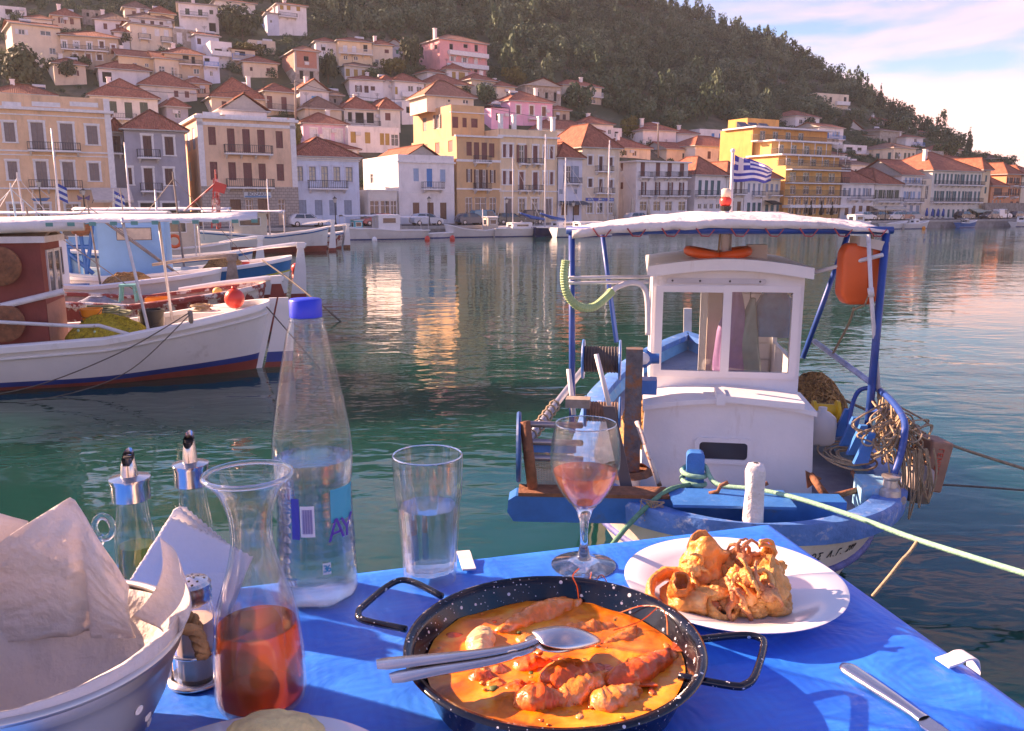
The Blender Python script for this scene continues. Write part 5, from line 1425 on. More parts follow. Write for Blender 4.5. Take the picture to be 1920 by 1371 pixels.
A1.canopy(-.2,8.5,-1.1,1.2,3.22,arch=.09,tilt=-.12,poles=[(1.9,1.25,.9,2.25,1.1),(1.75,-1.2,.95,1.85,-1.0),(6.9,1.2,.9,6.9,1.1)])
for i in range(0,22,2):
    b=MB(); b.box(A1.p(-.2+i*.18,1.21,3.10-i*.0025),A1.L*.12,A1.W*.012,V3((0,0,.07))); b.build('canopy_tie',M_TARPG,A1.root)
b=MB(); b.tube([A1.p(2.9,1.12,3.06),A1.p(4.5,1.14,3.03),A1.p(8.3,1.14,2.98)],[.09,.11,.1],10); b.build('rolled_side_curtain',M_TARP,A1.root,smooth=True)
b=MB(); b.box(A1.p(.35,-.75,.95),A1.L*.9,A1.W*1.5,V3((0,0,.36))); b.build('aft_locker',M_DECKW,A1.root)
b=MB()
for l in (1.5,1.9,2.3): b.box(A1.p(l,-1.28,.78),A1.L*.09,A1.W*.1,V3((0,0,.28)))
b.build('bulwark_stanchion',M_DECKW,A1.root)
b=MB(); b.tube([A1.p(1.15,1.22,1.18),A1.p(1.15,1.26,1.42)],.05,8); b.build('mooring_bitt',M_WOODG,A1.root,smooth=True)
heap('net_heap','heap of yellow fishing net with pale floats in the white boat','fishing net',A1.p(2.75,.62,.86),.82,.58,.44,M_NETY,3,strands=220,sr=.006)
for k,(u,w,z) in enumerate([(3.2,.98,1.08),(2.9,1.06,1.05),(2.62,.96,1.16),(2.35,.92,1.1),(3.05,.8,1.2),(2.5,1.1,1.0),(2.2,.95,.98),(2.75,.85,1.22)]):
    b=MB(); b.ball(A1.p(u,w,z),.026,.026,.032,10,6); tag(b.build('net_float',mat('pale green float',(.45,.62,.45),.5),base=A1.p(u,w,z),smooth=True),'small pale green float on the yellow net heap','net float','floats on the yellow net')
coil('rope_coil','big coil of grey-green rope behind the yellow net',A1.p(2.9,-.1,.95),.52,12,mat('grey green rope',(.16,.19,.13),.9,var=.3,scale=12),.026,.42,ax=(A1.L,A1.W))
bucket('orange_bucket','orange plastic bucket standing on the yellow nets',A1.p(3.05,.42,1.14),.2,.3,M_ORB)
bucket('black_bucket','tall black bucket beside the yellow nets',A1.p(1.95,.45,.8),.24,.58,M_BLACKP)
b=MB(); c=A1.p(.35,.42,1.55); b.ball(c,.2,.2,.21,20,12); b.lathe(c+V3((0,0,.19)),[(.05,0),(.045,.05),(.02,.06)],10); tag(b.build('red_buoy',M_REDB,base=c,smooth=True),'round red buoy on the stern deck of the white boat','buoy')
coil('rope_coil','tangle of thin brown rope on the stern locker of the white boat',A1.p(1.0,.3,1.31),.26,6,M_ROPE,.014,.12,ax=(A1.L,A1.W))
def rope(name,label,pts,r,m,n=6,sm=8,cat='rope'):
    b=MB(); P=spline(pts,sm) if sm else pts; b.tube(P,r,n)
    return tag(b.build(name,m,base=P[0],smooth=True),label,cat)
rope('mooring_rope','dark slack rope hanging along the side of the white boat into the water',[A1.p(1.15,1.36,1.4),A1.p(2.4,1.62,.72),A1.p(4.0,1.7,.15),A1.p(5.6,1.8,.02)],.011,M_ROPED)
rope('mooring_rope','second dark rope crossing the white hull lower down',[A1.p(1.15,1.37,1.36),A1.p(2.2,1.7,.42),A1.p(3.2,1.9,.06),A1.p(4.4,2.3,-.02)],.010,M_ROPED)
rope('mooring_rope','mooring rope from the white stern towards the bottle',[at_y(497,572,17.4),at_y(540,622,16.4),at_z(612,706,-.02)],.013,M_ROPED)

# ---------------------------------------------------------------- peeling boat, its grey neighbour, and the blue-cabin boat
D1=Boat('fishing_boat','old wooden boat with peeling red and white paint and a turquoise stool',(-7.0,22.8),angA,7.5,2.4,[(0,1.35),(.12,1.2),(.4,.95),(1,1.3)],es=.34,eb=.55)
D1.hull([lambda s: -.5,lambda s: .2,lambda s: .62],[M_ANTIF,M_PEEL,M_PEEL],deck=.28,deckm=mat('worn pink deck',(.42,.30,.26),.8,var=.3,scale=5),gunm=M_PEEL)
D1.rudder(M_ANTIF,M_ANTIF,1.42,2.4,M_HULLW,M_ANTIF)
b=MB(); z=.98; c=D1.p(3.2,.2,z)
for sx in (-1,1):
    for sy in (-1,1): b.tube([c+D1.L*.2*sx+D1.W*.2*sy,c+D1.L*.15*sx+D1.W*.15*sy+V3((0,0,.4))],.035,6)
b.cbox(c+V3((0,0,.42)),.4,.4,.05,(D1.L,D1.W,V3((0,0,1)))); tag(b.build('stool',mat('turquoise plastic',(.12,.40,.38),.5),base=c),'turquoise plastic stool on the peeling boat','stool')
b=MB(); c=D1.p(1.0,.3,1.18); b.ball(c,.13,.13,.12); tag(b.build('yellow_float',mat('yellow float',(.75,.5,.12),.5),base=c,smooth=True),'yellowish float lying on the peeling boat','float')
heap('net_heap','grey-blue tarpaulin heap amidships on the peeling boat','tarpaulin',D1.p(4.0,.1,.72),.8,.6,.36,mat('grey tarpaulin',(.22,.24,.30),.8,var=.3,scale=6),9,strands=10)
C1=Boat('fishing_boat','white boat with a grey weathered tiller and rudder',(-9.3,26.0),angA,8,2.6,[(0,1.5),(.12,1.38),(.4,1.15),(1,1.5)],es=.34,eb=.55)
C1.hull([lambda s: -.5,lambda s: .15,lambda s: .3],[M_ANTIF,M_BOOT,M_HULLW],deck=.3)
C1.rudder(M_WOODG,M_WOODG,1.85,2.2,M_WOODG,M_WOODG)
C1.cabin(4.2,6.0,.9,-.7,.8,2.45,M_HULLW,M_WOODG,wins=[('a',.1,.6,1.5,2.2)],rim=M_WOODG)
B1=Boat('fishing_boat','fishing boat with a pale blue cabin and blue and yellow striped hull',(-8.4,30.8),angA,10,3.2,[(0,1.62),(.1,1.45),(.35,1.15),(.6,1.12),(1,1.7)],es=.36,eb=.55,rs=.3)
B1.hull([lambda s: -.5,lambda s: .28,lambda s: s-.52,lambda s: s-.46],[M_ANTIF,M_HULLW,M_YEL,mat('sea blue stripe',(.03,.20,.48),.4)],deck=.3)
B1.rudder(M_HULLW,M_ANTIF,2.0,2.0,M_HULLW,M_ANTIF)
B1.cabin(3.9,6.0,1.05,-.85,.85,3.15,M_CABBLUE,M_HULLW,wins=[('n',4.3,5.4,2.3,2.72)],rim=M_CABBLUE,crown=.05)
b=MB()
b.tube([B1.p(3.5,1.2,1.1),B1.p(5.9,1.3,3.1)],.04,6); b.build('stay_pole',M_WOODG,B1.root)
for (x0,z0,x1,z1) in [(6.2,1.2,7.4,2.4),(6.4,1.2,6.5,2.8),(6.4,1.2,6.1,2.8),(6.2,2.1,7.6,2.1),(7.6,1.1,7.6,2.1),(6.9,1.1,6.9,2.1)]:
    b=MB(); b.tube([B1.p(x0,1.1,z0),B1.p(x1,1.1,z1)],.07,6); b.build('gallows_beam',mat('blue gallows paint',(.03,.16,.46),.5),B1.root)
for l,z,r in [(6.45,2.8,.36),(7.9,1.85,.4)]:
    b=MB(); b.lathe(B1.p(l,1.12,z),[(.04,.16),(r*.6,.15),(r,.10),(r,0)],8,axis=B1.W); b.build('net_hauler_wheel',M_RUST,B1.root)
b=MB(); b.box(B1.p(4.32,1.075,2.32),B1.L*1.06,B1.W*.02,V3((0,0,.38))); b.build('window_board',mat('cream board',(.62,.52,.40),.7,var=.15,scale=6),B1.root)
b=MB(); b.box(B1.p(6.6,.6,.85),B1.L*.9,B1.W*.4,V3((0,0,.95))); b.build('winch_box',M_CABBLUE,B1.root)
B1.canopy(6.0,9.4,-1.2,1.3,2.95,mat('turquoise awning',(.05,.36,.52),.7),arch=.05,poles=[(6.6,1.2,1,6.6,1.2),(9.2,1.2,1.1,9.2,1.2)])
b=MB(); c=B1.p(7.6,.2,2.2); b.ball(c,.35,.3,.22); tag(b.build('red_buoy',M_REDB,base=c,smooth=True),'red buoy heaped on the gear behind the blue gallows','buoy')
b=MB(); c=B1.p(7.6,.2,1.0); b.box(c-B1.L*.4-B1.W*.4,B1.L*.8,B1.W*.8,V3((0,0,1.0))); tag(b.build('crate_stack',mat('dirty white crate',(.55,.5,.45),.7,var=.2),base=c),'dirty white crate stack under the red buoy','crate')
# boats further along the row
def far_boat(label,px,Y,ln,beam,ang,sheer,bands,mats,cab=None,cabm=None,can=None,rud=None,mast=None,gun=None,name='fishing_boat',es=.34,gap=0.0,tr=0.0,cat='boat',roofm=None):
    x=(px-960) /FPX*(Y*math.cos(PITCH) +CAMZ*math.sin(PITCH))
    o=Boat(name,label,(x,Y),ang,ln,beam,sheer,es=es,eb=.55,transom=tr,cat=cat,group='boats moored in the harbour')
    o.hull(bands,mats,n=20,deck=.28,gunm=gun)
    if rud: o.rudder(*rud)
    if cab: o.cabin(*cab,cabm or M_HULLW,roofm or M_HULLW,wins=[('n',lerp(cab[0],cab[1],.2),lerp(cab[0],cab[1],.8),lerp(cab[4],cab[5],.55),lerp(cab[4],cab[5],.85)),('a',lerp(cab[3],cab[2],.25),lerp(cab[3],cab[2],.75),lerp(cab[4],cab[5],.5),lerp(cab[4],cab[5],.85))])
    if can: o.canopy(*can[:5],m=can[5] if len(can) > 5 else None,arch=.1,poles=[(can[0] +.1,can[2] +.05,1.0,can[0] +.1,can[2] +.05),(can[0] +.1,can[3] -.05,1.0,can[0] +.1,can[3] -.05),(can[1] -.1,can[3] -.05,1.0,can[1] -.1,can[3] -.05)])
    if mast:
        for l,z in mast:
            b=MB(); b.tube([o.p(l,0,.8),o.p(l,0,z)],[.06,.04],8); b.build('mast',M_PIPEW,o.root,smooth=True)
    return o
SH1=[(0,1.4),(.15,1.2),(.45,1.0),(1,1.5)]
W3=[lambda s: -.5,lambda s: .14,lambda s: s-.22]
o=far_boat('white boat with blue-lined sheer lying between the blue cabin boat and the rust-streaked one',468,41,8,2.7,angA,SH1,W3,[M_ANTIF,M_HULLW,M_BLUEP],(4.4,6.0,.9,-.8,.8,2.6),None,(2.2,7.4,-1.1,1.2,2.75),(M_HULLW,M_ANTIF,1.9,1.8,M_HULLW,M_ANTIF),[(4.0,4.2)])
for k,(l,z) in enumerate([(3.9,2.2),(3.2,1.85)]):
    b=MB(); c=o.p(l,1.25,z)
    for q in range(20): pass
    b.tube([c+o.L*.26*math.cos(a) +V3((0,0,.26*math.sin(a))) for a in np.linspace(0,6.283,21)[:-1]],.075,8,closed=True)
    tag(b.build('lifebuoy',M_ORANGE,base=c,smooth=True),['upper orange lifebuoy hanging under the white canopy','lower orange lifebuoy hanging under the white canopy'][k],'lifebuoy')
far_boat('cream cabin fishing boat with rust streaks and a coiled hose on its wall',430,50,9,3,angA,SH1,W3,[M_ANTIF,M_HULLW,M_HULLW],(1.6,4.6,1.1,-1,.8,3.0),mat('rust streaked cream',(.62,.54,.42),.7,var=.1,dirt=(.42,.22,.12),dscale=3,dlo=.6,dhi=.75),(-.3,8,-1.3,1.3,3.3),None,[(5.2,7.0)])
o=far_boat('white boat with a blue line and red bottom, outermost in the row',612,66,9.5,3.1,angA,[(0,1.9),(.15,1.6),(.45,1.25),(1,1.7)],[lambda s: -.5,lambda s: .45,lambda s: s-.2],[M_ANTIF,M_HULLW,M_BLUEP],(4.4,6.8,1.1,-.9,1.0,2.9),mat('rust streaked cream',(.62,.54,.42)),(3.0,9,-1.3,1.4,3.1),(M_HULLW,M_ANTIF,2.3,2.2,M_HULLW,M_ANTIF),[(4.2,5.5)])
far_boat('stained white boat with rust running down its stern, beyond the blue-lined one',640,71,8,2.8,angA,SH1,W3,[M_ANTIF,M_PEEL,M_BLUEP],None,None,None,(M_HULLW,M_RUST,1.9,2.0,M_HULLW,M_RUST))
o=far_boat('blue-cabined work boat half hidden behind the white canopy',300,47,9,3,angA,SH1,W3,[M_ANTIF,M_HULLW,M_BLUEP],(2.6,5.0,1.1,-1,.8,2.8),M_CABBLUE,(.6,8,-1.3,1.3,3.1),None,[(4.8,7.5)])
b=MB(); b.tube([at_y(409,430,46),at_y(404,318,46)],[.09,.05],7); b.tube([at_y(345,396,46),at_y(403,345,46)],.05,6)
for k in range(7): b.tube([at_y(398,420-k*12,46),at_y(414,414-k*12,46.2)],.03,5)
for x_ in (397,414): b.tube([at_y(x_,428,46),at_y(x_+(4 if x_ < 400 else -6),335,46)],.04,5)
b.build('lattice_mast',mat('red and white mast paint',(.7,.52,.48),.6,dirt=(.45,.06,.05),dscale=1.4,dlo=.48,dhi=.52),o.root)
b=MB(); c=at_y(412,352,45.7); b.cbox(c,.62,.08,.5,(V3((.9,.3,-.3)).normalized(),V3((-.3,.95,0)),V3((.3,.1,.93)).normalized())); tag(b.build('red_signal_board',mat('red board',(.55,.05,.04),.5),base=c),'tilted red board on the lattice mast before the peach mansion','board')
b=MB(); c=at_y(557,510,45); c.z=.16; b.ball(c,.3,.3,.3,16,10); tag(b.build('red_buoy',M_REDB,base=c,smooth=True),'red buoy floating by itself on the water left of the bottle cap','buoy')
rope('mooring_rope','thick dark mooring rope from the blue-striped boat down to the water',[at_y(492,488,29.6),at_y(540,522,27.5),at_y(592,564,25.5),at_z(640,604,-.02)],.03,M_ROPED)
for k,(bo,l,w,z0,z1,r_) in enumerate([(B1,3.4,.4,1.2,4.6,.04),(B1,8.6,-.3,1.2,4.2,.035),(C1,3.2,.2,1.1,3.6,.03),(C1,6.6,.0,1.2,4.6,.035),(D1,5.2,.3,.9,3.4,.03),(o,6.4,.4,1.0,5.2,.05),(o,1.6,-.3,1.0,4.4,.04)]):
    b=MB(); b.tube([bo.p(l,w,z0),bo.p(l+.15,w,z1)],[r_,r_*.7],7); b.tube([bo.p(l+.14,w,z1*.95),bo.p(l+2.6,w*.5,z0+.2)],.012,4); b.tube([bo.p(l+.14,w,z1*.95),bo.p(l-2.2,w*.5,z0+.3)],.012,4); b.build('mast',M_PIPEW if k % 2 else M_WOODG,bo.root)
for k,(bo,l,w,z,rx,ry,h_,m_,lab) in enumerate([(B1,2.0,.3,1.1,.9,.6,.5,M_NETO,'brown net heap on the after deck of the blue-striped boat'),(B1,8.6,.5,1.05,.8,.6,.7,M_NETY,'yellow net heap forward on the blue cabin boat'),(C1,2.4,.3,1.0,.8,.6,.45,M_NETO,'orange net heap beside the grey tiller'),(C1,7.0,.3,1.05,.7,.6,.6,M_BLUEP,'blue tarpaulin bundle forward on the grey tiller boat'),(D1,5.6,.2,.8,.7,.5,.5,M_NETY,'yellow net heap on the peeling boat by the stool')]):
    heap('net_heap',lab,'fishing net',bo.p(l,w,z),rx,ry,h_,m_,20+k,strands=50,sr=.014,ax=(bo.L,bo.W))
M_CRB=mat('fish crate plastic',(.55,.60,.62),.6,var=.1)
for k,(bo,l,w,z,m_,lab) in enumerate([(B1,2.9,.8,1.1,M_CRB,'pale fish crate near the blue cabin'),(C1,3.4,.7,.95,mat('blue crate',(.05,.2,.45),.6),'blue fish crate on the grey tiller boat'),(D1,2.2,.4,.85,M_ORB,'orange fish crate on the peeling boat'),(B1,1.2,.2,1.2,mat('red crate',(.5,.06,.05),.6),'red fish crate at the stern of the blue-striped boat')]):
    b=MB(); c=bo.p(l,w,z)
    b.box(c,bo.L*.55,bo.W*.38,UPZ*.02); b.box(c,bo.L*.55,bo.W*.025,UPZ*.26); b.box(c+bo.W*.355,bo.L*.55,bo.W*.025,UPZ*.26); b.box(c+bo.W*.026,bo.L*.025,bo.W*.328,UPZ*.259); b.box(c+bo.W*.026+bo.L*.525,bo.L*.025,bo.W*.328,UPZ*.259); tag(b.build('fish_crate',m_,base=c),lab,'crate')
# ---------------------------------------------------------------- yachts and small craft along the far quay
QANG=math.atan2(QU.x,QU.y)
def quay_boat(px,gap):
    r=(px-960) /FPX/math.cos(PITCH) *.98
    return quay_y(r) -gap
M_NAVY=mat('navy hull',(.015,.03,.12),.25,var=.1)
WB=[lambda s: -.5,lambda s: .08,lambda s: .14]
SHF=[(0,.85),(.4,.8),(1,1.25)]
o=far_boat('white motor cruiser with a raked cabin moored near the white house',795,quay_boat(795,4.0),8.6,2.8,QANG+math.pi,[(0,.95),(.4,.95),(1,1.35)],WB,[M_BOOT,M_HULLW,M_HULLW],(3.2,5.6,1.05,-1.05,.8,2.5),None,(-.2,3.2,-1.1,1.1,2.35),None,None,name='motor_boat',es=.1,tr=.85)
far_boat('small white open boat left of the motor cruiser with a turquoise shelter',648,quay_boat(665,4.2),5.5,2.0,QANG,SH1,WB,[M_BOOT,M_HULLW,M_HULLW],(.8,1.7,.7,-.6,.7,2.0),mat('turquoise box',(.06,.42,.48),.6),(-.4,3.2,-.9,.9,2.5))
far_boat('little white dinghy between the cruiser and the wooden fishing boat',803,quay_boat(815,3.5),2.6,1.2,QANG,[(0,.5),(1,.6)],WB,[M_BOOT,M_HULLW,M_HULLW],name='dinghy',tr=.8,es=.1)
far_boat('grey-white wooden fishing boat with an orange heap at its cabin',838,quay_boat(880,4.0),8.4,2.6,QANG,[(0,1.5),(.2,1.0),(.5,.75),(1,1.3)],WB,[M_BOOT,M_HULLW,M_HULLW],(4.9,6.2,.8,-.7,.6,2.2),mat('tan wheelhouse',(.5,.42,.34),.7),None,None,[(4.6,3.2)])
o=far_boat('white sailing yacht with a pale wooden mast by the yellow town house',925,quay_boat(955,4.5),7.5,2.6,QANG,[(0,1.0),(.5,.95),(1,1.2)],WB,[M_BOOT,M_HULLW,M_HULLW],(2.2,4.8,.8,-.8,.8,1.5),None,None,None,[(2.6,9.3)],name='sailing_yacht',tr=.75,es=.12)
b=MB(); b.tube([o.p(2.6,0,8.8),o.p(6.9,0,1.2)],.02,5); b.tube([o.p(2.6,0,9.2),o.p(.2,0,1.0)],.02,5); b.build('rigging',M_PIPEW,o.root)
def yacht(label,px,gap,ln,mastpx,masttop,hullm,lpos,cabm=None,boom=True):
    Y=quay_boat(px,gap); o=far_boat(label,px,Y,ln,2.8,QANG,[(0,1.1),(.5,1.0),(1,1.3)],WB,[M_BOOT,hullm,hullm],(3.0,6.2,.85,-.85,.9,1.6),cabm,None,None,None,name='sailing_yacht',tr=.75,es=.12,gun=M_HULLW)
    top=at_y(mastpx,masttop,o.p(lpos,0,0).y).z
    b=MB(); b.tube([o.p(lpos,0,1.0),o.p(lpos,0,top)],[.10,.07],8); ms=b.build('mast',M_PIPEW,o.root,smooth=True)
    b=MB(); b.tube([o.p(lpos,0,top*.96),o.p(ln*.98,0,1.3)],.018,5); b.tube([o.p(lpos,0,top),o.p(.1,0,1.1)],.018,5)
    for sgn in (-1,1): b.tube([o.p(lpos,0,top*.8),o.p(lpos,sgn*1.2,1.0)],.016,5)
    b.build('rigging',M_PIPEW,o.root)
    if boom:
        b=MB(); b.tube([o.p(lpos-.1,0,2.0),o.p(lpos-1.8,0,2.2),o.p(lpos-3.4,.1,2.7)],[.12,.2,.10],8); b.build('furled_sail',mat('blue sail cover',(.02,.09,.36),.8,var=.2,scale=6,bump=.3,bscale=12),o.root,smooth=True)
    return o
yacht('navy blue hulled sailing yacht with a blue sail cover',1000,4.6,8.5,1012,252,M_NAVY,1.6)
yacht('white sailing yacht with blue covered boom in front of the pale blue house',1040,9.0,8.0,1053,296,M_HULLW,1.4)
yacht('white yacht with the tall thin mast before the cream house',1112,4.6,8.5,1135,263,M_HULLW,2.2,boom=False)
far_boat('little white cabin boat seen just above the canopy edge',1574,quay_boat(1590,5.5),6.5,2.2,QANG,SHF,WB,[M_BOOT,M_HULLW,M_HULLW],(2.4,4.4,.8,-.8,.7,2.2),None,name='motor_boat',es=.1,tr=.8)
far_boat('flat white skiff left of the blue-trimmed speedboat',1655,quay_boat(1670,5),5.4,1.8,QANG,SHF,WB,[M_BOOT,M_HULLW,M_HULLW],None,None,name='skiff',es=.1,tr=.8)
far_boat('white speedboat with blue trim right of the canopy',1692,quay_boat(1715,6.5),6.0,2.1,QANG,SHF,WB,[M_BOOT,M_HULLW,M_HULLW],(2.3,3.4,.5,-.5,.6,1.4),None,name='motor_boat',es=.1,tr=.8)
far_boat('small dark-sided dinghy with an outboard further right',1796,quay_boat(1810,5),4.6,1.7,QANG,SHF,WB,[M_BOOT,M_HULLW,M_BLUEP],(1.4,2.2,.5,-.5,.5,1.3),M_BLACKP,name='dinghy',es=.1,tr=.8)
far_boat('white motorboat cut by the edge of the view',1900,quay_boat(1905,6),6.5,2.2,QANG,SHF,WB,[M_BOOT,M_HULLW,M_HULLW],(2.2,4.2,.8,-.8,.7,1.7),None,name='motor_boat',es=.1,tr=.8)
for k,(px,py,m,lab) in enumerate([(801,441,M_REDB,'tiny red fender floating beside the motor cruiser'),(848,440,M_REDB,'small red float in front of the wooden fishing boat'),(1732,429,M_ORB,'small orange float beside the speedboat'),(702,444,M_HULLW,'small white float near the turquoise shelter boat')]):
    c=at_y(px,py,quay_boat(px,9)); c.z=.12; b=MB(); b.ball(c,.28,.28,.34,10,8); tag(b.build('mooring_float',m,base=c,smooth=True),lab,'float')

# ---------------------------------------------------------------- cars, lamps and parasols on the quay
def make_car(label,px,v,colm,van=False,flip=False):
    p=at_plane(px,405,qp(0,v,0),QN); p.z=ZQ+.006
    L=QU*(-1 if flip else 1); W=QN
    t=thing('parked_car',label,'car',p,'cars parked along the quay')
    Q=lambda x,y,z: p+L*x+W*y+V3((0,0,z))
    prof=[(-2.0,.35),(-2.05,.62),(-1.98,.95),(-1.55,1.38),(-1.2,1.46),(.1,1.46),(.45,1.36),(1.05,.98),(1.75,.84),(2.02,.68),(2.05,.38),(1.75,.26),(-1.7,.26)] if not van else [(-2.1,.35),(-2.12,.9),(-2.0,1.75),(-1.7,1.85),(.6,1.85),(1.1,1.2),(1.8,1.05),(2.1,.8),(2.12,.4),(1.8,.28),(-1.8,.28)]
    b=MB()
    W2=.84
    secs=[(-W2,.93),(-W2+.12,1.0),(W2-.12,1.0),(W2,.93)]
    n=len(prof); k0=len(b.v)
    for w,s_ in secs:
        for x,z in prof: b.v.append(tuple(Q(x*(s_*.5+.5),w*(1 if z < 1.0 else .86),.26+(z-.26) *s_)))
    for i in range(len(secs) -1):
        for j in range(n):
            a=i*n+j; c=i*n+(j+1) % n; b.f.append([a,c,c+n,a+n]); b.m.append(0)
    b.f.append(list(range(n))); b.m.append(0); b.f.append(list(range((len(secs) -1) *n,len(secs) *n))[::-1]); b.m.append(0)
    auto_smooth(b.build('body',colm,t),40)
    top=1.40 if not van else 1.75
    for sgn in (-1,1):
        g=MB(); yy=sgn*(W2*.9)
        for x0,x1,x2,x3 in ([(-1.6,-.45,-.45,-1.3),(-.35,.85,.25,-.35)] if not van else [(-.3,.95,.5,-.3)]):
            g.quad(Q(x0,sgn*.83,.98),Q(x1,sgn*.83,.98),Q(x2,sgn*.735,top),Q(x3,sgn*.735,top))
        g.build('side_window',M_PANE,t)
    g=MB(); g.quad(Q(1.02,-.68,1.03),Q(1.02,.68,1.03),Q(.5,.62,top),Q(.5,-.62,top)); g.build('windscreen',M_PANE,t)
    for x in (-1.3,1.3):
        for sgn in (-1,1):
            w=MB(); w.lathe(Q(x,sgn*.70,.32),[(.05,0),(.30,0),(.32,.04),(.32,.13),(.28,.16),(.06,.15)],18,axis=W*sgn,capb=False,capt=True)
            wo=w.build('wheel',M_BLACKP,t,smooth=False)
            r=MB(); r.lathe(Q(x,sgn*.845,.32),[(.02,.02),(.19,.01),(.2,0)],12,axis=W*sgn); r.build('rim',mat('alloy',(.5,.5,.52),.3,.8),wo)
    for sgn in (-1,1):
        h=MB(); h.cbox(Q(2.0,sgn*.58,.68),.12,.3,.14,(L,W,UPZ)); h.build('headlight',mat('lamp glass',(.8,.8,.78),.1),t)
    return t
def cpaint(n,c): return mat('car paint '+n,c,.25,var=.04,coat=.6)
for lab,px,v,c,van,fl in [('white hatchback parked before the pale lilac-blue house',575,5.0,(.7,.7,.72),False,False),('red car parked in front of the glazed shop',708,6.0,(.45,.03,.03),False,True),('silver hatchback parked before the white house with the blue door',800,5.0,(.42,.46,.52),False,False),
                              ('dark car with a white rear parked by the grey piers',884,5.0,(.05,.06,.09),False,False),('car under a blue cover by the grey piers',912,5.2,(.06,.22,.32),True,False),('dark green car beside the tall yellow house',955,5.0,(.03,.05,.04),False,False),('black van beside the yacht masts',990,5.4,(.02,.02,.025),True,True),
                              ('pale grey car under the parasols of the white house',1196,5.2,(.5,.52,.55),False,False),('white car near the low white house with the name board',1622,5.0,(.7,.7,.7),False,False),('black car next to the white car at the low houses',1650,5.0,(.02,.02,.025),False,False),('silver car before the plant balcony house',1674,5.0,(.5,.52,.54),False,True),
                              ('dark red car before the tan gable house',1694,5.0,(.2,.03,.03),False,False),('blue-grey car left of the blue parasols',1712,5.0,(.2,.24,.3),False,False),('black car right of the blue parasols',1808,5.0,(.02,.02,.03),False,False),('dark car by the stone retaining wall',1856,5.0,(.06,.06,.08),False,True),('white van by the stone retaining wall',1878,5.0,(.7,.7,.7),True,False),('dark car at the far end of the quay',1908,5.0,(.05,.05,.06),False,False)]:
    make_car(lab,px,v,cpaint(lab.split()[0] +str(px),c),van,fl)
def street_lamp(label,px,ytop,v,extra=None):
    p=at_plane(px,405,qp(0,v,0),QN); p.z=ZQ
    h=at_plane(px,ytop,qp(0,v,0),QN).z-ZQ
    t=thing('street_lamp',label,'street lamp',p,'lamps along the quay')
    b=MB(); b.lathe(p,[(.16,0),(.16,.3),(.09,.45),(.06,1.0),(.05,h-.75),(.09,h-.72)],10); b.build('post',M_IRON,t,smooth=True)
    q=MB(); q.lathe(p+V3((0,0,h-.72)),[(.12,0),(.24,.45),(.05,.451)],6); q.build('lantern',mat('lantern glass',(.6,.56,.5),.3),t)
    q=MB(); q.lathe(p+V3((0,0,h-.27)),[(.28,0),(.12,.14),(.04,.2),(.02,.3)],6); q.build('cap',M_IRON,t)
    return t,p,h
t,p,h=street_lamp('street lamp with a model sailing boat ornament before the yellow mansion',79,336,1.2)
o=MB(); c=p+V3((0,0,h-1.9)); o.prism([c-QU*.8+V3((0,0,.12)),c+QU*.85+V3((0,0,.2)),c+QU*.5-V3((0,0,.12)),c-QU*.55-V3((0,0,.12))],QN*.12); o.build('boat_ornament',mat('ornament blue',(.03,.14,.34),.6),t)
o=MB(); o.tube([c-QU*.7,c-QU*.55+UPZ*.75,c-QU*.2+UPZ*.2],.03,5); o.tube([c+QU*.1+UPZ*.9,c+QU*.75+UPZ*.25],.03,5); o.build('sail_outline',M_PIPEW,t)
t,p,h=street_lamp('street lamp with a bow ornament right of the ship lamp',160,352,1.2)
o=MB(); c=p+V3((0,0,h-1.0))
for sg in (-1,1): o.prism([c,c+QU*.55*sg+UPZ*.3,c+QU*.5*sg-UPZ*.22],QN*.1)
o.build('bow_ornament',mat('ornament purple',(.16,.10,.22),.6),t)
for px,y,lab in [(629,368,'black street lamp before the pale lilac-blue house'),(805,368,'black street lamp before the blue door of the white house'),(950,370,'black street lamp before the tall yellow house'),(1075,376,'black street lamp beside the navy yacht'),(1660,386,'tall street lamp among the cars at the low white houses'),(1889,392,'street lamp with blue banners by the retaining wall'),(1860,394,'slim street lamp at the dark car by the wall'),(1510,380,'street lamp in front of the hotel entrance')]:
    street_lamp(lab,px,y,1.4 if px < 1400 else 2.0)
def parasol(label,px,yt,colm,v=7.6):
    p=at_plane(px,405,qp(0,v,0),QN); p.z=ZQ+.13; h=max(1.8,at_plane(px,yt,qp(0,v,0),QN).z-p.z)
    t=thing('closed_parasol',label,'parasol',p,'closed parasols on the quay'); b=MB(); b.tube([p,p+UPZ*h],.03,6); b.lathe(p,[(.3,0),(.3,.08),(.05,.1)],12); b.build('pole',M_IRON,t)
    b=MB(); b.lathe(p+UPZ*(h*.25),[(.12,0),(.26,.05),(.2,h*.4),(.1,h*.62),(.14,h*.66),(.03,h*.76)],12,fn=lambda a,z,r: r*(1+.18*math.cos(6*a))); b.build('folded_cloth',colm,t,smooth=True)
MCP,MBP,MKP=mat('cream canvas',(.6,.54,.44),.85),mat('blue canvas',(.03,.10,.42),.85),mat('black canvas',(.015,.015,.017),.85)
for px,yt,m,lab in [(1152,372,MCP,'closed cream parasol before the cream house'),(1185,371,MCP,'closed cream parasol at the corner of the white balcony house'),(1216,374,MCP,'closed cream parasol between the shop windows of the white balcony house'),(1519,377,MKP,'first closed black parasol before the hotel'),(1539,376,MKP,'middle closed black parasol before the hotel'),(1559,378,MKP,'third closed black parasol before the hotel'),
                       (1737,390,MBP,'first closed blue parasol by the large white building'),(1748,391,MBP,'second closed blue parasol by the large white building'),(1758,392,MBP,'third closed blue parasol by the large white building'),(1768,393,MBP,'fourth closed blue parasol by the large white building')]:
    parasol(lab,px,yt,m)
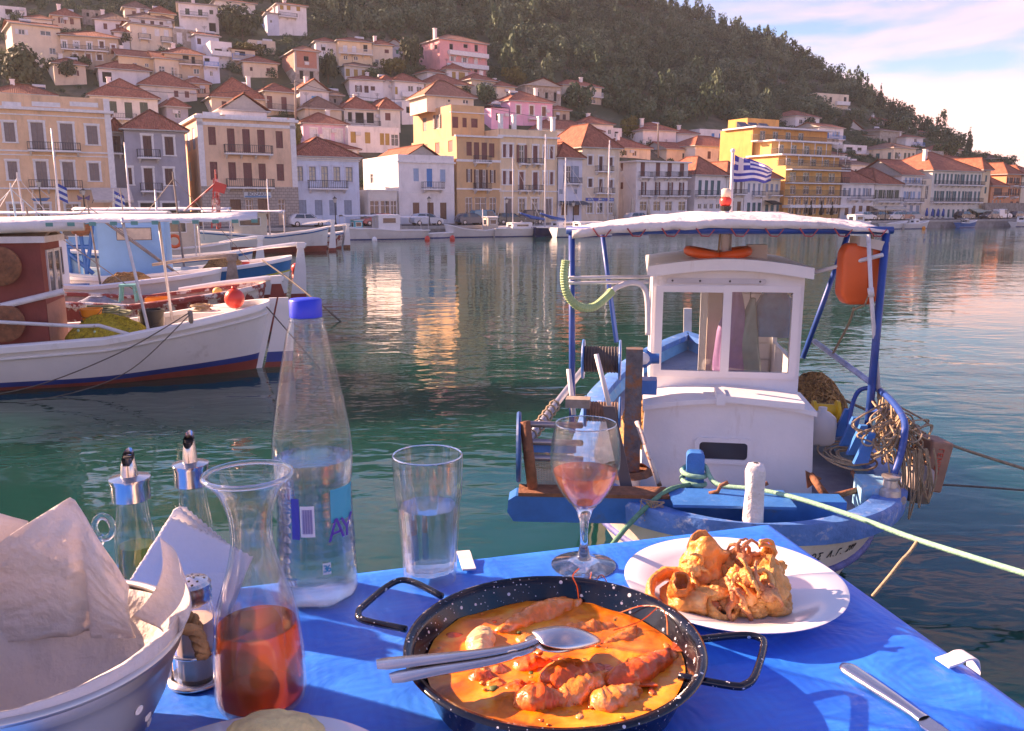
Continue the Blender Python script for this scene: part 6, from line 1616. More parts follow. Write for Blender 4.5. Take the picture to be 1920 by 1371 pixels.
# awnings
def awning(label,x0,x1,y0,y1,m,v=FV,out=1.8):
    a=at_plane(x0,y0,qp(0,v,0),QN); c=at_plane(x1,y0,qp(0,v,0),QN); z1=at_plane(x0,y1,qp(0,v-out,0),QN).z; L=(c-a).dot(QU)
    t=thing('awning',label,'awning',a); b=MB(); n=max(2,int(L/.5))
    b.prism([a-QN*.01,a-QN*.3,V3((a.x,a.y,z1)) -QN*out,V3((a.x,a.y,z1-.25)) -QN*out,V3((a.x,a.y,z1-.2)) -QN*(out-.02),a-QN*.01-UPZ*.05],QU*L); b.build('cloth',m,t)
    b=MB(); b.tube([V3((a.x,a.y,z1-.3)),V3((a.x,a.y,z1)) -QN*out],.025,5); b.tube([V3((a.x,a.y,z1-.3)) +QU*L,V3((a.x,a.y,z1)) -QN*out+QU*L],.025,5); b.build('arm',M_IRON,t)
awning('big beige awning beside the yellow mansion',170,243,352,375,mat('beige canvas',(.62,.52,.44),.85),FV-1.2,3.5)
awning('dark awning on the narrow pale blue house',1048,1092,377,381,mat('dark slate canvas',(.08,.10,.13),.85))
awning('black awning on the cream house at the hotel',1433,1450,376,381,MKP)
awning('cream awning on the plant balcony house',1630,1688,386,392,MCP)
awning('pale green awning at the large white building',1816,1846,391,397,mat('pale green canvas',(.5,.52,.4),.85))
# poles and flags among the masts
for px,yt,yb,Y,lab in [(105,340,430,60,'thin pole with a blue and white flag near the ship lamp'),(213,355,430,60,'thin pole with a striped flag above the white canopy')]:
    p=at_y(px,yb,Y); q=at_y(px,yt,Y); t=thing('flag_pole',lab,'flag',p); b=MB(); b.tube([p,q],.04,6); b.build('pole',M_PIPEW,t)
    b=MB()
    for i in range(5): b.quad(q+V3((0,0,-.1-i*.22)),q+V3((.7,0,-.45-i*.22)),q+V3((.72,0,-.67-i*.22)),q+V3((0,0,-.32-i*.22)),i % 2)
    b.build('cloth',[mat('flag blue',(.03,.07,.36),.8),mat('flag white',(.7,.7,.72),.8)],t)
for px,yt,yb,lab in [(830,178,302,'tall grey utility pole beside the ochre corner building'),(1234,232,300,'dark utility pole rising behind the white balcony house'),(554,150,245,'wooden utility pole right of the peach mansion'),(757,70,125,'slim pole at the wood edge near the white hut')]:
    p=hill(px,yb) if px not in (830,) else at_plane(px,400,qp(0,21,0),QN); q=at_y(px,yt,p.y); p.z=min(p.z,q.z-3) if px != 830 else ZQ
    t=thing('utility_pole',lab,'pole',p); b=MB(); b.tube([p,q],[.2,.14],8); b.build('shaft',M_WOODG if px != 830 else PAINT['concrete'],t,smooth=True); b=MB(); b.cbox(q-V3((0,0,.6)),1.6,.1,.1,(QU,QN,UPZ)); b.build('crossarm',M_WOODG,t)
for lab,a,c_ in [('overhead cable from the wooden pole to the grey pole across the roofs',(554,153,120),(830,181,122)),('overhead cable sagging over the loggia roofs',(830,182,122),(1234,235,155)),('overhead cable from the wooden pole towards the yellow mansion',(554,154,120),(200,160,105))]:
    b=MB(); p=at_y(*a); q=at_y(*c_); b.tube(catenary(p,q,1.2,16),.03,4); tag(b.build('overhead_cable',M_IRON,base=p),lab,'cable')

# ================================================================== THE FISHING BOAT AT OUR QUAY
FB=Boat('fishing_boat','blue and white wooden fishing boat moored stern-on right below the table',(1.84,6.05),math.atan2(.15,1),8.2,3.0,[(0,1.02),(.1,1.0),(.35,.93),(.65,.92),(1,1.18)],es=.22,eb=.5,rs=.12,rb=.6)
FR=FB.root
M_FBHULL=mat('cream white hull boards',(0.66,0.60,0.54),0.55,var=0.10,scale=2,dirt=(0.40,0.33,0.28),dscale=3,dlo=0.56,dhi=0.8,bump=0.12,bscale=18)
M_FBBLUE=mat('worn royal blue paint',(0.03,0.17,0.50),0.45,var=0.22,scale=4,dirt=(0.20,0.32,0.52),dscale=5,dlo=0.6,dhi=0.74,bump=0.15,bscale=30)
M_FBGUN=mat('scuffed blue and white gunwale',(0.07,0.20,0.52),0.5,var=0.25,scale=5,dirt=(0.42,0.45,0.56),dscale=7,dlo=0.56,dhi=0.68,bump=0.25,bscale=26)
M_FBDECK=mat('grey lilac deck paint',(0.30,0.30,0.36),0.7,var=0.2,scale=4,dirt=(0.42,0.38,0.38),dscale=5,dlo=0.5,dhi=0.75,bump=0.15,bscale=25)
M_FBIN=mat('light blue bulwark paint',(0.20,0.48,0.72),0.55,var=0.18,scale=4,dirt=(0.55,0.55,0.56),dscale=6,dlo=0.55,dhi=0.7,bump=0.15,bscale=30)
M_FBWHITE=mat('white wheelhouse paint',(0.80,0.78,0.79),0.42,var=0.06,scale=2.0,dirt=(0.50,0.40,0.33),dscale=5,dlo=0.60,dhi=0.86,bump=0.12,bscale=30,streak=.18)
M_POLE=mat('dark blue pole paint',(0.02,0.07,0.30),0.4,var=0.2,scale=8,dirt=(0.22,0.14,0.12),dscale=9,dlo=0.64,dhi=0.72)
FB.hull([lambda s: -.5,lambda s: .12,lambda s: .25,lambda s: s-.16],[M_ANTIF,M_FBBLUE,M_FBHULL,M_FBHULL],n=48,deck=.26,deckm=M_FBDECK,innerm=M_FBIN,gunm=M_FBGUN,gw=.2,gun_h=.13,rub=lambda s: s-.42,rubm=mat('purple blue rub rail',(.10,.12,.34),.6,var=.3,scale=9,bump=.4,bscale=30))
FB.post('stern_post',0,1.02,M_FBHULL,.06,.12)
FB.post('stem_post',1,1.6,M_FBHULL,.08,.14)
# stout white sternhead
b=MB(); c=at_y(1411,985,6.12); zt_=at_y(1411,868,6.12).z
prof=[(.075,-.25),(.075,.0),(.066,.28),(.07,zt_-c.z-.06),(.055,zt_-c.z-.01),(.02,zt_-c.z)]
b.lathe(c,prof,10,fn=lambda a,h,r: r*(1+.06*math.sin(3*a+h*9)) *(1.12 if abs(math.cos(a)) > .7 else 1)); b.build('sternhead',mat('chipped white post',(.72,.68,.68),.7,var=.1,scale=6,bump=.6,bscale=20,dirt=(.4,.26,.2),dscale=7,dlo=.66,dhi=.74),FR,smooth=True)
# blue cross beam with rusty top planks
b=MB(); a=at_y(968,948,6.55); c=at_y(1579,960,6.42); a.z,c.z=.97,.96; ax=(c-a).normalized(); sd=V3((ax.y,-ax.x,0)); ln=(c-a).length
prof=[(-.02,-.10),(ln,-.10),(ln,.12),(.0,.12),(-.06,.08),(-.07,-.02)]
b.prism([a+ax*x+UPZ*z+sd*.09 for x,z in prof],-sd*.2); b.build('cross_beam',mat('streaked blue beam',(.02,.15,.46),.4,var=.25,scale=3,dirt=(.10,.10,.06),dscale=3,dlo=.56,dhi=.72),FR)
b=MB(); b.box(a+ax*.02-sd*.115+UPZ*.1205,ax*(ln*.46),sd*.22,UPZ*.03); b.build('beam_plank',M_RUST,FR)
b=MB(); b.box(a+ax*(ln*.47) -sd*.115+UPZ*.1206,ax*(ln*.36),sd*.4,UPZ*.022); b.build('beam_plank',M_FBBLUE,FR)
for f_,z in ((.62,.15),(.74,.15)):
    b=MB(); q=a+ax*ln*f_+UPZ*.14; b.tube([q-ax*.07,q+UPZ*.02,q+UPZ*.07+ax*.02,q+UPZ*.1+ax*.08],.018,6); b.build('fairlead_hook',M_RUST,FR,smooth=True)

# --- trunk cabin
TL0,TL1=1.62,2.3
_a=(at_plane(1206,850,FB.p(TL0,0,1),FB.L) -FB.S).dot(FB.W); _c=(at_plane(1523,850,FB.p(TL0,0,1),FB.L) -FB.S).dot(FB.W)
TW,TC=(_c-_a) /2,(_a+_c) /2
def fbp(l,w,z): return FB.p(l,w+TC,z)
b=MB(); n=12
arc=lambda w,z0,cr: z0+cr*(1-(w/TW) ** 2)
ws=[lerp(-TW,TW,i/n) for i in range(n+1)]
fl=lambda z: TL0+(z-.7) *.06
b.poly([fbp(fl(.6),w*1.03,.6) for w in (-TW,TW)] +[fbp(fl(arc(w,1.48,.09)),w,arc(w,1.48,.09)) for w in ws[::-1]])
b.quad(fbp(fl(.6),-TW*1.03,.6),fbp(fl(1.48),-TW,1.48),fbp(TL1+1.9,-TW,1.48),fbp(TL1+1.9,-TW*1.03,.6)); b.quad(fbp(fl(.6),TW*1.03,.6),fbp(fl(1.48),TW,1.48),fbp(TL1+1.9,TW,1.48),fbp(TL1+1.9,TW*1.03,.6))
tk=b.build('trunk_cabin',M_FBWHITE,FR)
b=MB()
for i in range(n):
    w0,w1=ws[i] *1.02,ws[i+1] *1.02; z0,z1=arc(w0,1.485,.09),arc(w1,1.485,.09)
    b.box(fbp(TL0-.02,w0,z0),FB.L*.85,FB.W*(w1-w0) +UPZ*(z1-z0+.0),UPZ*.045)
b.build('trunk_roof',M_FBWHITE,tk)
b=MB(); b.box(fbp(TL0-.05,-.04,1.60),FB.L*.42,FB.W*.72-UPZ*.05,UPZ*.06); b.box(fbp(TL0-.06,-.12,1.57),FB.L*.3,FB.W*.08,UPZ*.11); b.build('hatch',M_FBWHITE,tk)
# dark rounded window in the trunk
def rrect(cx,cz,w,h,r,k=5):
    out=[]
    for qx,qz,a0 in ((1,1,0),(-1,1,90),(-1,-1,180),(1,-1,270)):
        for i in range(k+1):
            a_=R(a0+90*i/k); out.append((cx+qx*(w/2-r) +r*math.cos(a_),cz+qz*(h/2-r) +r*math.sin(a_)))
    return out
wc=at_plane(1356,846,fbp(TL0,0,1),FB.L); lw=(wc-FB.S).dot(FB.W) -TC
b=MB(); outer=rrect(lw,wc.z,.54,.25,.06); inner=rrect(lw,wc.z,.45,.165,.035)
g_=lambda w,z,d: fbp(fl(z) -d,w,z)
for i in range(len(outer)):
    j=(i+1) % len(outer); o0,o1,i0,i1=outer[i],outer[j],inner[i],inner[j]
    b.quad(g_(*o0,.03),g_(*o1,.03),g_(*i1,.03),g_(*i0,.03)); b.quad(g_(*o0,.0),g_(*o1,.0),g_(*o1,.03),g_(*o0,.03)); b.quad(g_(*i0,.03),g_(*i1,.03),g_(*i1,.008),g_(*i0,.008))
wf_=b.build('window',M_FBWHITE,tk)
b=MB(); b.poly([g_(w,z,.010) for w,z in inner]); b.build('pane',mat('smoked acrylic',(.06,.05,.055),.15,spec=.7),wf_)

# --- wheelhouse with real openings
WL0,WL1,WZ0,WZ1=2.3,4.1,1.45,2.74
_a=(at_plane(1221,620,FB.p(WL0,0,1),FB.L) -FB.S).dot(FB.W); _c=(at_plane(1503,620,FB.p(WL0,0,1),FB.L) -FB.S).dot(FB.W)
WW,TC=(_c-_a) /2,(_a+_c) /2
O=fbp(WL0,-WW,0)
def wpx(px,py):
    q=at_plane(px,py,fbp(WL0,0,0),FB.L); return (q-O).dot(FB.W),q.z
def opn(x0,x1,y0,y1):
    s0,z1=wpx(x0,y0); s1,z0=wpx(x1,y1); return (s0,s1,z0,z1)
opF=[opn(1243,1352,546,697),opn(1370,1478,546,700)]
b=MB()
wall_openings(b,O,FB.W,2*WW,WZ0,WZ1,opF,FB.L,rev=.045)
O2=fbp(WL1,-WW,0); wall_openings(b,O2,FB.W,2*WW,.7,WZ1,[(.10,.62,.7,2.55),(.95,1.45,1.9,2.45)],FB.L,rev=.045)
wall_openings(b,fbp(WL0,-WW,0),FB.L,WL1-WL0,.7,WZ1,[(.5,1.3,1.85,2.5)],FB.W,rev=.045); wall_openings(b,fbp(WL0,WW,0),FB.L,WL1-WL0,.7,WZ1,[(.4,1.4,1.85,2.5)],-FB.W,rev=.045)
b.poly([fbp(WL0,-WW,WZ1)] +[fbp(WL0,lerp(-WW,WW,i/10),WZ1+.085*math.sin(math.pi*i/10)) for i in range(11)][1:-1] +[fbp(WL0,WW,WZ1)])
wh=b.build('wheelhouse',M_FBWHITE,FR)
b=MB(); n=12; ov=.06
for i in range(n):
    w0,w1=lerp(-WW-ov,WW+ov,i/n),lerp(-WW-ov,WW+ov,(i+1) /n); z0,z1=WZ1+.02+.08*math.sin(math.pi*i/n),WZ1+.02+.08*math.sin(math.pi*(i+1) /n)
    b.box(fbp(WL0-.1,w0,z0),FB.L*(WL1-WL0+.2),FB.W*(w1-w0) +UPZ*(z1-z0),UPZ*.06)
    b.box(fbp(WL0-.13,w0,z0-.05),FB.L*.03,FB.W*(w1-w0) +UPZ*(z1-z0),UPZ*.11)
b.build('wheelhouse_roof',M_FBWHITE,wh)
M_FRAME=mat('white aluminium frame',(.76,.74,.76),.3,var=.04)
for k,(s0,s1,z0,z1) in enumerate(opF):
    f=MB(); t_=.045; Q=lambda s,z,d: O+FB.W*s+UPZ*z-FB.L*d
    for (xa,xb,za,zb) in [(s0-.07,s1+.07,z1-.005,z1+.06),(s0-.07,s1+.07,z0-.06,z0+.005),(s0-.07,s0+.005,z0+.005,z1-.005),(s1-.005,s1+.07,z0+.005,z1-.005)]:
        f.box(Q(xa,za,0.0),FB.W*(xb-xa),-FB.L*(.025 if k == 0 else .028),UPZ*(zb-za))
    fo=f.build('window',M_FRAME,wh)
    g=MB(); g.quad(Q(s0,z0,-.02),Q(s1,z0,-.02),Q(s1,z1,-.02),Q(s0,z1,-.02)); g.build('pane',M_GLASSB,fo)
b=MB(); s0,z1=wpx(1250,521); s1,z0=wpx(1436,533); b.poly([O+FB.W*(lerp(s0,s1,.5) +x) +UPZ*z-FB.L*.02 for x,z in rrect(0,(z0+z1) /2,s1-s0,z1-z0,.02)]); b.prism([O+FB.W*(lerp(s0,s1,.5) +x) +UPZ*z for x,z in rrect(0,(z0+z1) /2,s1-s0,z1-z0,.02)],-FB.L*.018)
np_=b.build('name_plate',mat('grey metal plate',(.50,.50,.55),.45,.3),wh)
for f_ in (.06,.34,.64,.94): b=MB(); b.lathe(O+FB.W*lerp(s0,s1,f_) +UPZ*(z0+z1) /2-FB.L*.02,[(.011,0),(.008,.006)],8,axis=-FB.L,capt=True); b.build('screw',M_IRON,np_)
# interior
b=MB(); b.quad(fbp(WL1-.06,.02,.8),fbp(WL1-.06,WW-.03,.8),fbp(WL1-.06,WW-.03,2.7),fbp(WL1-.06,.02,2.7))
for i in range(9): b.box(fbp(WL1-.1,.02,1.0+i*.2),FB.W*(WW-.06),FB.L*.03,UPZ*.18)
b.build('inner_boarding',M_FBWHITE,wh)
b=MB(); b.box(fbp(WL0+.75,-.12,.8),FB.W*.16,FB.L*.05,UPZ*1.9); b.build('inner_post',mat('cream timber',(.58,.46,.36),.6),wh)
b=MB(); b.box(fbp(WL0+.05,-WW+.05,1.62),FB.W*(2*WW-.1),FB.L*.3,UPZ*.03); b.build('dashboard',mat('brown dashboard',(.26,.17,.12),.7),wh)
def garment(name,label,c,w,h,m,seed):
    t=thing(name,label,'clothing',c); b=MB(); n,k=18,14; c=V3(c)
    for i in range(k+1):
        u=i/k; ww=w*(.22+.78*min(1,u*2.2)) *(1+.08*math.sin(u*7+seed))
        for j in range(n):
            a_=2*math.pi*j/n; rr=1+.25*math.sin(4*a_+seed+u*2) *min(1,u*2)
            b.v.append(tuple(c+FB.W*(ww/2*math.cos(a_) *rr+.03*math.sin(u*5+seed)) +FB.L*(w*.28*math.sin(a_) *rr) -UPZ*(u*h)))
    for i in range(k):
        for j in range(n): a_=i*n+j; bb=i*n+(j+1) % n; b.f.append([a_,a_+n,bb+n,bb]); b.m.append(0)
    b.build('cloth',m,t,smooth=True); q=MB(); q.tube([c-UPZ*.02,c+UPZ*.06,c+UPZ*.09+FB.L*.05],.006,5); q.build('hook',M_IRON,t)
garment('oilskin_jacket','purple oilskin hanging behind the wheelhouse window',fbp(WL0+.5,.12,2.6),.26,1.0,mat('purple oilskin',(.30,.16,.36),.5,var=.2,scale=4),1)
garment('oilskin_trousers','grey-green oilskin trousers hanging beside the purple oilskin',fbp(WL0+.55,.30,2.45),.24,.85,mat('grey green oilskin',(.20,.30,.28),.5,var=.2,scale=4),2)
garment('blue_bag','bunched blue bag hanging at the top of the wheelhouse',fbp(WL0+.6,.58,2.66),.42,.62,mat('blue bag cloth',(.06,.18,.34),.6,var=.3,scale=6),4)
# --- roof gear
b=MB()
rc=at_y(1345,483,8.7)
for sgn in (-1,1):
    c0=rc+FB.W*.14*sgn
    b.tube([c0+FB.W*.16*math.cos(a_) *1.0+FB.L*.24*math.sin(a_) +UPZ*(.04+.03*sgn*math.cos(a_)) for a_ in np.linspace(0,6.283,19)[:-1]],.05,8,closed=True)
c=rc-UPZ*.0
lb=tag(b.build('lifebuoy',M_ORANGE,base=rc,smooth=True),'orange horseshoe lifebuoy lying on the wheelhouse roof','lifebuoy')
b=MB(); c=at_y(1419,492,8.7); b.box(c-FB.W*.1,FB.W*.2,FB.L*.14,UPZ*.18); tag(b.build('white_box',mat('stained white box',(.66,.60,.54),.6,var=.15,dirt=(.4,.28,.2),dscale=9),base=c),'small stained white box standing on the wheelhouse roof','box')
ms=MB(); m0=at_y(1359,492,8.6); m1=at_y(1360,396,8.6); ms.tube([m0,m1],[.05,.042],10); mst=ms.build('mast',M_PIPEW,FR,smooth=True)
q=MB(); q.lathe(m1,[(.04,0),(.055,.02),(.06,.05)],12,capt=True); q.build('lamp_base',M_BLACKP,mst)
q=MB(); q.lathe(m1+UPZ*.05,[(.045,0),(.06,.03),(.06,.07),(.04,.09)],12,capt=True); q.build('red_lamp',M_REDB,mst,smooth=True)
q=MB(); q.lathe(m1+UPZ*.14,[(.05,0),(.05,.07),(.03,.085)],12,capt=True); q.build('white_lamp',mat('cream lamp',(.75,.62,.48),.3),mst,smooth=True)
q=MB()
for i in range(5):
    q.tube([m1-UPZ*(.12+i*.025) +V3((.055*math.cos(a_),.055*math.sin(a_),.012*math.sin(a_+i))) for a_ in np.linspace(0,6.283,11)[:-1]],.011,5,closed=True)
q.tube([m1+V3((.05,-.04,-.14)),m1+V3((.12,-.05,-.17)),m1+V3((.2,-.05,-.15))],.01,5); q.tube([m1+V3((-.05,-.04,-.2)),m1+V3((-.07,-.05,-.5)),m1+V3((-.05,-.05,-.75))],.01,5)
q.build('mast_lashing',M_ROPE,mst)
# flag on its staff
f0=at_y(1371,402,8.75); f1=at_y(1374,283,8.75)
fl_t=thing('flag','Greek flag flying from a white staff above the canopy','flag',f0)
b=MB(); b.tube([f0-UPZ*.45,f1],[.022,.016],8); b.ball(f1,.025); b.build('staff',M_PIPEW,fl_t,smooth=True)
b=MB(); n,k=30,18
p00=at_y(1376,290,8.75); Wf=at_y(1456,290,8.75).x-p00.x; Hf=p00.z-at_y(1376,341,8.75).z
def flag_pt(u,v):
    # u along the fly, v down the hoist; the top edge droops towards the tip
    drop=.55*u ** 1.1*(1-v) +.05*u*v
    x=u*Wf*(1-.06*v*u)
    return p00+V3((x+.01,.09*math.sin(u*7+v*1.5) *u ** .5+.03*math.sin(u*15),-Hf*(v*(1-.0*u) *(1-drop) +drop*1.0) -.02*math.sin(u*9+1) *u))
for i in range(n+1):
    for j in range(k+1): b.v.append(tuple(flag_pt(i/n,j/k)))
for i in range(n):
    for j in range(k):
        a_=i*(k+1) +j; u,v=(i+.5) /n,(j+.5) /k
        stripe=int(v*9); blue=stripe % 2 == 0
        if u < .37 and v < 5/9:
            blue=not (abs(u-.185) < .037 or abs(v-2.5/9) < .055)
        b.f.append([a_,a_+k+1,a_+k+2,a_+1]); b.m.append(0 if blue else 1)
fo=b.build('cloth',[mat('flag cloth blue',(.06,.07,.34),.8),mat('flag cloth white',(.72,.68,.72),.8)],fl_t,smooth=True)

# --- canopy on blue poles
cFL,cFR=at_y(1072,432,7.9),at_y(1662,432,7.9); cBL,cBR=at_y(1128,428,10.6),at_y(1600,428,10.6)
b=MB(); n,k=28,18
for i in range(n+1):
    u=i/n
    for j in range(k+1):
        v=j/k; e=cFL.lerp(cFR,u).lerp(cBL.lerp(cBR,u),v)
        up_=.16*math.sin(math.pi*u) ** .8*(.35+.65*math.sin(math.pi*min(1,v*1.1+.12))) +.02*mnoise.noise(V3((u*7,v*5,2))) +.012*mnoise.noise(V3((u*20,v*16,5)))
        if j == 0: up_ -= .02+.008*mnoise.noise(V3((u*14,0,3)))
        b.v.append(tuple(e+UPZ*(up_+.03)))
for i in range(n):
    for j in range(k):
        a_=i*(k+1) +j; b.f.append([a_,a_+k+1,a_+k+2,a_+1]); b.m.append(1 if (9 <= i <= 12 and j in (5,6)) else 0)
M_FBTARP=mat('patched white tarpaulin',(.74,.68,.66),.65,var=.1,scale=2,bump=.3,bscale=6,dirt=(.50,.40,.36),dscale=2.5,dlo=.58,dhi=.75)
kk=len(b.v)
for i in range(n+1):
    u=i/n; q=V3(b.v[i*(k+1)]); dz=(.085 if u < .62 else lerp(.085,.035,(u-.62) /.38)) +.014*mnoise.noise(V3((u*11,4,0)))
    b.v += [tuple(q+V3((0,-.045,-.01))),tuple(q+V3((0,-.05,-dz)))]
for i in range(n):
    a_=i*(k+1); c_=kk+i*2
    b.f += [[a_,c_,c_+2,a_+k+1],[c_,c_+1,c_+3,c_+2]]; b.m += [0,0]
cn=b.build('canopy',[M_FBTARP,mat('blue tarpaulin stripe',(.10,.22,.42),.7)],FR,smooth=True); md=cn.modifiers.new('thickness','SOLIDIFY'); md.thickness=.01
for pts,r_ in [([cFL-V3((.05,0,0)),cFR+V3((.06,0,0))],.035),([cFL,cBL],.025),([cFR,cBR],.025),([cBL,cBR],.025)]:
    b=MB(); b.tube(pts,r_,10); b.build('canopy_frame',M_POLE,FR,smooth=True)
for i in range(9):
    b=MB(); q=cFL.lerp(cFR,(i+.6) /9.2) -V3((0,.06,.02)); b.tube([q+UPZ*.04,q+V3((.05,-.01,-.03)),q+V3((.12,0,-.035)),q+V3((.17,0,.03))],.007,4); b.build('lacing_loop',mat('red lacing',(.4,.08,.08),.8),FR)
for a_,c_,r_,m_ in [(cFL,at_y(1073,812,7.75),.03,M_POLE),(cFR,at_y(1627,806,7.55),.036,M_POLE),(cBL,at_y(1156,642,10.4),.03,M_POLE),(at_y(1590,440,10.2),at_y(1505,672,10.0),.032,M_POLE)]:
    b=MB(); b.tube([a_,c_],r_,10); b.build('canopy_pole',m_,FR,smooth=True)
b=MB(); b.tube([at_y(1514,514,8.3),at_y(1655,478,7.75)],.02,8); b.build('brace',M_PIPEW,FR,smooth=True)
b=MB(); b.tube([at_y(1628,440,7.8),at_y(1634,560,7.75),at_y(1648,735,7.65)],.02,8); b.tube([at_y(1632,540,7.74),at_y(1634,556,7.74)],.03,8); b.build('boat_hook',M_PIPEW,FR,smooth=True)
b=MB(); b.tube([at_y(1527,640,9.3),at_y(1644,726,7.8)],.03,8); b.build('slanted_pipe',mat('blue white pipe',(.40,.46,.64),.5,var=.25,scale=9,dirt=(.1,.16,.4),dscale=12),FR,smooth=True)
b=MB(); b.tube(spline([at_y(1590,806,7.7),at_y(1598,760,7.75),at_y(1612,732,7.8),at_y(1640,727,7.7)],6),.022,8); b.build('grab_rail',M_POLE,FR,smooth=True)
b=MB(); b.tube(spline([at_y(1644,728,7.75),at_y(1672,752,7.3),at_y(1694,785,6.95),at_y(1696,815,6.8),at_y(1686,862,6.75),at_y(1670,905,6.72)],6),.03,8); b.tube([at_y(1628,770,7.6),at_y(1672,770,7.3)],.02,6); b.build('stern_rail',M_POLE,FR,smooth=True)
b=MB(); b.tube([at_y(988,828,6.95),at_y(1095,690,9.0)],.034,8); b.build('side_rail',mat('galvanised pipe',(.34,.36,.44),.4,.4),FR,smooth=True)
q=MB()
for i in range(7):
    c0=at_y(988,828,6.95).lerp(at_y(1095,690,9.0),.06+i*.06); q.tube([c0+V3((.05*math.cos(a_),.03*math.sin(a_),.05*math.sin(a_))) for a_ in np.linspace(0,6.283,9)[:-1]],.01,5,closed=True)
q.build('rail_lashing',M_ROPE,FR)
# --- exhaust pipes and ribbed hose at the left pole
for dz in (0,-.05):
    b=MB(); b.tube([at_y(1066,521,7.8) +UPZ*dz,at_y(1216,519,8.3) +UPZ*dz],.016,8); b.build('cross_pipe',M_PIPEW,FR,smooth=True)
b=MB(); b.tube(spline([at_y(1146,547,8.0),at_y(1160,537,8.05),at_y(1186,530,8.15),at_y(1206,538,8.2),at_y(1214,565,8.2),at_y(1215,628,8.2)],6),[.028] *31,10); b.build('elbow_pipe',M_PIPEW,FR,smooth=True)
hp=spline([at_y(1061,488,7.7),at_y(1058,520,7.7),at_y(1064,552,7.7),at_y(1084,574,7.75),at_y(1112,576,7.85),at_y(1136,558,7.95),at_y(1147,546,8.0)],14)
b=MB(); b.tube(hp,[.036+(.006 if i % 2 else 0) for i in range(len(hp))],10); b.build('ribbed_hose',mat('green ribbed hose',(.36,.50,.24),.4,var=.15,scale=6),FR)
# --- net reel, winch post and gear on the port side
def reel(label,c,ax,r,w,m_fl,m_dr,rd):
    t=thing('net_reel',label,'reel',c); ax=V3(ax).normalized(); c=V3(c)
    for sg in (-1,1):
        b=MB(); b.lathe(c+ax*(w/2*sg),[(.02,.014*sg),(r*.96,.012*sg),(r,0),(r*.96,-.012*sg),(.02,-.014*sg)],30,axis=ax); b.build('flange',m_fl,t,smooth=False)
    b=MB(); prof=[(rd,-w/2)]
    for i in range(25): prof.append((rd+(.008 if i % 2 else 0),-w/2+w*(i+.5) /25))
    prof.append((rd,w/2)); b.lathe(c,prof,20,axis=ax); b.build('wound_line',m_dr,t)
    return t
M_LINE=mat('dark wound line',(.07,.055,.055),.7,var=.3,scale=20)
reel('blue flanged reel wound with dark line at the wheelhouse side',at_y(1128,674,8.1),FB.W,.2,.36,M_BLUEP,M_LINE,.125)
reel('smaller reel of rusty line below the upper reel',at_y(1130,772,7.6),FB.W,.15,.32,M_BLUEP,mat('rusty wound line',(.2,.12,.09),.8,var=.3,scale=20),.09)
b=MB(); b.box(at_y(1168,885,7.3),FB.W*.15,FB.L*.12,UPZ*(at_y(1168,655,7.3).z-at_y(1168,885,7.3).z)); b.build('winch_post',mat('rust-pocked grey steel',(.13,.12,.13),.7,var=.4,scale=14,bump=.4,bscale=50,dirt=(.26,.11,.05),dscale=8,dlo=.48,dhi=.6),FR)
b=MB(); b.lathe(at_y(1172,885,7.32),[(.26,0),(.22,.04),(.2,.05)],14); b.build('post_foot',M_RUST,FR)
b=MB(); b.tube([at_y(1190,672,7.4),at_y(1226,673,8.2)],.06,10); b.build('drive_shaft_cover',M_FBWHITE,FR,smooth=True)
b=MB(); b.lathe(at_y(1212,672,7.8),[(.09,-.1),(.09,.0),(.05,.05),(.05,.12)],12,axis=FB.W); b.build('winch_motor',M_BLUEP,FR); b=MB(); b.box(at_y(1200,740,7.9),FB.W*.16,FB.L*.2,UPZ*.14); b.build('gear_box',M_BLUEP,FR)
b=MB();
for pa,pb in [(at_y(1118,664,7.4),at_y(1143,762,7.3)),(at_y(1066,692,7.6),at_y(1076,778,7.5))]:
    q=MB(); q.tube([pa,pb],.022,8); q.build('upright_tube',M_PIPEW,FR,smooth=True)
b=MB(); b.box(at_y(1130,762,7.0),FB.W*.1,FB.L*.03,at_y(1166,925,6.75) -at_y(1130,762,7.0)); b.build('leaning_plank',mat('dark wet plank',(.09,.07,.07),.6,var=.2),FR)
b=MB(); b.tube([at_y(1194,790,7.2),at_y(1237,912,6.9)],.022,8); b.build('rusty_prop',mat('rust flaked white tube',(.62,.54,.5),.6,var=.1,dirt=(.34,.13,.06),dscale=14,dlo=.52,dhi=.58),FR,smooth=True)
b=MB(); c=at_y(1060,765,7.35); b.box(c,FB.W*.22,FB.L*.15,UPZ*.08); b.build('wood_block',M_WOODG,FR)
# stern roller frame
rt=thing('net_roller','blue net roller with round end plate and three bars at the stern corner','roller',at_y(985,920,6.6))
b=MB(); b.lathe(at_y(973,838,6.75),[(.01,.02),(.29,.018),(.3,0),(.29,-.018),(.01,-.02)],36,axis=(FB.W+FB.L*.12)); b.build('end_plate',mat('dark blue plate',(.02,.09,.28),.45,var=.25,scale=6,dirt=(.2,.12,.08),dscale=7,dlo=.62,dhi=.7),rt)
for y_,m_ in ((795,'g'),(828,'g'),(858,'r')):
    b=MB(); b.tube([at_y(985,y_,6.7),at_y(1090,y_+3,7.1)],.028 if y_ != 845 else .05,10); b.build('roller_bar',mat('steel bar',(.30,.27,.30),.35,.6),rt,smooth=True)
b=MB(); b.box(at_y(986,848,6.74),at_y(1080,850,7.1) -at_y(986,848,6.74),FB.L*.04,UPZ*.07); b.build('cross_bar',M_BLUEP,rt)
b=MB(); b.tube([at_y(984,790,6.62),at_y(1000,925,6.55)],.045,10); b.build('upright',M_RUST,rt,smooth=True)
nt_=MB(); o_=at_y(1000,845,6.9); ex=at_y(1075,845,7.15) -o_; ey=at_y(1000,928,6.62) -o_
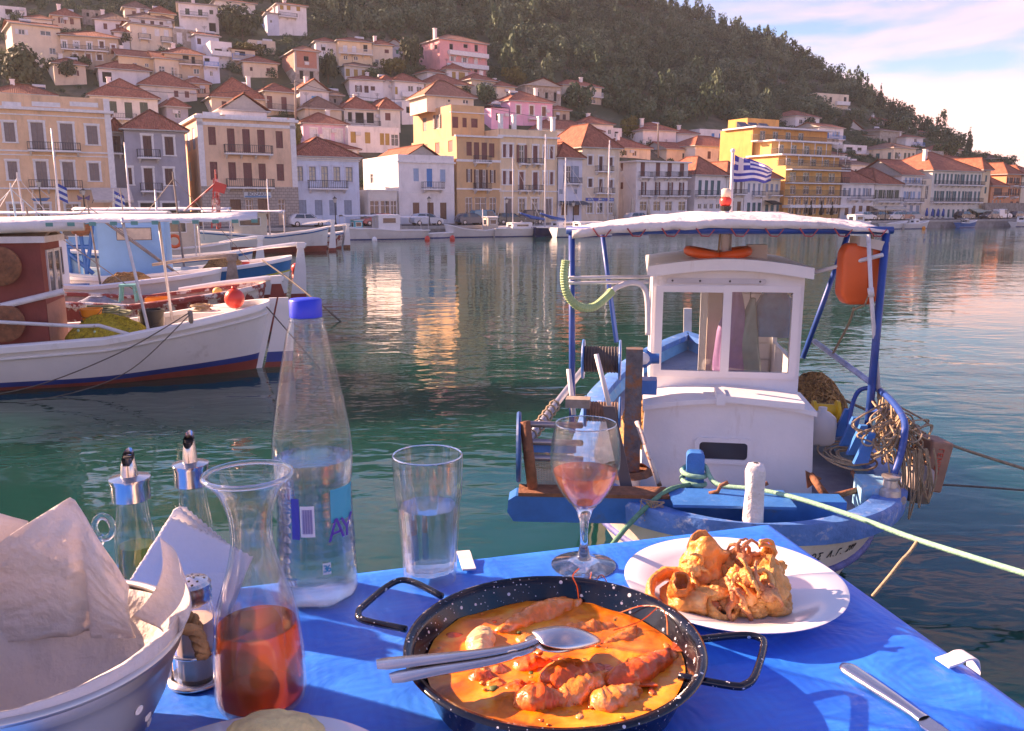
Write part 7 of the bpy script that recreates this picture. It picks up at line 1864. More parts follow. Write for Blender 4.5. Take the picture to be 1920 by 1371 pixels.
for i in range(27):
    f_=i/26; w_=.02*math.sin(i)
    nt_.tube([o_+ex*f_+ey*t_+UPZ*.025*math.sin(3*f_+5*t_) +FB.L*.03*math.sin(7*f_) for t_ in np.linspace(0,1,7)],.0045,3); nt_.tube([o_+ey*f_+ex*t_+UPZ*.025*math.sin(3*t_+5*f_) +FB.L*.03*math.sin(7*t_) for t_ in np.linspace(0,1,7)],.0045,3)
tag(nt_.build('stretched_net',mat('tan netting',(.48,.33,.22),.9,var=.2,scale=10),base=o_),'tan square-mesh net stretched below the net roller','net')
heap('net_heap','orange brown net heap on the starboard side deck behind the wheelhouse','fishing net',at_y(1520,760,9.2) -UPZ*.05,.42,.7,.34,M_NETO,5,strands=110,sr=.012,ax=(FB.W,FB.L))
heap('net_heap','orange brown net bundle between wheelhouse and winch post','fishing net',at_y(1205,800,8.3) -UPZ*.1,.26,.5,.42,M_NETO,6,strands=70,sr=.012,ax=(FB.W,FB.L))
# --- starboard gear
c=at_y(1548,770,8.3); t=thing('yellow_spool','bright yellow plastic spool on the starboard bulwark','spool',c)
b=MB(); b.lathe(c,[(.10,-.13),(.10,-.1),(.07,-.09),(.07,.09),(.11,.1),(.11,.13)],20,axis=FB.W,capt=True); auto_smooth(b.build('reel_body',mat('yellow plastic',(.85,.50,.03),.4,var=.05),t),40)
c=at_y(1538,832,7.9); t=thing('white_jerrycan','translucent white plastic can standing on deck beside the trunk cabin','jerrycan',c)
b=MB(); b.lathe(c,[(.10,0),(.13,.03),(.14,.18),(.13,.27),(.07,.32),(.04,.33),(.04,.37)],16,capt=True); b.build('can',mat('milky plastic',(.68,.64,.60),.4,var=.05,sss=.2),t,smooth=True)
for i in range(4):
    q=MB(); pp=at_y(1562+i*13,820+i*17,7.85-i*.3); q.prism([pp,pp+FB.W*.12+UPZ*.02,pp+FB.W*.16+UPZ*.28,pp+FB.W*.1+UPZ*.28],FB.L*.06); q.build('frame_timber',M_FBBLUE,FR)
coil('rope_coil','loose brown rope lying on the starboard side deck',at_y(1595,855,7.5) -UPZ*.02,.3,7,M_ROPE,.01,.03,seed=4,ax=(FB.W,FB.L),squash=1.6)
ca=at_y(1612,500,8.0); t=thing('orange_canister','orange plastic canister hanging under the canopy corner','canister',ca)
b=MB(); z0,z1=at_y(1610,570,8.0).z,at_y(1610,456,8.0).z; cc=V3((at_y(1610,512,8.0).x,8.0,0))
pr=[(-.19,z0+.1),(-.13,z0),(.13,z0),(.19,z0+.08),(.19,z1-.06),(.14,z1),(-.14,z1),(-.19,z1-.08)]
b.prism([cc+V3((x,-.1,z)) for x,z in pr],V3((0,.2,0)))
ob=b.build('tank',M_ORANGE,t); bv=ob.modifiers.new('round','BEVEL'); bv.width=.045; bv.segments=4; ob.data.shade_smooth()
b=MB(); b.box(cc+V3((-.07,-.15,z1-.02)),V3((.28,0,-.06)),V3((0,.25,0)),V3((0,0,.09))); b.build('foam_block',mat('dirty foam',(.62,.54,.46),.8,var=.15),t)
b=MB(); b.tube([cc+V3((.06,-.12,z1+.1)),cc+V3((.06,-.125,z0+.1)),cc+V3((.04,-.1,z0)),cc+V3((-.02,.0,z0-.06))],.009,5); b.tube([cc+V3((.06,-.11,z1)),cc+V3((.06,-.02,3.2))],.009,5); b.build('sling',M_ROPE,t)
rope('rope','tan double line running from the orange canister down to the slanted pipe',[cc+V3((-.02,0,z0-.04)),at_y(1590,610,8.3),at_y(1561,664,8.8)],.012,M_ROPE)
# tangle of line on the stern rail
tg=MB(); rg=random.Random(5)
base_pts=spline([at_y(1646,735,7.7),at_y(1680,765,7.2),at_y(1697,800,6.9)],8)
for i in range(46):
    s_=rg.choice(base_pts); e_=at_y(rg.uniform(1620,1745),rg.uniform(800,875),rg.uniform(6.7,7.4)); mid=s_.lerp(e_,.5) +V3((rg.uniform(-.1,.1),rg.uniform(-.1,.1),-rg.uniform(.05,.25)))
    tg.tube(spline([s_,mid,e_,e_+V3((rg.uniform(-.1,.1),.05,rg.uniform(.02,.15))),s_+V3((rg.uniform(-.1,.1),0,-.05))],5),.009,4)
for i in range(14):
    e_=at_y(rg.uniform(1660,1740),845,6.85); dz=rg.uniform(.3,.62); tg.tube(spline([e_,e_+V3((rg.uniform(-.05,.05),-.05,-dz*.6)),e_+V3((rg.uniform(0,.1),-.05,-dz)),e_+V3((.08,-.03,-dz*.5)),e_+V3((.05,0,.02))],5),.008,4)
tag(tg.build('rope_tangle',M_ROPE,base=base_pts[0]),'tangle of thin brown line hanging from the stern rail','rope',kind='stuff')
c=at_y(1742,868,7.1); t=thing('brown_float_box','brown foam float box with red lettering hanging outside the stern rail','float',c)
X_=V3((.98,.1,-.16)).normalized(); Z_=V3((.16,0,.98)).normalized(); Y_=Z_.cross(X_)
b=MB(); b.cbox(c,.2,.26,.46,(X_,Y_,Z_)); ob=b.build('block',mat('stained brown foam',(.36,.20,.14),.8,var=.2,scale=8),t); bv=ob.modifiers.new('round','BEVEL'); bv.width=.02; bv.segments=3
text_mesh('lettering','ΓΕΝΙΚΟΛΑ',.07,c-Y_*.0+X_*0-V3((0,.134,0)),-Z_,X_,mat('red paint lettering',(.6,.08,.05),.7),t)
c=at_y(1716,905,6.95); t=thing('grey_float','grey battered plastic float hanging below the line tangle','float',c)
b=MB(); b.lathe(c-UPZ*.17,[(.06,0),(.12,.02),(.13,.2),(.11,.3),(.05,.33)],16,axis=(.15,0,1),fn=lambda a_,h,r: r*(1+.08*math.sin(3*a_+9*h)),capt=True); b.build('shell',mat('grey brown plastic',(.34,.29,.28),.6,var=.2,scale=7,dirt=(.5,.2,.16),dscale=9,dlo=.62,dhi=.7),t,smooth=True)
c=at_y(1667,938,6.62); t=thing('capstan','small metal capstan on the starboard gunwale','winch',c)
b=MB(); b.lathe(c,[(.13,0),(.13,.03),(.09,.04),(.085,.1),(.06,.12),(.055,.18),(.075,.2),(.075,.215)],22,capt=True); auto_smooth(b.build('drum',mat('dull alloy',(.55,.50,.46),.35,.7,var=.2,scale=12),t),40)
b=MB(); b.box(fbp(.75,1.02,.86),FB.W*.25,FB.L*.3,UPZ*.26); b.build('gunwale_block',M_FBIN,FR)
# anchor
an=thing('anchor','rusty grapnel anchor lying on the stern deck','anchor',at_y(1560,930,6.75))
b=MB(); b.tube([at_y(1545,935,6.7),at_y(1636,912,6.9)],.028,8); b.build('stock',M_RUST,an,smooth=True)
b=MB(); b.tube([at_y(1520,890,7.0),at_y(1548,930,6.8)],[.03,.035],8); b.build('shank',M_RUST,an,smooth=True)
b=MB(); pA,pB,pC=at_y(1511,884,7.0),at_y(1541,898,7.0),at_y(1514,916,6.95); b.prism([pA,pB,pC],FB.L*.03); b.build('fluke',M_RUST,an)
b=MB(); b.tube([at_y(1598,885,7.1),at_y(1630,945,6.6)],.018,6); tag(b.build('iron_bar',M_RUST,base=at_y(1598,885,7.1),smooth=True),'thin rusty bar lying beside the anchor','bar')
# blue mooring bitt with the green rope turned round it
c=at_y(1302,926,6.85); zt_=at_y(1302,850,6.85).z
b=MB(); b.prism([c+FB.W*x+UPZ*z for x,z in rrect(0,(zt_-c.z) /2-.1,.15,zt_-c.z+.2,.04)],FB.L*.12); b.build('mooring_bitt',M_FBBLUE,FR)
bt=c+UPZ*(.5*(zt_-c.z) -.08)
pts=[bt+V3((.1*math.cos(a_),.06-.1*math.sin(a_),-.03+.012*a_)) for a_ in np.linspace(0,6.28*2,26)]
rope('mooring_rope','pale green mooring rope from the blue bitt to the quay',pts+[at_y(1345,908,6.75),at_y(1420,918,6.55),at_y(1500,936,6.3),at_y(1620,975,5.9),at_y(1720,1012,5.55),at_y(1920,1075,4.9),at_y(2200,1160,4.2)],.021,M_ROPEG,8,6)
rope('mooring_rope','darker green rope end hanging from the bitt down past the beam',[bt+V3((-.06,-.06,0)),at_y(1255,918,6.5),at_y(1215,948,6.3),at_y(1172,992,6.1),at_y(1130,1045,5.9)],.02,mat('dull green rope',(.10,.26,.17),.8,var=.25,scale=30,bump=.4,bscale=70),8,6)
fr_=MB(); c=at_y(1222,940,6.3)
for i in range(14): fr_.tube([c,c+V3((rg.uniform(-.1,.1),-.02,rg.uniform(-.05,.03))),c+V3((rg.uniform(-.14,.14),-.03,-rg.uniform(.05,.16)))],.005,4)
tag(fr_.build('frayed_twine',M_ROPE,base=c),'frayed brown twine knotted to the hanging green rope','twine')
rope('mooring_rope','brown mooring line leading from the starboard rail out to the water',[at_y(1525,722,9.4),at_y(1600,758,8.9),at_y(1745,820,8.3),at_y(1850,857,8.0),at_y(1990,900,7.6)],.016,M_ROPE)
rope('mooring_rope','thin dark line leading out below the float box',[at_y(1750,908,7.2),at_y(1850,914,7.4),at_y(1990,925,7.6)],.01,M_ROPED)
rope('mooring_rope','thin tan line tied to the green rope and dropping to the water',[at_y(1722,1012,5.54),at_y(1706,1035,5.5),at_y(1690,1052,5.45),at_y(1668,1080,5.4),at_y(1636,1118,5.35)],.012,M_ROPE)
# registration on the hull
txt='ΟΛΑΟΣ Λ.Γ. 299'
for i,ch in enumerate(txt):
    if ch == ' ': continue
    tt=lerp(.0006,.046,(i+.5) /len(txt)); z=.76
    p0=FB.pt(tt,1,z); p1=FB.pt(tt+.004,1,z); X=(p1-p0).normalized(); Yz=(FB.pt(tt,1,z+.04) -p0).normalized(); nn=X.cross(Yz).normalized()
    text_mesh('hull_lettering',ch,.09,p0+nn*.006,X,Yz,mat('black hull lettering',(.03,.03,.035),.6),FR,squeeze=.75)

# ================================================================== THE TABLE
ZT=CAMZ-.455                     # table top
ZG=ZT-.755                       # the terrace it stands on
def tb(px,py,h=0.0): return at_z(px,py,ZT+h)
def height_at(px,py,p):            # height above the table of a pixel on the vertical through p
    return at_y(px,py,p.y).z-ZT
def px_len(n,p): return n*(V3(p) -CAM).dot(FWD) /FPX
e_far0,e_far1=tb(660,1071),tb(1400,984)
U1=(e_far1-e_far0); U1.z=0; U1.normalize()                     # along the far edge
corner=tb(1440,979)
e_r=tb(1900,1307); U2=(e_r-corner); U2.z=0; U2.normalize()   # along the right edge, towards us
TLEN,TDEP=1.75,1.05
M_STONE=mat('terrace stone',(.40,.36,.32),.85,var=.2,scale=3,bump=.2,bscale=20)
b=MB()
edge=[corner+U1*.10+U2*(-.06),corner-U1*3.5-U2*.06,corner-U1*3.5+U2*3.2,corner+U1*.10+U2*3.2]
b.prism([V3((p.x,p.y,ZG)) for p in edge],V3((0,0,-ZG-1.0))); tag(b.build('terrace',M_STONE),kind='structure')
TT_=thing('table','dining table under the blue cloth at the edge of the quay','table',V3((corner.x,corner.y,ZG)))
b=MB(); c0=V3((corner.x,corner.y,ZT-.034)); b.box(c0-U1*.012+U2*.012,-U1*(TLEN-.03),U2*(TDEP-.03),UPZ*.025); b.build('table_top',M_WOODG,TT_)
for a_,c_ in ((.08,.08),(TLEN-.12,.08),(.08,TDEP-.12),(TLEN-.12,TDEP-.12)):
    b=MB(); q=V3((corner.x,corner.y,ZG)) -U1*a_+U2*c_; b.box(q,-U1*.05,U2*.05,UPZ*(ZT-ZG-.035)); b.build('leg',M_WOODG,TT_)
def cloth_material():
    m,n,l=nodes_of('blue damask oilcloth')
    b=n['Principled BSDF']
    tc=n.new('ShaderNodeTexCoord'); mp=n.new('ShaderNodeMapping'); mp.inputs['Rotation'].default_value=(0,0,-math.atan2(U1.y,U1.x) +R(45))
    l.new(tc.outputs['Object'],mp.inputs['Vector'])
    v=n.new('ShaderNodeTexVoronoi'); v.distance='MANHATTAN'; v.inputs['Scale'].default_value=9; v.inputs['Randomness'].default_value=0.0
    l.new(mp.outputs[0],v.inputs['Vector'])
    s=n.new('ShaderNodeMath'); s.operation='MULTIPLY'; s.inputs[1].default_value=46; l.new(v.outputs['Distance'],s.inputs[0])
    w=n.new('ShaderNodeMath'); w.operation='SINE'; l.new(s.outputs[0],w.inputs[0])
    no=n.new('ShaderNodeTexNoise'); no.inputs['Scale'].default_value=14; no.inputs['Detail'].default_value=6; l.new(tc.outputs['Object'],no.inputs['Vector'])
    fine=n.new('ShaderNodeTexWave'); fine.inputs['Scale'].default_value=330; l.new(mp.outputs[0],fine.inputs['Vector'])
    r=n.new('ShaderNodeValToRGB'); r.color_ramp.elements[0].color=(.003,.14,.78,1); r.color_ramp.elements[1].color=(.018,.25,.92,1); r.color_ramp.elements[0].position=.3; r.color_ramp.elements[1].position=.75
    ad=n.new('ShaderNodeMath'); ad.operation='MULTIPLY_ADD'; ad.inputs[1].default_value=.05; l.new(w.outputs[0],ad.inputs[0]); l.new(no.outputs['Fac'],ad.inputs[2])
    l.new(ad.outputs[0],r.inputs['Fac']); l.new(r.outputs['Color'],b.inputs['Base Color'])
    rr=n.new('ShaderNodeMapRange'); rr.inputs['To Min'].default_value=.30; rr.inputs['To Max'].default_value=.52; l.new(ad.outputs[0],rr.inputs['Value']); l.new(rr.outputs[0],b.inputs['Roughness'])
    b.inputs['Specular IOR Level'].default_value=.6
    h=n.new('ShaderNodeMath'); h.operation='MULTIPLY_ADD'; h.inputs[1].default_value=.5; l.new(w.outputs[0],h.inputs[0]); l.new(fine.outputs['Fac'],h.inputs[2])
    bp=n.new('ShaderNodeBump'); bp.inputs['Strength'].default_value=.35; bp.inputs['Distance'].default_value=.0006; l.new(h.outputs[0],bp.inputs['Height'])
    n2=n.new('ShaderNodeTexNoise'); n2.inputs['Scale'].default_value=9; n2.inputs['Detail'].default_value=4; n2.inputs['Distortion'].default_value=.8; l.new(tc.outputs['Object'],n2.inputs['Vector'])
    b2=n.new('ShaderNodeBump'); b2.inputs['Strength'].default_value=.5; b2.inputs['Distance'].default_value=.02; l.new(n2.outputs['Fac'],b2.inputs['Height']); l.new(bp.outputs[0],b2.inputs['Normal'])
    l.new(b2.outputs[0],b.inputs['Normal'])
    return m
b=MB(); nx,ny=120,84; drop=.22; rc_=.02
def cloth_pt(s,t):
    """s along -U1 from the right edge (negative = hanging over), t along U2 from the far edge"""
    z=0.0; ds=dt=0.0
    def fold(x,L):
        if x < 0: return min(0,0) ,-min(-x,drop)
        if x > L: return L,-(x-L)
        return x,0
    s2,zs=fold(s,TLEN); t2,zt2=fold(t,TDEP)
    z=zs+zt2
    out=0
    if zs < 0 or zt2 < 0:
        w=.012*math.sin(18*(t if zs < 0 else s) +2) *min(1,-z/.1); out=.004+max(0,w) +.01*(-z/drop)
    p=V3((corner.x,corner.y,ZT)) -U1*s2+U2*t2
    if zs < 0: p += U1*(out if s < 0 else -out)
    if zt2 < 0: p += -U2*(out if t < 0 else -out)
    # rounded table edge and creases
    k=.0010*mnoise.noise(V3((s*7,t*7,1)))
    for (t0,sl,amp) in ((.335,.02,.0034),(.70,-.03,.003),(.52,.16,.0016),(.16,-.07,.0014)):
        d=(t-t0-sl*s+.003*math.sin(s*31)); k += amp*math.exp(-(d/.0045) ** 2)
    d=s-.42-.02*t; k += .0026*math.exp(-(d/.004) ** 2)
    r_=min(s2,t2,TLEN-s2,TDEP-t2)
    if z == 0 and r_ < rc_: k -= .006*(1-r_/rc_) ** 2
    p.z += (k if z == 0 else z-.006)
    return p
ss=[-drop,-drop*.66,-drop*.33,-.0001] +[TLEN*i/nx for i in range(nx+1)] +[TLEN+.0001,TLEN+drop]
ts=[-drop,-drop*.66,-drop*.33,-.0001] +[TDEP*i/ny for i in range(ny+1)] +[TDEP+.0001,TDEP+drop]
for s in ss:
    for t in ts: b.v.append(tuple(cloth_pt(s,t)))
for i in range(len(ss) -1):
    for j in range(len(ts) -1):
        a_=i*len(ts) +j; b.f.append([a_,a_+1,a_+len(ts) +1,a_+len(ts)]); b.m.append(0)
tag(b.build('tablecloth',cloth_material(),base=V3((corner.x,corner.y,ZT)),smooth=True),'bright blue patterned plastic tablecloth with fold creases','tablecloth')

M_GLASS=glass_mat('clear glass',(.985,.99,.99),.12,1.45,edge=.95)
M_GLASSTHICK=glass_mat('thick clear glass',(.99,.995,.995),.9,1.45,edge=.9)
M_PET=glass_mat('clear plastic',(.98,.985,1.0),.08,1.25,edge=.85)
M_WATERIN=glass_mat('drinking water',(.985,.99,1.0),.8,1.33,edge=.3)
M_CHROME=mat('chrome',(.62,.58,.56),.2,1.0,var=.05)
M_STEEL=mat('brushed steel',(.62,.60,.60),.26,1.0,var=.08,scale=30)
def vessel(root,name,c,outer,wall,m,n=40,fn=None,floor=.006):
    """hollow lathe: outer profile (r, h), wall thickness, closed foot"""
    prof=list(outer) +[(max(.001,r-wall),h) for r,h in outer[::-1] if h > floor]
    prof += [(0.0008,floor)]
    b=MB(); b.lathe(c,[(0.0008,0)] +prof,n,capb=False,fn=fn)
    o=b.build(name,m,root); auto_smooth(o,50); return o
def fill(root,name,c,outer,wall,level,m,n=40,fn=None,floor=.006,gap=.0006):
    pr=[(r-wall-gap,h) for r,h in outer if floor < h < level]
    def at_h(h):
        for (r0,h0),(r1,h1) in zip(outer,outer[1:]):
            if h0 <= h <= h1 and h1 > h0: return lerp(r0,r1,(h-h0) /(h1-h0)) -wall-gap
        return outer[-1][0] -wall
    prof=[(0.0008,floor+gap),(at_h(floor+.001),floor+gap)] +pr+[(at_h(level),level),(0.0008,level)]
    b=MB(); b.lathe(c,prof,n,capb=False,fn=fn); o=b.build(name,m,root); auto_smooth(o,50); return o

# ---------------------------------------------------------------- water bottle
c=tb(598,1116); H=lambda y: height_at(598,y,c)
bt_=thing('water_bottle','tall clear plastic water bottle with a blue cap, half full','bottle',c)
Rr=lambda w,y: px_len(w,V3((c.x,c.y,ZT+H(y)))) /2
outer=[(.030,0),(.040,.002),(.0455,.012),(.0460,H(1060)),(Rr(142,1010),H(1010)),(Rr(137,960),H(960)),(Rr(137,910),H(910)),(Rr(146,880),H(880)),(Rr(150,850),H(850)),(Rr(146,815),H(815)),(Rr(124,745),H(745)),(Rr(98,680),H(680)),(Rr(76,625),H(625)),(Rr(58,596),H(596)),(.0135,H(588))]
def ribs(a,h,r):
    k=1.0
    if h < .045: k *= 1+.05*math.cos(6*a) *(1-h/.045)
    if H(1050) < h < H(890): k *= 1+.012*math.sin(h*520)
    if h > H(840): k *= 1+.02*math.cos(10*a) *min(1,(h-H(840)) /.03) *(1 if h < H(620) else 0)
    return r*k
dense=[]
for (r0,h0),(r1,h1) in zip(outer,outer[1:]):
    n_=max(1,int((h1-h0) /.004))
    for i in range(n_): dense.append((lerp(r0,r1,i/n_),lerp(h0,h1,i/n_)))
dense.append(outer[-1])
vessel(bt_,'body',c,dense,.0009,M_PET,60,ribs,.004)
fill(bt_,'water',c,dense,.0009,H(856),M_WATERIN,60,ribs,.004)
b=MB(); b.lathe(c,[(.0145,H(596)),(.0178,H(594)),(.0180,H(563)),(.0165,H(560)),(.0008,H(559))],48,fn=lambda a,h,r: r*(1+(.018*math.cos(40*a) if h < H(566) else 0))); auto_smooth(b.build('cap',mat('blue bottle cap',(.02,.05,.62),.35,var=.03,sss=.1),bt_),60)
b=MB(); b.lathe(c,[(.0185,H(603)),(.0195,H(601)),(.0195,H(598)),(.0150,H(597))],40); b.build('neck_ring',M_PET,bt_,smooth=True)
def wrap(a0,a1,h0,h1,m,name,off=.0012,n=14,par=None):
    b=MB(); k=4
    for i in range(n+1):
        a=lerp(a0,a1,i/n)
        for j in range(k+1):
            h=lerp(h0,h1,j/k); r=interp([(hh_,rr_) for rr_,hh_ in outer],h) +off
            b.v.append(tuple(c+V3((r*math.cos(a),r*math.sin(a),h))))
    for i in range(n):
        for j in range(k): q=i*(k+1) +j; b.f.append([q,q+k+1,q+k+2,q+1]); b.m.append(0)
    return b.build(name,m,par or bt_,smooth=True)
va=math.atan2(-c.y,-c.x)           # towards the camera
lab_clear=glass_mat('printed label film',(.82,.84,.96),.0,edge=.4)
wrap(va-1.5,va+1.5,H(1022),H(905),lab_clear,'label',.0009,30)
wrap(va-.62,va-.40,H(985),H(912),mat('label dark blue',(.05,.06,.40),.4),'label_panel',.0016)
wrap(va-.38,va-.02,H(980),H(925),mat('label white',(.80,.80,.84),.4),'barcode_panel',.0016)
for i in range(13):
    a=va-.33+i*.0205; wrap(a,a+(.012 if i % 3 else .007),H(974),H(931),mat('barcode ink',(.12,.10,.35),.5),'barcode_bar',.0021,1)
wrap(va+.40,va+1.2,H(960),H(900),mat('label teal',(.03,.42,.55),.4),'label_mountain',.0015)
wrap(va+.12,va+.32,H(1048),H(1028),mat('sticker white',(.82,.82,.80),.4),'sticker',.0016)
for i,ch in enumerate('ΑΥ'):
    a=va+.52+i*.34; r=interp([(hh_,rr_) for rr_,hh_ in outer],H(975)) +.0024
    text_mesh('lettering',ch,.034,c+V3((r*math.cos(a),r*math.sin(a),H(975))),(-math.sin(a),math.cos(a),.1),(0,0,1),mat('label violet ink',(.10,.05,.42),.5),bt_,.0002)
for i,ch in enumerate('36'):
    a=va+.18+i*.085; r=interp([(hh_,rr_) for rr_,hh_ in outer],H(1038)) +.0026
    text_mesh('lettering',ch,.012,c+V3((r*math.cos(a),r*math.sin(a),H(1038))),(-math.sin(a),math.cos(a),0),(0,0,1),mat('sticker teal ink',(.02,.35,.5),.5),bt_,.0002)

# ---------------------------------------------------------------- water glass
c=tb(806,1086); g=thing('water_glass','faceted tumbler half full of water','glass',c); H2=lambda y: height_at(802,y,c)
rim=px_len(133,V3((c.x,c.y,ZT+H2(853)))) /2
hS=H2(935)
outer=[(.030,0),(.0325,.002),(.0335,.02),(.0365,hS*.6),(.0388,hS-.004),(.0405,hS+.004),(.0412,hS+.012),(rim,H2(853))]
fac=lambda a,h,r: r*(1-(.055*(.5-.5*math.cos(9*a)) if .004 < h < hS-.002 else 0)) if h > .0001 else r
dn=[]
for (r0,h0),(r1,h1) in zip(outer,outer[1:]):
    n_=max(1,int((h1-h0) /.006))
    for i in range(n_): dn.append((lerp(r0,r1,i/n_),lerp(h0,h1,i/n_)))
dn.append(outer[-1])
vessel(g,'tumbler',c,dn,.0026,M_GLASS,72,fac,.014); fill(g,'water',c,dn,.0026,H2(948),M_WATERIN,72,fac,.014)
b=MB(); b.lathe(c+V3((0,0,H2(853))),[(rim-.0028,0),(rim-.0014,.0012),(rim,0),(rim-.0014,-.0012),(rim-.0028,0)],60,capb=False); b.build('rim',M_GLASSTHICK,g,smooth=True)
# ---------------------------------------------------------------- rose wine glass
c=tb(1094,1060); g=thing('wine_glass','stemmed glass of rose wine standing before the boat','wine glass',c); H3=lambda y: height_at(1094,y,c)
W3_=lambda w,y: px_len(w,V3((c.x,c.y,ZT+H3(y)))) /2
foot=[(.0008,0),(W3_(120,1060),0),(W3_(121,1060),.0015),(W3_(112,1060),.003),(.022,.007),(.008,.013),(.0052,.03),(.0048,H3(1000)),(.0062,H3(975)),(.011,H3(955)),(.016,H3(946)),(.0008,H3(944))]
b=MB(); b.lathe(c,foot,48,capb=False); auto_smooth(b.build('stem',M_GLASSTHICK,g),60)
bowl=[(.0008,H3(946)),(.016,H3(944)),(.027,H3(928)),(W3_(108,905),H3(905)),(W3_(126,880),H3(880)),(W3_(131,855),H3(855)),(W3_(128,830),H3(830)),(W3_(121,808),H3(808)),(W3_(115,794),H3(794))]
bd=spline([V3((r,0,h)) for r,h in bowl],5); bd=[(p.x,p.z) for p in bd]
b=MB(); b.lathe(c,bd+[(r-.0011,h) for r,h in bd[::-1] if r > .004] +[(.0008,H3(946) +.0012)],60,capb=False); auto_smooth(b.build('bowl',M_GLASS,g),60)
lv=H3(884); pr=[(r-.0018,h) for r,h in bd if h < lv and r > .004]
M_ROSE=glass_mat('rose wine',(.99,.66,.50),.5,1.34,edge=.25,glow=(.22,(.95,.42,.28)))
b=MB(); b.lathe(c,[(.0008,H3(946) +.0022)] +[(r,h+.001) for r,h in pr] +[(pr[-1][0] +.0003,lv),(.0008,lv)],60,capb=False); auto_smooth(b.build('wine',M_ROSE,g),60)
b=MB(); rt_=bd[-1][0]; b.lathe(c+V3((0,0,H3(794))),[(rt_-.0012,0),(rt_-.0005,.0008),(rt_+.0003,0),(rt_-.0005,-.0008),(rt_-.0012,0)],60,capb=False); b.build('rim',M_GLASSTHICK,g,smooth=True)
# ---------------------------------------------------------------- carafe of darker wine
c=tb(491,1316); g=thing('wine_carafe','glass carafe half filled with amber rose wine','carafe',c); H4=lambda y: height_at(475,y,c)
W4=lambda w,y: px_len(w,V3((c.x,c.y,ZT+H4(y)))) /2
pts=[(.030,0),(W4(150,1310),.003),(W4(165,1289),.012),(W4(167,1255),H4(1255)),(W4(163,1211),H4(1211)),(W4(146,1140),H4(1140)),(W4(108,1080),H4(1080)),(W4(82,1030),H4(1030)),(W4(76,1000),H4(1000)),(W4(84,961),H4(961)),(W4(110,925),H4(925)),(W4(146,900),H4(900)),(W4(160,890),H4(890))]
cd=[(p.x,p.z) for p in spline([V3((r,0,h)) for r,h in pts],5)]
vessel(g,'body',c,cd,.0022,M_GLASS,64,None,.007)
M_AMBER=glass_mat('amber wine',(.94,.50,.26),.4,1.34,edge=.2,glow=(.28,(.72,.20,.06)))
fill(g,'wine',c,cd,.0022,H4(1168),M_AMBER,64,None,.009)
rt_=cd[-1][0]; b=MB(); b.lathe(c+V3((0,0,H4(890))),[(rt_+.0025*math.cos(a),.0025*math.sin(a)) for a in np.linspace(0,6.283,9)],60,capb=False); b.build('rim',M_GLASSTHICK,g,smooth=True)

# ---------------------------------------------------------------- enamel pan with prawn stew
def enamel():
    m,n,l=nodes_of('speckled black enamel'); b=n['Principled BSDF']; b.inputs['Roughness'].default_value=.16; b.inputs['Specular IOR Level'].default_value=.6
    tc=n.new('ShaderNodeTexCoord'); last=None
    for sc_,th in ((140,.30),(290,.22)):
        v=n.new('ShaderNodeTexVoronoi'); v.inputs['Scale'].default_value=sc_; l.new(tc.outputs['Object'],v.inputs['Vector'])
        sp=n.new('ShaderNodeSeparateColor'); l.new(v.outputs['Color'],sp.inputs[0])
        t=n.new('ShaderNodeMath'); t.operation='MULTIPLY'; t.inputs[1].default_value=th; p=n.new('ShaderNodeMath'); p.operation='POWER'; p.inputs[1].default_value=2.2; l.new(sp.outputs[0],p.inputs[0]); l.new(p.outputs[0],t.inputs[0])
        x=n.new('ShaderNodeMath'); x.operation='LESS_THAN'; l.new(v.outputs['Distance'],x.inputs[0]); l.new(t.outputs[0],x.inputs[1])
        if last is None: last=x.outputs[0]
        else:
            mx=n.new('ShaderNodeMath'); mx.operation='MAXIMUM'; l.new(last,mx.inputs[0]); l.new(x.outputs[0],mx.inputs[1]); last=mx.outputs[0]
    c=n.new('ShaderNodeMix'); c.data_type='RGBA'; c.inputs['A'].default_value=(.006,.006,.012,1); c.inputs['B'].default_value=(.62,.62,.66,1); l.new(last,c.inputs['Factor']); l.new(c.outputs['Result'],b.inputs['Base Color'])
    return m
M_ENAM=enamel()
PH=.050; pc=tb(1039,1203,PH); c=V3((pc.x,pc.y,ZT+.002)); PR=px_len(547,pc) /2
pan=thing('enamel_pan','speckled black enamel pan of prawn stew with two loop handles','pan',c)
b=MB()
b.lathe(c,[(.0008,0),(PR*.80,0),(PR*.84,.003),(PR*.965,PH-.004),(PR,PH),(PR+.003,PH-.001),(PR+.004,PH-.003),(PR+.001,PH-.004)],72,capb=False)
b.lathe(c,[(PR,PH),(PR-.004,PH-.001),(PR*.95,PH-.006),(PR*.825,.005),(.0008,.003)],72,capb=False)
auto_smooth(b.build('bowl',M_ENAM,pan),50)
def handle(pts):
    b=MB(); P=[tb(x,y,h) for x,y,h in pts]; P=spline(P,5); b.tube(P,.0036,8); return b.build('handle',M_ENAM,pan,smooth=True)
handle([(828,1118,.043),(770,1090,.041),(735,1094,.041),(682,1136,.041),(672,1150,.041),(682,1163,.041),(762,1180,.040)])
handle([(1312,1199,.043),(1390,1191,.041),(1424,1196,.041),(1432,1212,.041),(1416,1266,.041),(1398,1284,.040),(1372,1286,.040),(1272,1268,.040)])
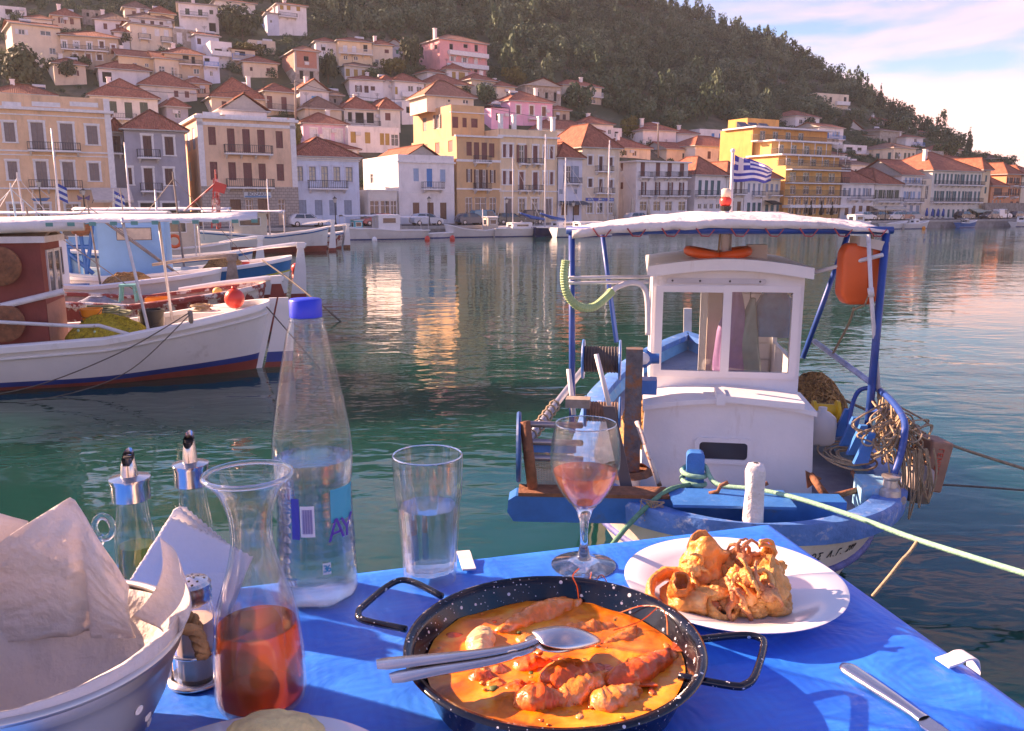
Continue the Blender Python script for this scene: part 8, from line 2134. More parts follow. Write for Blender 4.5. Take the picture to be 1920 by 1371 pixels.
def sauce():
    m,n,l=nodes_of('tomato prawn sauce'); b=n['Principled BSDF']; b.inputs['Roughness'].default_value=.28; b.inputs['Specular IOR Level'].default_value=.35; b.inputs['Subsurface Weight'].default_value=.25; b.inputs['Subsurface Radius'].default_value=(.012,.004,.001)
    b.inputs['Coat Weight'].default_value=.08
    tc=n.new('ShaderNodeTexCoord'); a=n.new('ShaderNodeTexNoise'); a.inputs['Scale'].default_value=26; a.inputs['Detail'].default_value=7; a.inputs['Distortion'].default_value=1.4; l.new(tc.outputs['Object'],a.inputs['Vector'])
    r=n.new('ShaderNodeValToRGB'); e=r.color_ramp.elements; e[0].position=.3; e[0].color=(.62,.12,.006,1); e[1].position=.72; e[1].color=(1.0,.42,.04,1); k=e.new(.5); k.color=(.95,.25,.012,1); l.new(a.outputs['Fac'],r.inputs['Fac']); l.new(r.outputs['Color'],b.inputs['Base Color'])
    q=n.new('ShaderNodeTexNoise'); q.inputs['Scale'].default_value=60; q.inputs['Detail'].default_value=3; l.new(tc.outputs['Object'],q.inputs['Vector'])
    bp=n.new('ShaderNodeBump'); bp.inputs['Strength'].default_value=.35; bp.inputs['Distance'].default_value=.004; l.new(q.outputs['Fac'],bp.inputs['Height']); l.new(bp.outputs[0],b.inputs['Normal'])
    return m
SL=.029
b=MB(); n_,k_=64,18
for i in range(k_+1):
    for j in range(n_):
        a=2*math.pi*j/n_; r=PR*.885*i/k_*(1+(.012*math.sin(5*a+1) if i == k_ else 0)); x,y=r*math.cos(a),r*math.sin(a)
        b.v.append(tuple(c+V3((x,y,SL+.0035*mnoise.noise(V3((x*34,y*34,4))) +.0012*mnoise.noise(V3((x*110,y*110,2))) +(.001 if i < k_ else 0)))))
for i in range(k_):
    for j in range(n_): a=i*n_+j; q=i*n_+(j+1) % n_; b.f.append([a,a+n_,q+n_,q]); b.m.append(0)
st=b.build('sauce',sauce(),base=c,smooth=True); tag(st,'orange tomato sauce filling the enamel pan','stew')
M_PRAWN=mat('prawn flesh',(.90,.26,.04),.3,var=.4,scale=45,bump=.35,bscale=160,dirt=(.92,.60,.34),dscale=38,dlo=.54,dhi=.68,sss=.25,coat=.3)
M_PRAWN2=mat('dark prawn shell',(.80,.12,.012),.28,var=.35,scale=50,bump=.3,bscale=150,dirt=(.92,.42,.14),dscale=30,dlo=.52,dhi=.66,sss=.2,coat=.3)
def prawn(label,pts,rmax,m,seg=7,head=False,flat=.8):
    """prawn lying in the sauce: segmented curved body, head and feelers"""
    P=spline([tb(x,y,h) for x,y,h in pts],16); N=len(P); t=thing('prawn',label,'prawn',P[0],'prawns in the stew'); b=MB()
    rs=[]
    for i in range(N):
        u=i/(N-1)
        if u < .34: e=math.sin(math.pi/2*(.18+.82*u/.34)) ** .8*.95
        else:
            w=(u-.34) /.66; fr=(w*5.5) % 1; e=(1.02-.62*w ** 1.3) *(.88+.17*fr)
        rs.append(max(.0015,rmax*e*.9))
    b.tube(P,rs,22)
    for v_i in range(len(b.v)):
        q=V3(b.v[v_i]); d=mnoise.noise(q*230) *.0013+mnoise.noise(q*110) *.0028+abs(mnoise.noise(q*60)) *.003; e_=mnoise.noise(q*90+V3((7,3,1))) *.003; b.v[v_i] =(q.x+d,q.y+e_,(q.z-P[0].z) *.85+P[0].z+d-.003)
    b.build('body',m,t,smooth=True)
    if head:
        f=MB(); d=(P[0] -P[3]).normalized(); sd=d.cross(UPZ).normalized()
        for k in range(2): f.tube(spline([P[0],P[0] +d*.02+sd*(.006*(k-1)) +UPZ*.008,P[0] +d*.035+sd*(.016*(k-1)) +UPZ*(.02+.004*k),P[0] +d*.045+sd*(.03*(k-1)) +UPZ*.012],5),.0006,4)
        f.build('feelers',M_PRAWN2,t)
    f=MB(); d=(P[-1] -P[-4]).normalized(); sd=d.cross(UPZ).normalized()
    for k in (-1,0,1): f.prism([P[-1] -d*.004,P[-1] +d*.014+sd*(.008*k+.004),P[-1] +d*.016+sd*(.008*k-.003)],UPZ*.0015)
    f.build('tail_fan',M_PRAWN2,t)
    return t
prawn('long prawn lying across the back of the stew',[(1080,1128,.032),(1030,1142,.034),(975,1163,.034),(930,1186,.032)],.017,M_PRAWN,head=True)
prawn('prawn in the middle of the stew behind the spoons',[(1150,1176,.030),(1100,1176,.032),(1045,1182,.031)],.012,M_PRAWN)
prawn('pale plump prawn at the side of the stew near the spoon handles',[(905,1182,.034),(900,1200,.036),(896,1225,.034),(888,1240,.030)],.017,mat('pale prawn',(.88,.58,.28),.3,var=.3,scale=50,bump=.4,bscale=150,sss=.3),head=False)
prawn('bright red-orange prawn at the front of the pan',[(1020,1292,.034),(1045,1272,.038),(1085,1258,.038),(1125,1256,.034)],.021,M_PRAWN2)
prawn('second front prawn curled against the red one',[(1040,1305,.032),(1075,1296,.035),(1110,1278,.035),(1130,1262,.032)],.017,M_PRAWN)
prawn('long prawn reaching to the pan wall at the front',[(1135,1290,.032),(1180,1264,.036),(1225,1240,.035),(1262,1222,.032)],.018,M_PRAWN2)
prawn('small prawn under the spoon bowl',[(960,1250,.030),(995,1244,.033),(1030,1240,.032)],.014,M_PRAWN2,head=False)
for k,(x,y,r,h,lab) in enumerate([(900,1275,.014,.028,'brown chunk of tomato in the front of the stew'),(930,1288,.012,.027,'small soft onion lump beside the brown chunk'),(850,1200,.011,.027,'little lump of tomato near the pan wall'),(985,1205,.012,.029,'orange lump of tomato in the middle of the stew')]):
    p=tb(x,y,h); b=MB(); b.ball(p,r,r*.8,r*.6,16,10,fn=lambda d,k=k: 1+.3*mnoise.noise(d*2.2+V3((k,0,0)))); tag(b.build('tomato_chunk',[M_PRAWN2,M_PRAWN][k % 2],base=p,smooth=True),lab,'tomato')
prawn('broken prawn tail near the far wall of the pan',[(1190,1180,.028),(1165,1195,.031),(1130,1205,.030)],.012,M_PRAWN)
prawn('flat prawn body sinking in the sauce at the near wall',[(940,1300,.026),(975,1290,.030),(1010,1288,.028)],.013,M_PRAWN2)
prawn('fat red prawn in the front centre of the pan',[(965,1318,.032),(1000,1306,.037),(1040,1308,.035),(1072,1318,.031)],.018,M_PRAWN2)
prawn('orange prawn tail at the front right of the pan',[(1105,1318,.031),(1150,1306,.036),(1195,1286,.034)],.016,M_PRAWN)
prawn('pinkish prawn beside the spoon handles',[(880,1255,.028),(915,1252,.031),(950,1262,.028)],.013,M_PRAWN)
bits=MB(); rg3=random.Random(8)
for k in range(70):
    a=rg3.uniform(0,6.283); r=PR*.84*math.sqrt(rg3.random()); p=c+V3((r*math.cos(a),r*math.sin(a),SL+.001)); q=rg3.uniform(.0012,.0042); bits.ball(p,q,q*rg3.uniform(.6,1.6),q*.35,7,5,m=rg3.choice((0,1,1,0,0,2)),fn=lambda d,k=k: 1+.5*mnoise.noise(d*2+V3((k,0,0))))
tag(bits.build('sauce_bits',[M_PRAWN,M_PRAWN2,mat('herb green',(.08,.12,.03),.6)],base=c,smooth=True),'bits of onion, tomato and herb floating in the sauce','stew',kind='stuff')
hb_=MB(); p=tb(1030,1190,.037); hb_.prism([p,p+V3((.012,.004,.002)),p+V3((.03,.003,0)),p+V3((.014,-.003,.001))],UPZ*.001); tag(hb_.build('bay_leaf',mat('herb green',(.08,.12,.03),.6),base=p),'dark green herb leaf on the stew','leaf')
fe=MB(); q0=tb(1085,1122,.036)
fe.tube(spline([q0,at_y(1082,1100,q0.y),at_y(1074,1080,q0.y),at_y(1086,1066,q0.y)],6),.0007,4); fe.tube(spline([tb(1160,1150,.034),tb(1205,1136,.045),tb(1245,1145,.05),tb(1252,1190,.04)],6),.0007,4); fe.tube(spline([tb(1150,1182,.034),tb(1200,1165,.04),tb(1232,1140,.052)],6),.0007,4)
tag(fe.build('prawn_feelers',M_PRAWN2,base=q0),'thin prawn feelers sticking up over the pan rim','feelers')
# serving spoon and fork
def spoon(label,pts,bowl_c,wpx_,dirp,k):
    P=spline([tb(*p) for p in pts],8); t=thing('serving_spoon',label,'spoon',P[0]); b=MB(); N=len(P)
    side=(P[-1] -P[0]).cross(UPZ).normalized()
    for i,p in enumerate(P):
        u=i/(N-1); w=interp([(0,.0075),(.08,.0105),(.3,.0085),(.7,.0042),(1,.0048)],u); th=.0016+.0008*math.sin(math.pi*u)
        for (x,z) in ((-1,0),(-.7,1),(.7,1),(1,0),(.7,-1),(-.7,-1)): b.v.append(tuple(p+side*w*x+UPZ*th*z))
    for i in range(N-1):
        for j in range(6): a=i*6+j; q=i*6+(j+1) % 6; b.f.append([a,q,q+6,a+6]); b.m.append(0)
    b.f.append([5,4,3,2,1,0]); b.m.append(0)
    o=b.build('handle',M_STEEL,t); auto_smooth(o,60)
    d=(P[-1] -P[-6]); d.z=0; d.normalize(); sd=V3((d.y,-d.x,0)); L,Wd=.066,.021; b=MB(); n,m_=18,10; c0=P[-1]
    for i in range(n+1):
        u=i/n; w=Wd*(math.sin(math.pi*(.06+.94*u) ** .75)) ** .6 if u < 1 else .001
        for j in range(m_+1):
            v=-1+2*j/m_; b.v.append(tuple(c0+d*(u*L-.003) +sd*w*v+UPZ*(.010*(math.sin(math.pi*u) ** .8) *(1-v*v) -.016*u+.001)))
    for i in range(n):
        for j in range(m_): a=i*(m_+1) +j; b.f.append([a,a+m_+1,a+m_+2,a+1]); b.m.append(0)
    o=b.build('bowl',M_STEEL,t,smooth=True); o.modifiers.new('thickness','SOLIDIFY').thickness=.0012
spoon('upper steel serving spoon lying face down in the pan',[(706,1246,.060),(790,1238,.060),(900,1226,.060),(970,1214,.062),(1012,1198,.066)],None,0,0,0)
spoon('lower steel serving spoon with its handle crossing the first',[(732,1272,.057),(810,1258,.057),(910,1242,.057),(975,1226,.059),(1005,1212,.060)],None,0,0,1)

# ---------------------------------------------------------------- plate of fried squid
M_CHINA=mat('white china',(.78,.75,.76),.12,var=.02,coat=.5)
def plate(label,center,rad,rimh=.02):
    t=thing('plate',label,'plate',center); b=MB()
    b.lathe(center,[(.0008,.001),(rad*.58,.001),(rad*.62,.003),(rad*.78,.010),(rad,rimh),(rad+.001,rimh+.0015),(rad-.002,rimh+.0025),(rad*.77,.0145),(rad*.62,.0075),(rad*.5,.006),(.0008,.006)],80,capb=False); auto_smooth(b.build('dish',M_CHINA,t),50); return t
pp=tb(1375,1093,.018); cp=V3((pp.x,pp.y,ZT+.0015)); RP=px_len(402,pp) /2
plate('white plate heaped with fried squid',cp,RP)
M_FRY=mat('golden fried batter',(.80,.36,.09),.42,var=.4,scale=60,bump=.9,bscale=190,dirt=(.88,.50,.18),dscale=34,dlo=.46,dhi=.64,sss=.2)
M_FRY2=mat('orange fried squid skin',(.86,.33,.07),.35,var=.3,scale=40,bump=.45,bscale=140,dirt=(.86,.52,.22),dscale=25,dlo=.5,dhi=.66,sss=.25)
M_TENT=mat('reddish fried tentacle',(.60,.22,.09),.45,var=.4,scale=70,bump=.8,bscale=220,dirt=(.72,.38,.16),dscale=40,dlo=.48,dhi=.62)
def lump(name,label,c,rx,ry,rz,m,seed,rough=.25,ax=None,hole=0):
    b=MB(); b.ball(c,rx,ry,rz,56,36,ax=ax,fn=lambda d: 1+rough*1.3*mnoise.noise(d*1.9+V3((seed,0,0))) +rough*.5*abs(mnoise.noise(d*5+V3((0,seed,0)))) +rough*.28*mnoise.noise(d*13+V3((0,seed,2)))); return tag(b.build(name,m,base=c,smooth=True),label,'fried squid','pieces of fried squid')
def squid_tube(label,base,axis,h,r0,r1,m,seed):
    b=MB(); ax=V3(axis).normalized(); n=12; pr=[(r0*.3,0),(r0*.85,h*.08)] +[(lerp(r0,r1,i/n) *(1+.05*math.sin(i*.5+seed)),h*(.15+.85*i/n)) for i in range(n+1)]
    pr += [(r1*.86,h*.99),(r1*.8,h*.8),(r1*.7,h*.5),(.001,h*.45)]
    b.lathe(base,pr,48,axis=ax,fn=lambda a,hh_,r: r*(1-.34*(hh_/h) *abs(math.sin(a+seed)) +.22*mnoise.noise(V3((math.cos(a) *1.3,math.sin(a) *1.3,hh_*40+seed))) +.08*mnoise.noise(V3((math.cos(a) *5,math.sin(a) *5,hh_*160)))))
    for v_ in range(len(b.v)):
        q=V3(b.v[v_]); t_=(q-V3(base)).dot(ax) /h; b.v[v_] =tuple(q+ax*(h*.18*t_*math.sin(3*(q.x-base.x) /r0+seed)) +V3((mnoise.noise(q*150),mnoise.noise(q*150+V3((9,0,0))),mnoise.noise(q*150+V3((0,9,0))))) *.0022)
    return tag(b.build('squid_tube',m,base=base,smooth=True),label,'fried squid','pieces of fried squid')
def tentacles(label,p,dirs,m,r=.005,seed=0):
    b=MB(); rg_=random.Random(seed); P0=V3(p)
    b.ball(P0,.011,.010,.010,14,10,fn=lambda d: 1+.3*mnoise.noise(d*3+V3((seed,0,0))))
    for (dx,dy,dz,curl) in dirs:
        d=V3((dx,dy,dz)); L=d.length; d.normalize(); sd=d.cross(UPZ); sd=sd.normalized() if sd.length > .01 else V3((1,0,0)); up_=sd.cross(d); pts=[]
        for i in range(18):
            u=i/17; ang=curl*u ** 1.6; pts.append(P0+d*(L*(math.sin(ang) /curl if abs(curl) > .01 else u)) +(up_*.8+sd*.5) *(L*((1-math.cos(ang)) /curl if abs(curl) > .01 else 0)) +V3((rg_.uniform(-1,1),rg_.uniform(-1,1),rg_.uniform(-1,1))) *.0008)
        b.tube(pts,[r*(1-.75*i/17) *(1+.18*(i % 2)) for i in range(18)],8)
    return tag(b.build('squid_tentacles',m,base=p,smooth=True),label,'fried squid','pieces of fried squid')
def on(px,py,h): return tb(px,py,h)
def squid_ring(label,c,axis,R_,r,m,seed,sq=1.0):
    """battered ring of squid"""
    b=MB(); ax=V3(axis).normalized(); X=ax.orthogonal().normalized(); Y=ax.cross(X); n,k=44,14
    for i in range(n):
        a=2*math.pi*i/n; rd=X*math.cos(a) +Y*math.sin(a) *sq
        for j in range(k):
            q=2*math.pi*j/k; w=1+.22*mnoise.noise(rd*2.2+V3((seed,j*.1,0))) +.12*mnoise.noise(rd*9+V3((j*.8,seed,0)))
            b.v.append(tuple(V3(c) +rd*(R_+r*.6*math.cos(q) *w) +ax*(r*1.35*math.sin(q) *w)))
    for i in range(n):
        for j in range(k): b.f.append([i*k+j,i*k+(j+1) % k,((i+1) % n) *k+(j+1) % k,((i+1) % n) *k+j][::-1]); b.m.append(0)
    return tag(b.build('squid_ring',m,base=c,smooth=True),label,'fried squid','pieces of fried squid')
squid_ring('wide golden squid ring leaning on the far side of the heap',on(1452,1108,.030),(.75,-.35,.35),.024,.0085,M_FRY,21)
squid_ring('golden ring standing behind the upright tube',on(1350,1068,.034),(.5,-.6,.3),.019,.008,M_FRY,22)
squid_ring('orange ring lying round the red core at the side of the plate',on(1262,1112,.024),(-.1,-.5,.85),.026,.009,M_FRY2,23)
squid_ring('small ring half hidden at the front of the heap',on(1352,1140,.016),(.2,-.4,.8),.016,.0065,M_FRY,24)
squid_ring('pale ring tucked between front tentacles and far ring',on(1420,1098,.040),(-.4,-.6,.5),.017,.007,M_FRY,25)
squid_tube('upright fried squid tube with a dark open mouth at the back',on(1312,1092,.022),(.16,.1,1),.050,.027,.023,M_FRY2,1)
lump('squid_piece','large glossy orange squid body lying at the side of the plate',on(1290,1120,.020),.030,.030,.016,M_FRY2,2,.16)
squid_tube('ring end of orange squid with dark red core',on(1276,1108,.030),(-.1,-.55,.7),.022,.016,.013,mat('deep orange squid',(.70,.20,.04),.35,var=.4,scale=60,bump=.4,bscale=150),3)
lump('squid_piece','pale golden ring of squid behind the upright tube',on(1352,1078,.030),.020,.012,.022,M_FRY,4,.3)
lump('squid_piece','golden battered piece in the middle of the heap',on(1392,1102,.032),.018,.016,.02,M_FRY2,5,.35)
lump('squid_piece','small golden lump filling the heart of the heap',on(1365,1115,.022),.024,.022,.016,M_FRY,6,.3)
squid_tube('thick curved squid ring leaning at the far side of the plate',on(1448,1128,.014),(-.45,.1,.9),.045,.026,.022,M_FRY,7)
lump('squid_piece','battered piece tucked under the curved ring',on(1428,1128,.016),.024,.02,.013,M_FRY,8,.3)
tentacles('dark curly tentacles at the top of the heap',on(1395,1050,.050),[(-.022,0,.045,3.4),(.0,.0,.05,-3.6),(.026,.004,.03,2.6),(-.034,-.004,.02,3.0),(.016,-.01,.04,-3.0)],M_TENT,.0040,1)
tentacles('crisp golden tentacle cluster reaching up to the far rim',on(1420,1058,.046),[(.055,.004,.034,2.6),(.046,-.008,.024,-2.8),(.034,.012,.042,2.4),(.02,-.012,.034,-2.8),(.058,.0,.014,3.0)],M_FRY2,.0058,2)
tentacles('reddish curled tentacles at the front of the heap',on(1382,1128,.024),[(-.014,-.034,.026,3.0),(.02,-.036,-.004,2.8),(-.034,-.018,.012,-2.6),(.034,-.012,.016,3.2),(.006,-.04,.010,-3.0)],M_TENT,.0062,3)
tentacles('thin brown tentacle trailing towards the pan',on(1335,1142,.014),[(-.034,-.010,.004,1.2),(-.028,-.002,.012,-1.5),(.014,-.012,.0,1.6)],M_TENT,.0045,4)
lump('squid_piece','soft golden lump beside the front tentacles',on(1408,1138,.016),.020,.014,.013,M_FRY,9,.3)
lump('squid_piece','crumbly scrap of batter at the far top of the heap',on(1452,1068,.036),.011,.009,.011,M_FRY,10,.5)
lump('squid_piece','narrow golden strip draped in front of the upright tube',on(1330,1112,.030),.024,.008,.008,M_FRY,11,.3)
squid_tube('shorter squid ring at the back of the heap',on(1372,1072,.028),(.1,.4,.8),.026,.017,.015,M_FRY,12)

rg4=random.Random(12)
for k in (0,3,4,5,7):
    px_,py_=[(1300,1066),(1325,1098),(1362,1094),(1404,1080),(1436,1060),(1440,1112),(1372,1108),(1402,1120),(1348,1128)][k]
    tentacles(['curled crisp tentacle cluster at the shoulder of the upright tube','short tentacles under the upright tube','dark tentacle tips in the middle of the heap','golden tentacles crowning the heap','long curling tentacles towards the far rim','tentacles spilling over the leaning ring','knotted tentacles at the heart of the heap','small tentacles beside the soft lump','loose tentacle tips at the near side of the heap'][k],on(px_,py_,[.05,.034,.05,.055,.045,.04,.045,.032,.022][k]),[(rg4.uniform(-.035,.035),rg4.uniform(-.03,.02),rg4.uniform(.0,.03),rg4.choice((-1,1)) *rg4.uniform(1.8,3.2)) for _ in range(5)],[M_FRY,M_FRY2,M_TENT][k % 3],.0046,30+k)
cr=MB()
for k in range(36):
    a=rg4.uniform(0,6.283); r=RP*.5*math.sqrt(rg4.random()); p=cp+V3((r*math.cos(a),r*math.sin(a),.0075)); q=rg4.uniform(.0007,.002); cr.ball(p,q,q,q*.7,6,4)
tag(cr.build('crumbs',M_FRY,base=cp),'crumbs of batter scattered on the plate of squid','crumbs',kind='stuff')
# ---------------------------------------------------------------- knife, clips, bread plate
K0,K1=tb(1580,1246,.004),tb(1776,1378,.004); kd=(K1-K0).normalized(); ks=V3((kd.y,-kd.x,0)).normalized()
kn=thing('table_knife','polished steel table knife lying at the corner of the table','knife',K0)
b=MB(); n=26; Lh=(K1-K0).length*.80
for i in range(n+1):
    u=i/n; w=interp([(0,.004),(.03,.0085),(.10,.0105),(.5,.0088),(.9,.0062),(1,.0075)],u); th=interp([(0,.002),(.06,.004),(.6,.0044),(1,.003)],u)
    for a in np.linspace(0,6.283,13)[:-1]: b.v.append(tuple(K0+kd*(u*Lh) +ks*w*math.cos(a) +UPZ*th*math.sin(a)))
for i in range(n):
    for j in range(12): a=i*12+j; q=i*12+(j+1) % 12; b.f.append([a,q,q+12,a+12]); b.m.append(0)
b.f.append(list(range(12))[::-1]); b.m.append(0); b.build('handle',M_STEEL,kn,smooth=True)
b=MB(); s0=K0+kd*(Lh-.002); b.prism([s0+ks*.006-UPZ*.0008,s0+kd*.008+ks*.011-UPZ*.001,s0+kd*.085+ks*.010-UPZ*.001,s0+kd*.11+ks*.001-UPZ*.001,s0+kd*.1-ks*.004-UPZ*.001,s0-ks*.006-UPZ*.0008],UPZ*.0016); b.build('blade',M_STEEL,kn)
M_CLIP=mat('white plastic',(.80,.76,.74),.35,var=.04)
def clip(label,p0,p1,w,edge_dir):
    """tablecloth clip: a springy strip bent round the table edge"""
    t=thing('tablecloth_clip',label,'clip',p0); d=edge_dir; b=MB(); sd=V3((-d.y,d.x,0)) *w/2
    ln=(p1-p0).length
    path=[p0+UPZ*.003,p0+d*ln*.5+UPZ*.005,p0+d*ln*.85+UPZ*.0075,p0+d*(ln+.008) +UPZ*.004,p0+d*(ln+.012) -UPZ*.012,p0+d*(ln+.008) -UPZ*.03,p0+d*ln*.6-UPZ*.040]
    path=spline(path,5); N=len(path)
    for p in path:
        for q in (p-sd,p+sd,p+sd+UPZ*.0022,p-sd+UPZ*.0022): b.v.append(tuple(q))
    for i in range(N-1):
        for j in range(4): a=i*4+j; q=i*4+(j+1) % 4; b.f.append([a,q,q+4,a+4]); b.m.append(0)
    b.f.append([3,2,1,0]); b.m.append(0)
    b.build('strip',M_CLIP,t)
e1=tb(880,1074,.0); e2=corner+U1*(e1-corner).dot(U1)
clip('white tablecloth clip on the far edge beside the tumbler',e1,V3((e2.x,e2.y,ZT)),.017,-U2)
e1=tb(1766,1250,.0); e2=corner+U2*(e1-corner).dot(U2)
clip('white tablecloth clip on the table side near the knife',e1,V3((e2.x,e2.y,ZT)),.018,U1)
pq=tb(534,1480,.02); rb=abs((tb(740,1371,.02) -tb(326,1371,.02)).length) /2
cpl=tb(538,1345,.02); cpl.y -= .128
plate('white plate with bread at the near edge of the table',V3((cpl.x,cpl.y,ZT+.0015)),.128)
bc=V3((cpl.x+.0,cpl.y+.088,ZT+.026)); b=MB(); b.ball(bc,.040,.03,.019,36,18,fn=lambda d: 1+.14*mnoise.noise(d*2.4) +.05*mnoise.noise(d*8)); tag(b.build('bread_piece',mat('pale bread',(.86,.64,.28),.7,var=.2,scale=40,bump=.6,bscale=120,sss=.2),base=bc,smooth=True),'yellowish bread roll on the near plate','bread')

# ---------------------------------------------------------------- bread basket: perforated metal bowl lined with paper
bcx=tb(60,1205,.105); c=V3((bcx.x,bcx.y,ZT+.001)); RB=(tb(341,1150,.105) -bcx).length
bk=thing('bread_basket','round brushed metal bowl with punched holes and rope handles','basket',c)
def punched(name):
    m,n,l=nodes_of(name); b=n['Principled BSDF']; b.inputs['Metallic'].default_value=1.0; b.inputs['Base Color'].default_value=(.62,.58,.55,1); b.inputs['Roughness'].default_value=.42
    return m
prof_o=[(RB*.58,0),(RB*.66,.006),(RB*.86,.05),(RB*.965,.088),(RB*.985,.090),(RB*.99,.101)]
b=MB()
# plain uncut wall; its holes are pale discs laid on afterwards
nA=96
def wall_r(h): return interp([(hh_,r) for r,hh_ in prof_o],h)
rowsH=[0,.006,.022,.030,.034,.038,.042,.050,.058,.062,.066,.070,.078,.088,.090,.101]
for side in (0,1):
    k0=len(b.v)
    for h in rowsH:
        for j in range(nA):
            a=2*math.pi*j/nA; r=wall_r(h) -.0012*side; b.v.append(tuple(c+V3((r*math.cos(a),r*math.sin(a),h))))
    for k in range(len(rowsH) -1):
        for j in range(nA):
            a=k0+k*nA+j; q=k0+k*nA+(j+1) % nA; b.f.append([a,q,q+nA,a+nA] if side == 0 else [a,a+nA,q+nA,q]); b.m.append(0)
b.lathe(c,[(.0008,.0005),(RB*.58,.0005)],nA,capb=False)
M_BOWL=punched('brushed aluminium')
auto_smooth(b.build('bowl',M_BOWL,bk),50)
for k in range(36):  # pale discs stand for the lit paper showing in the holes
    a=2*math.pi*(k+.2) /36; h=(.030,.064,.046)[k % 3]; r=wall_r(h) +.0004; od=V3((math.cos(a),math.sin(a),-.25)).normalized()
    q=MB(); q.lathe(c+V3((r*math.cos(a),r*math.sin(a),h)),[(.0042,0),(.0038,.0005),(.0002,.0005)],14,axis=od,capb=False); q.build('hole_disc',mat('bright hole paper',(.84,.76,.71),.8),bk)
b=MB(); b.lathe(c+V3((0,0,.103)),[(RB*.99+.004*math.cos(a),.004*math.sin(a)) for a in np.linspace(0,6.283,9)],96,capb=False); b.build('rolled_rim',M_BOWL,bk,smooth=True)
for ang in (R(27),R(252)):
    p=c+V3((RB*math.cos(ang),RB*math.sin(ang),.086)); tn=V3((-math.sin(ang),math.cos(ang),0)); od=V3((math.cos(ang),math.sin(ang),0)); b=MB()
    pts=[p-tn*.012-od*.008+UPZ*.008,p-tn*.013+od*.008+UPZ*.004,p-tn*.008+od*.014-UPZ*.022,p+tn*.008+od*.014-UPZ*.022,p+tn*.013+od*.008+UPZ*.004,p+tn*.012-od*.008+UPZ*.008]; P=spline(pts,8)
    for k in range(3):
        tw=[q+V3((.0035*math.cos(i*.8+k*2.1),.0035*math.sin(i*.8+k*2.1),.0035*math.cos(i*.8+k*2.1+1))) for i,q in enumerate(P)]; b.tube(tw,.0038,6)
    b.build('rope_handle',mat('sisal rope',(.46,.24,.10),.9,var=.3,scale=60,bump=.5,bscale=200),bk,smooth=True)
def paper_material():
    m=mat('greaseproof paper',(.88,.80,.73),.75,var=.05,scale=18,bump=.45,bscale=55)
    nt=m.node_tree; b=nt.nodes['Principled BSDF']; out=nt.nodes['Material Output']; tr=nt.nodes.new('ShaderNodeBsdfTranslucent'); tr.inputs[0].default_value=(.72,.60,.54,1); mx=nt.nodes.new('ShaderNodeMixShader'); mx.inputs[0].default_value=.28
    nt.links.new(b.outputs[0],mx.inputs[1]); nt.links.new(tr.outputs[0],mx.inputs[2]); nt.links.new(mx.outputs[0],out.inputs[0]); return m
M_PAPER=paper_material()
def sheet(rootp,name,fn,nu=40,nv=30,m=None,th=.0004):
    b=MB()
    for i in range(nu+1):
        for j in range(nv+1): b.v.append(tuple(fn(i/nu,j/nv)))
    for i in range(nu):
        for j in range(nv): a=i*(nv+1) +j; b.f.append([a,a+nv+1,a+nv+2,a+1]); b.m.append(0)
    o=b.build(name,m or M_PAPER,rootp,smooth=True); o.modifiers.new('thickness','SOLIDIFY').thickness=th; return o
pl_=thing('paper_liner','creased greaseproof paper lining the bread basket with a tall pointed corner','paper',c+V3((0,0,.01)))
def crump(x,y,z,amp=.002): return amp*(mnoise.noise(V3((x*30,y*30,z*30))) +.6*abs(mnoise.noise(V3((x*70,y*70,3)))))
def inner_sheet(u,v):
    # bowl-shaped lining: u round, v from the middle out to the rim
    a=2*math.pi*u; h=.012+.092*v ** 2.2; r=RB*.93*v ** .62*(1+.02*math.sin(9*a))
    p=c+V3((r*math.cos(a),r*math.sin(a),h)); p.z += crump(p.x,p.y,h); return p
sheet(pl_,'lining',inner_sheet,60,18)
# tall back corner
pk=at_y(112,946,c.y+.03); bl=at_y(-150,1130,c.y+.06); br=at_y(243,1100,c.y+.05); b2=tb(150,1190,.03)
def back_flap(u,v):
    base=bl.lerp(br,u) -UPZ*.05; x_peak=(pk.x-bl.x) /(br.x-bl.x)
    tri=max(0.0,1-abs(u-x_peak) /(x_peak if u < x_peak else 1-x_peak)); top=bl.lerp(br,u); top.z=lerp(bl.lerp(br,u).z,pk.z,tri)
    p=base.lerp(top,v) +V3((0,.012*math.sin(3*u+2*v) +.01*v*v,0)); p.y += crump(p.x,p.z,v,.004) +.014*math.exp(-((u-.72-.1*v) /.03) ** 2) *(1-v); return p
sheet(pl_,'pointed_corner',back_flap,48,30)
# front flap folded over the rim towards us
def front_flap(u,v):
    a=lerp(R(200),R(385),u); inn=v < .5
    k=v*2 if inn else (v-.5) *2
    r=lerp(RB*.60,RB*.985,k ** .7) if inn else lerp(RB*.985,RB*1.005,k); h=lerp(.055,.112,k) if inn else lerp(.112,.100,k)
    wave=.010*math.sin(2.2*a+1) *(1-abs(v-.4))
    p=c+V3((r*math.cos(a),r*math.sin(a),h+wave*(1 if inn else .3))); p.z += crump(p.x,p.y,1,.0025); return p
sheet(pl_,'folded_front',front_flap,60,20)
def left_flap(u,v):
    a=lerp(R(118),R(232),u); r=RB*(.90+.10*v); p=c+V3((r*math.cos(a),r*math.sin(a),.07+v*(.10+.03*math.sin(4*u)))); p.z += crump(p.x,p.y,1,.003); return p
sheet(pl_,'left_shade_flap',left_flap,40,16)  # sheet out of view on the left, added to shade the lining
q0,q1,q2,q3=tb(246,1160,.10),at_y(338,1078,c.y+.0),at_y(300,1010,c.y+.02),tb(320,1210,.095)
def side_flap(u,v):
    p=q0.lerp(q3,u).lerp(q2.lerp(q1,u),v); p += V3((.012*math.sin(math.pi*v),.010*math.sin(3*u),0)); p.z += crump(p.x,p.y,p.z,.003); return p
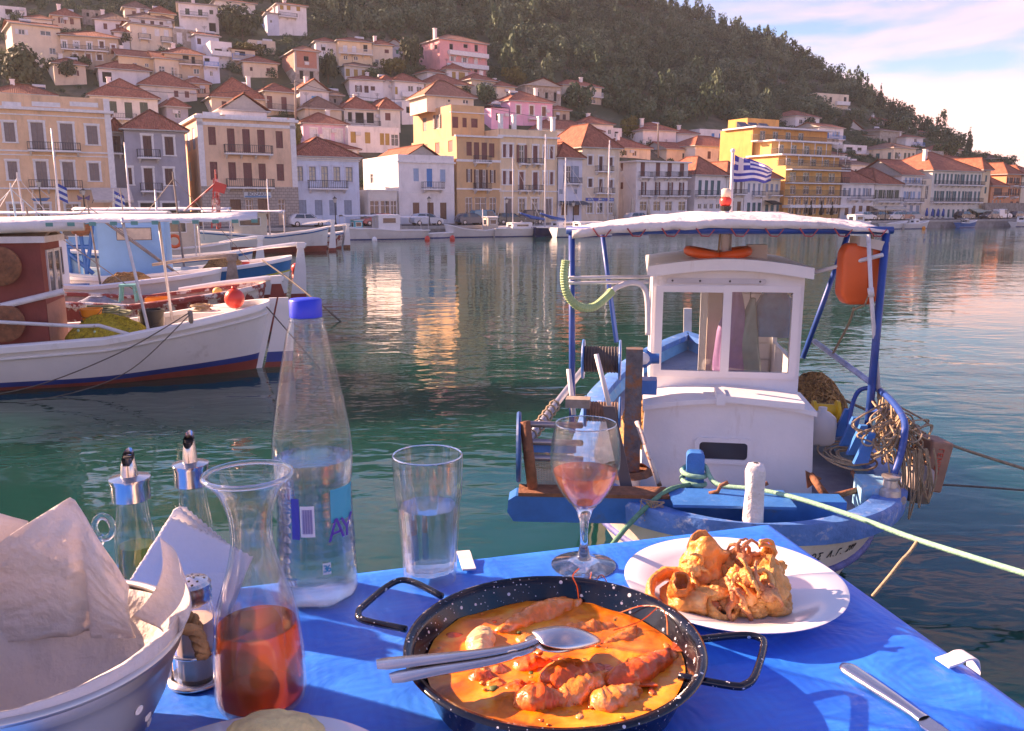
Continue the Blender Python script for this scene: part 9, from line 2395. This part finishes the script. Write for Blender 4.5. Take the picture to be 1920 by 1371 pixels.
sheet(pl_,'side_flap',side_flap,20,24)

# ---------------------------------------------------------------- cruets, napkins, salt shaker in a wire stand
def cruet(label,px,pyb,H_,rb,full,ring=True,lean=(0,0)):
    c=tb(px,pyb); t=thing('oil_cruet',label,'cruet',c)
    Hc=H_*.66
    o=[(rb*.8,0),(rb,.004),(rb*1.02,.02),(rb*.98,Hc*.55),(rb*.8,Hc*.8),(rb*.72,Hc)]
    vessel(t,'bottle',c,[(p.x,p.z) for p in spline([V3((r,0,h)) for r,h in o],5)],.003,M_GLASS,32,None,.008)
    fill(t,'oil',c,[(p.x,p.z) for p in spline([V3((r,0,h)) for r,h in o],5)],.003,Hc*full,glass_mat('olive oil',(.92,.78,.32),.7,1.46,edge=.2),32,None,.008)
    b=MB(); b.lathe(c,[(rb*.74,Hc-.004),(rb*.92,Hc-.002),(rb*.94,Hc+.018),(rb*.98,Hc+.020),(rb*.98,Hc+.024),(rb*.3,Hc+.027)],32,capb=False); auto_smooth(b.build('collar',M_CHROME,t),40)
    b=MB(); n=10; pr=[(rb*.42,Hc+.026),(rb*.36,Hc+.04),(rb*.30,H_*.93)]
    b.lathe(c,pr,20,capb=False)
    k=len(b.v) -20                        # slanting mouth of the pourer
    for j in range(20):
        x,y,z=b.v[k+j]; b.v[k+j] =(x,y,z+.010*math.sin(2*math.pi*j/20))
    b.lathe(c,[(rb*.22,H_*.93),(rb*.2,Hc+.05),(.0005,Hc+.05)],20,m=1,capb=False)
    auto_smooth(b.build('pourer',[M_CHROME,M_DARK],t),50)
    if ring:
        hc=c+V3((-rb*1.55,0,Hc*.68)); b=MB(); b.tube([hc+V3((.011*math.cos(a),0,.014*math.sin(a))) for a in np.linspace(0,6.283,17)[:-1]],.0042,8,closed=True); b.ball(hc+V3((-.007,0,-.018)),.006); b.build('handle',M_GLASSTHICK,t,smooth=True)
        b=MB(); b.ball(c+V3((-rb*1.2,-.002,.02)),.013,.011,.015); b.build('glass_foot',M_GLASSTHICK,t,smooth=True)
    return t
cA=tb(262,1108); hA=height_at(258,838,cA); rA=px_len(74,cA+UPZ*.1) /2
cruet('oil cruet with a ring handle and chrome pourer nearest the basket',262,1108,hA,rA,.5)
cB=tb(374,1096); hB=height_at(369,803,cB); rB=px_len(66,cB+UPZ*.1) /2
cruet('second oil cruet with a chrome pourer behind the carafe',374,1096,hB,rB,.45,False)
c=tb(372,1272); s_=thing('salt_shaker','glass salt shaker with a perforated steel lid','salt shaker',c); H5=lambda y: height_at(368,y,c); W5=lambda w,y: px_len(w,V3((c.x,c.y,ZT+H5(y)))) /2
r5=W5(78,1200); oct_=lambda a,h,r: r*(1-.03*(.5-.5*math.cos(10*a)))
o=[(r5*.9,.001),(r5,.004),(r5,H5(1150)),(r5*.8,H5(1122))]
vessel(s_,'jar',c,o,.002,M_GLASS,60,oct_,.006); fill(s_,'salt',c,o,.002,H5(1160),mat('pinkish salt',(.72,.56,.50),.9,var=.08,scale=90),60,oct_,.006)
b=MB(); b.lathe(c,[(r5*.82,H5(1128)),(r5*.90,H5(1124)),(r5*.86,H5(1116)),(r5*.92,H5(1110)),(r5*.88,H5(1102)),(r5*.9,H5(1094)),(r5*.78,H5(1088)),(.0008,H5(1082))],40,capb=False); ld=auto_smooth(b.build('lid',M_STEEL,s_),40)
b=MB()
for k in range(11):
    a=k*2.4; rr=r5*.68*math.sqrt((k+.5) /11); b.lathe(c+V3((rr*math.cos(a),rr*math.sin(a),lerp(H5(1082),H5(1088),rr/(r5*.78)) +.0004)),[(.0013,0),(.0005,.0002)],8,capt=True)
tag(b.build('lid_holes',M_DARK,ld),kind='stuff')
st_=thing('cruet_stand','chrome wire stand holding the salt shaker and napkins','stand',c)
b=MB(); b.lathe(c,[(.001,.0002),(r5*1.36,.0002),(r5*1.4,.002),(r5*1.36,.004),(.001,.0009)],48,capb=False); b.build('foot_dish',M_CHROME,st_,smooth=True)
b=MB(); b.tube([c+V3((r5*1.14*math.cos(a),r5*1.14*math.sin(a),H5(1214))) for a in np.linspace(0,6.283,33)[:-1]],.0018,6,closed=True); b.build('ring',M_CHROME,st_,smooth=True)
for a in (R(100),R(200),R(330)):
    b=MB(); b.tube([c+V3((r5*1.16*math.cos(a),r5*1.16*math.sin(a),.002)),c+V3((r5*1.16*math.cos(a),r5*1.16*math.sin(a),H5(1214)))],.0017,6); b.build('upright',M_CHROME,st_,smooth=True)
# napkins fanned in the stand
npk=tb(372,1150)
for k in range(7):
    t=thing('paper_napkin','white zigzag-edged paper napkin, '+['frontmost','second','third','fourth','fifth','sixth','rearmost'][k] +' of the fanned stack','napkin',npk,'fanned paper napkins')
    Yk=npk.y-.012+k*.0035
    pA=at_y(226+k*4,1120-k*6,Yk); pB=at_y(322+k*3,958-k*2+(14 if k < 3 else 0),Yk+.004); pC=at_y(470-k*3,1050,Yk); pD=at_y(420,1180,Yk)
    def nap(u,v,pA=pA,pB=pB,pC=pC,pD=pD,k=k):
        p=pA.lerp(pD,u).lerp(pB.lerp(pC,u),v); z=.0018*(abs((u*40) % 2-1) if v > .96 else 0) ; p += (pB-pA).normalized() *(.003*(abs((u*26+k) % 2-1)) *(v > .93)); p -= V3((.003*(abs((v*26+k) % 2-1)) *(u < .05),0,0)); p.y += .006*math.sin(2*u+k) +.003*math.sin(6*v+k) *u; return p
    sheet(t,'sheet',nap,40,30,mat('napkin paper',(.78,.74,.72),.9,var=.03,scale=40,bump=.2,bscale=300),.0003)

# ================================================================== HAZE over the bay
hz_m=bpy.data.materials.new('evening haze'); hz_m.use_nodes=True
hn=hz_m.node_tree.nodes; hn.clear(); ho=hn.new('ShaderNodeOutputMaterial'); hv=hn.new('ShaderNodeVolumePrincipled')
hv.inputs['Color'].default_value=(.88,.90,.95,1); hv.inputs['Density'].default_value=.0002; hv.inputs['Anisotropy'].default_value=.25
hz_m.node_tree.links.new(hv.outputs[0],ho.inputs['Volume'])
b=MB(); b.box((-900,-60,-3),(2200,0,0),(0,1700,0),(0,0,190)); tag(b.build('haze',hz_m),kind='stuff')
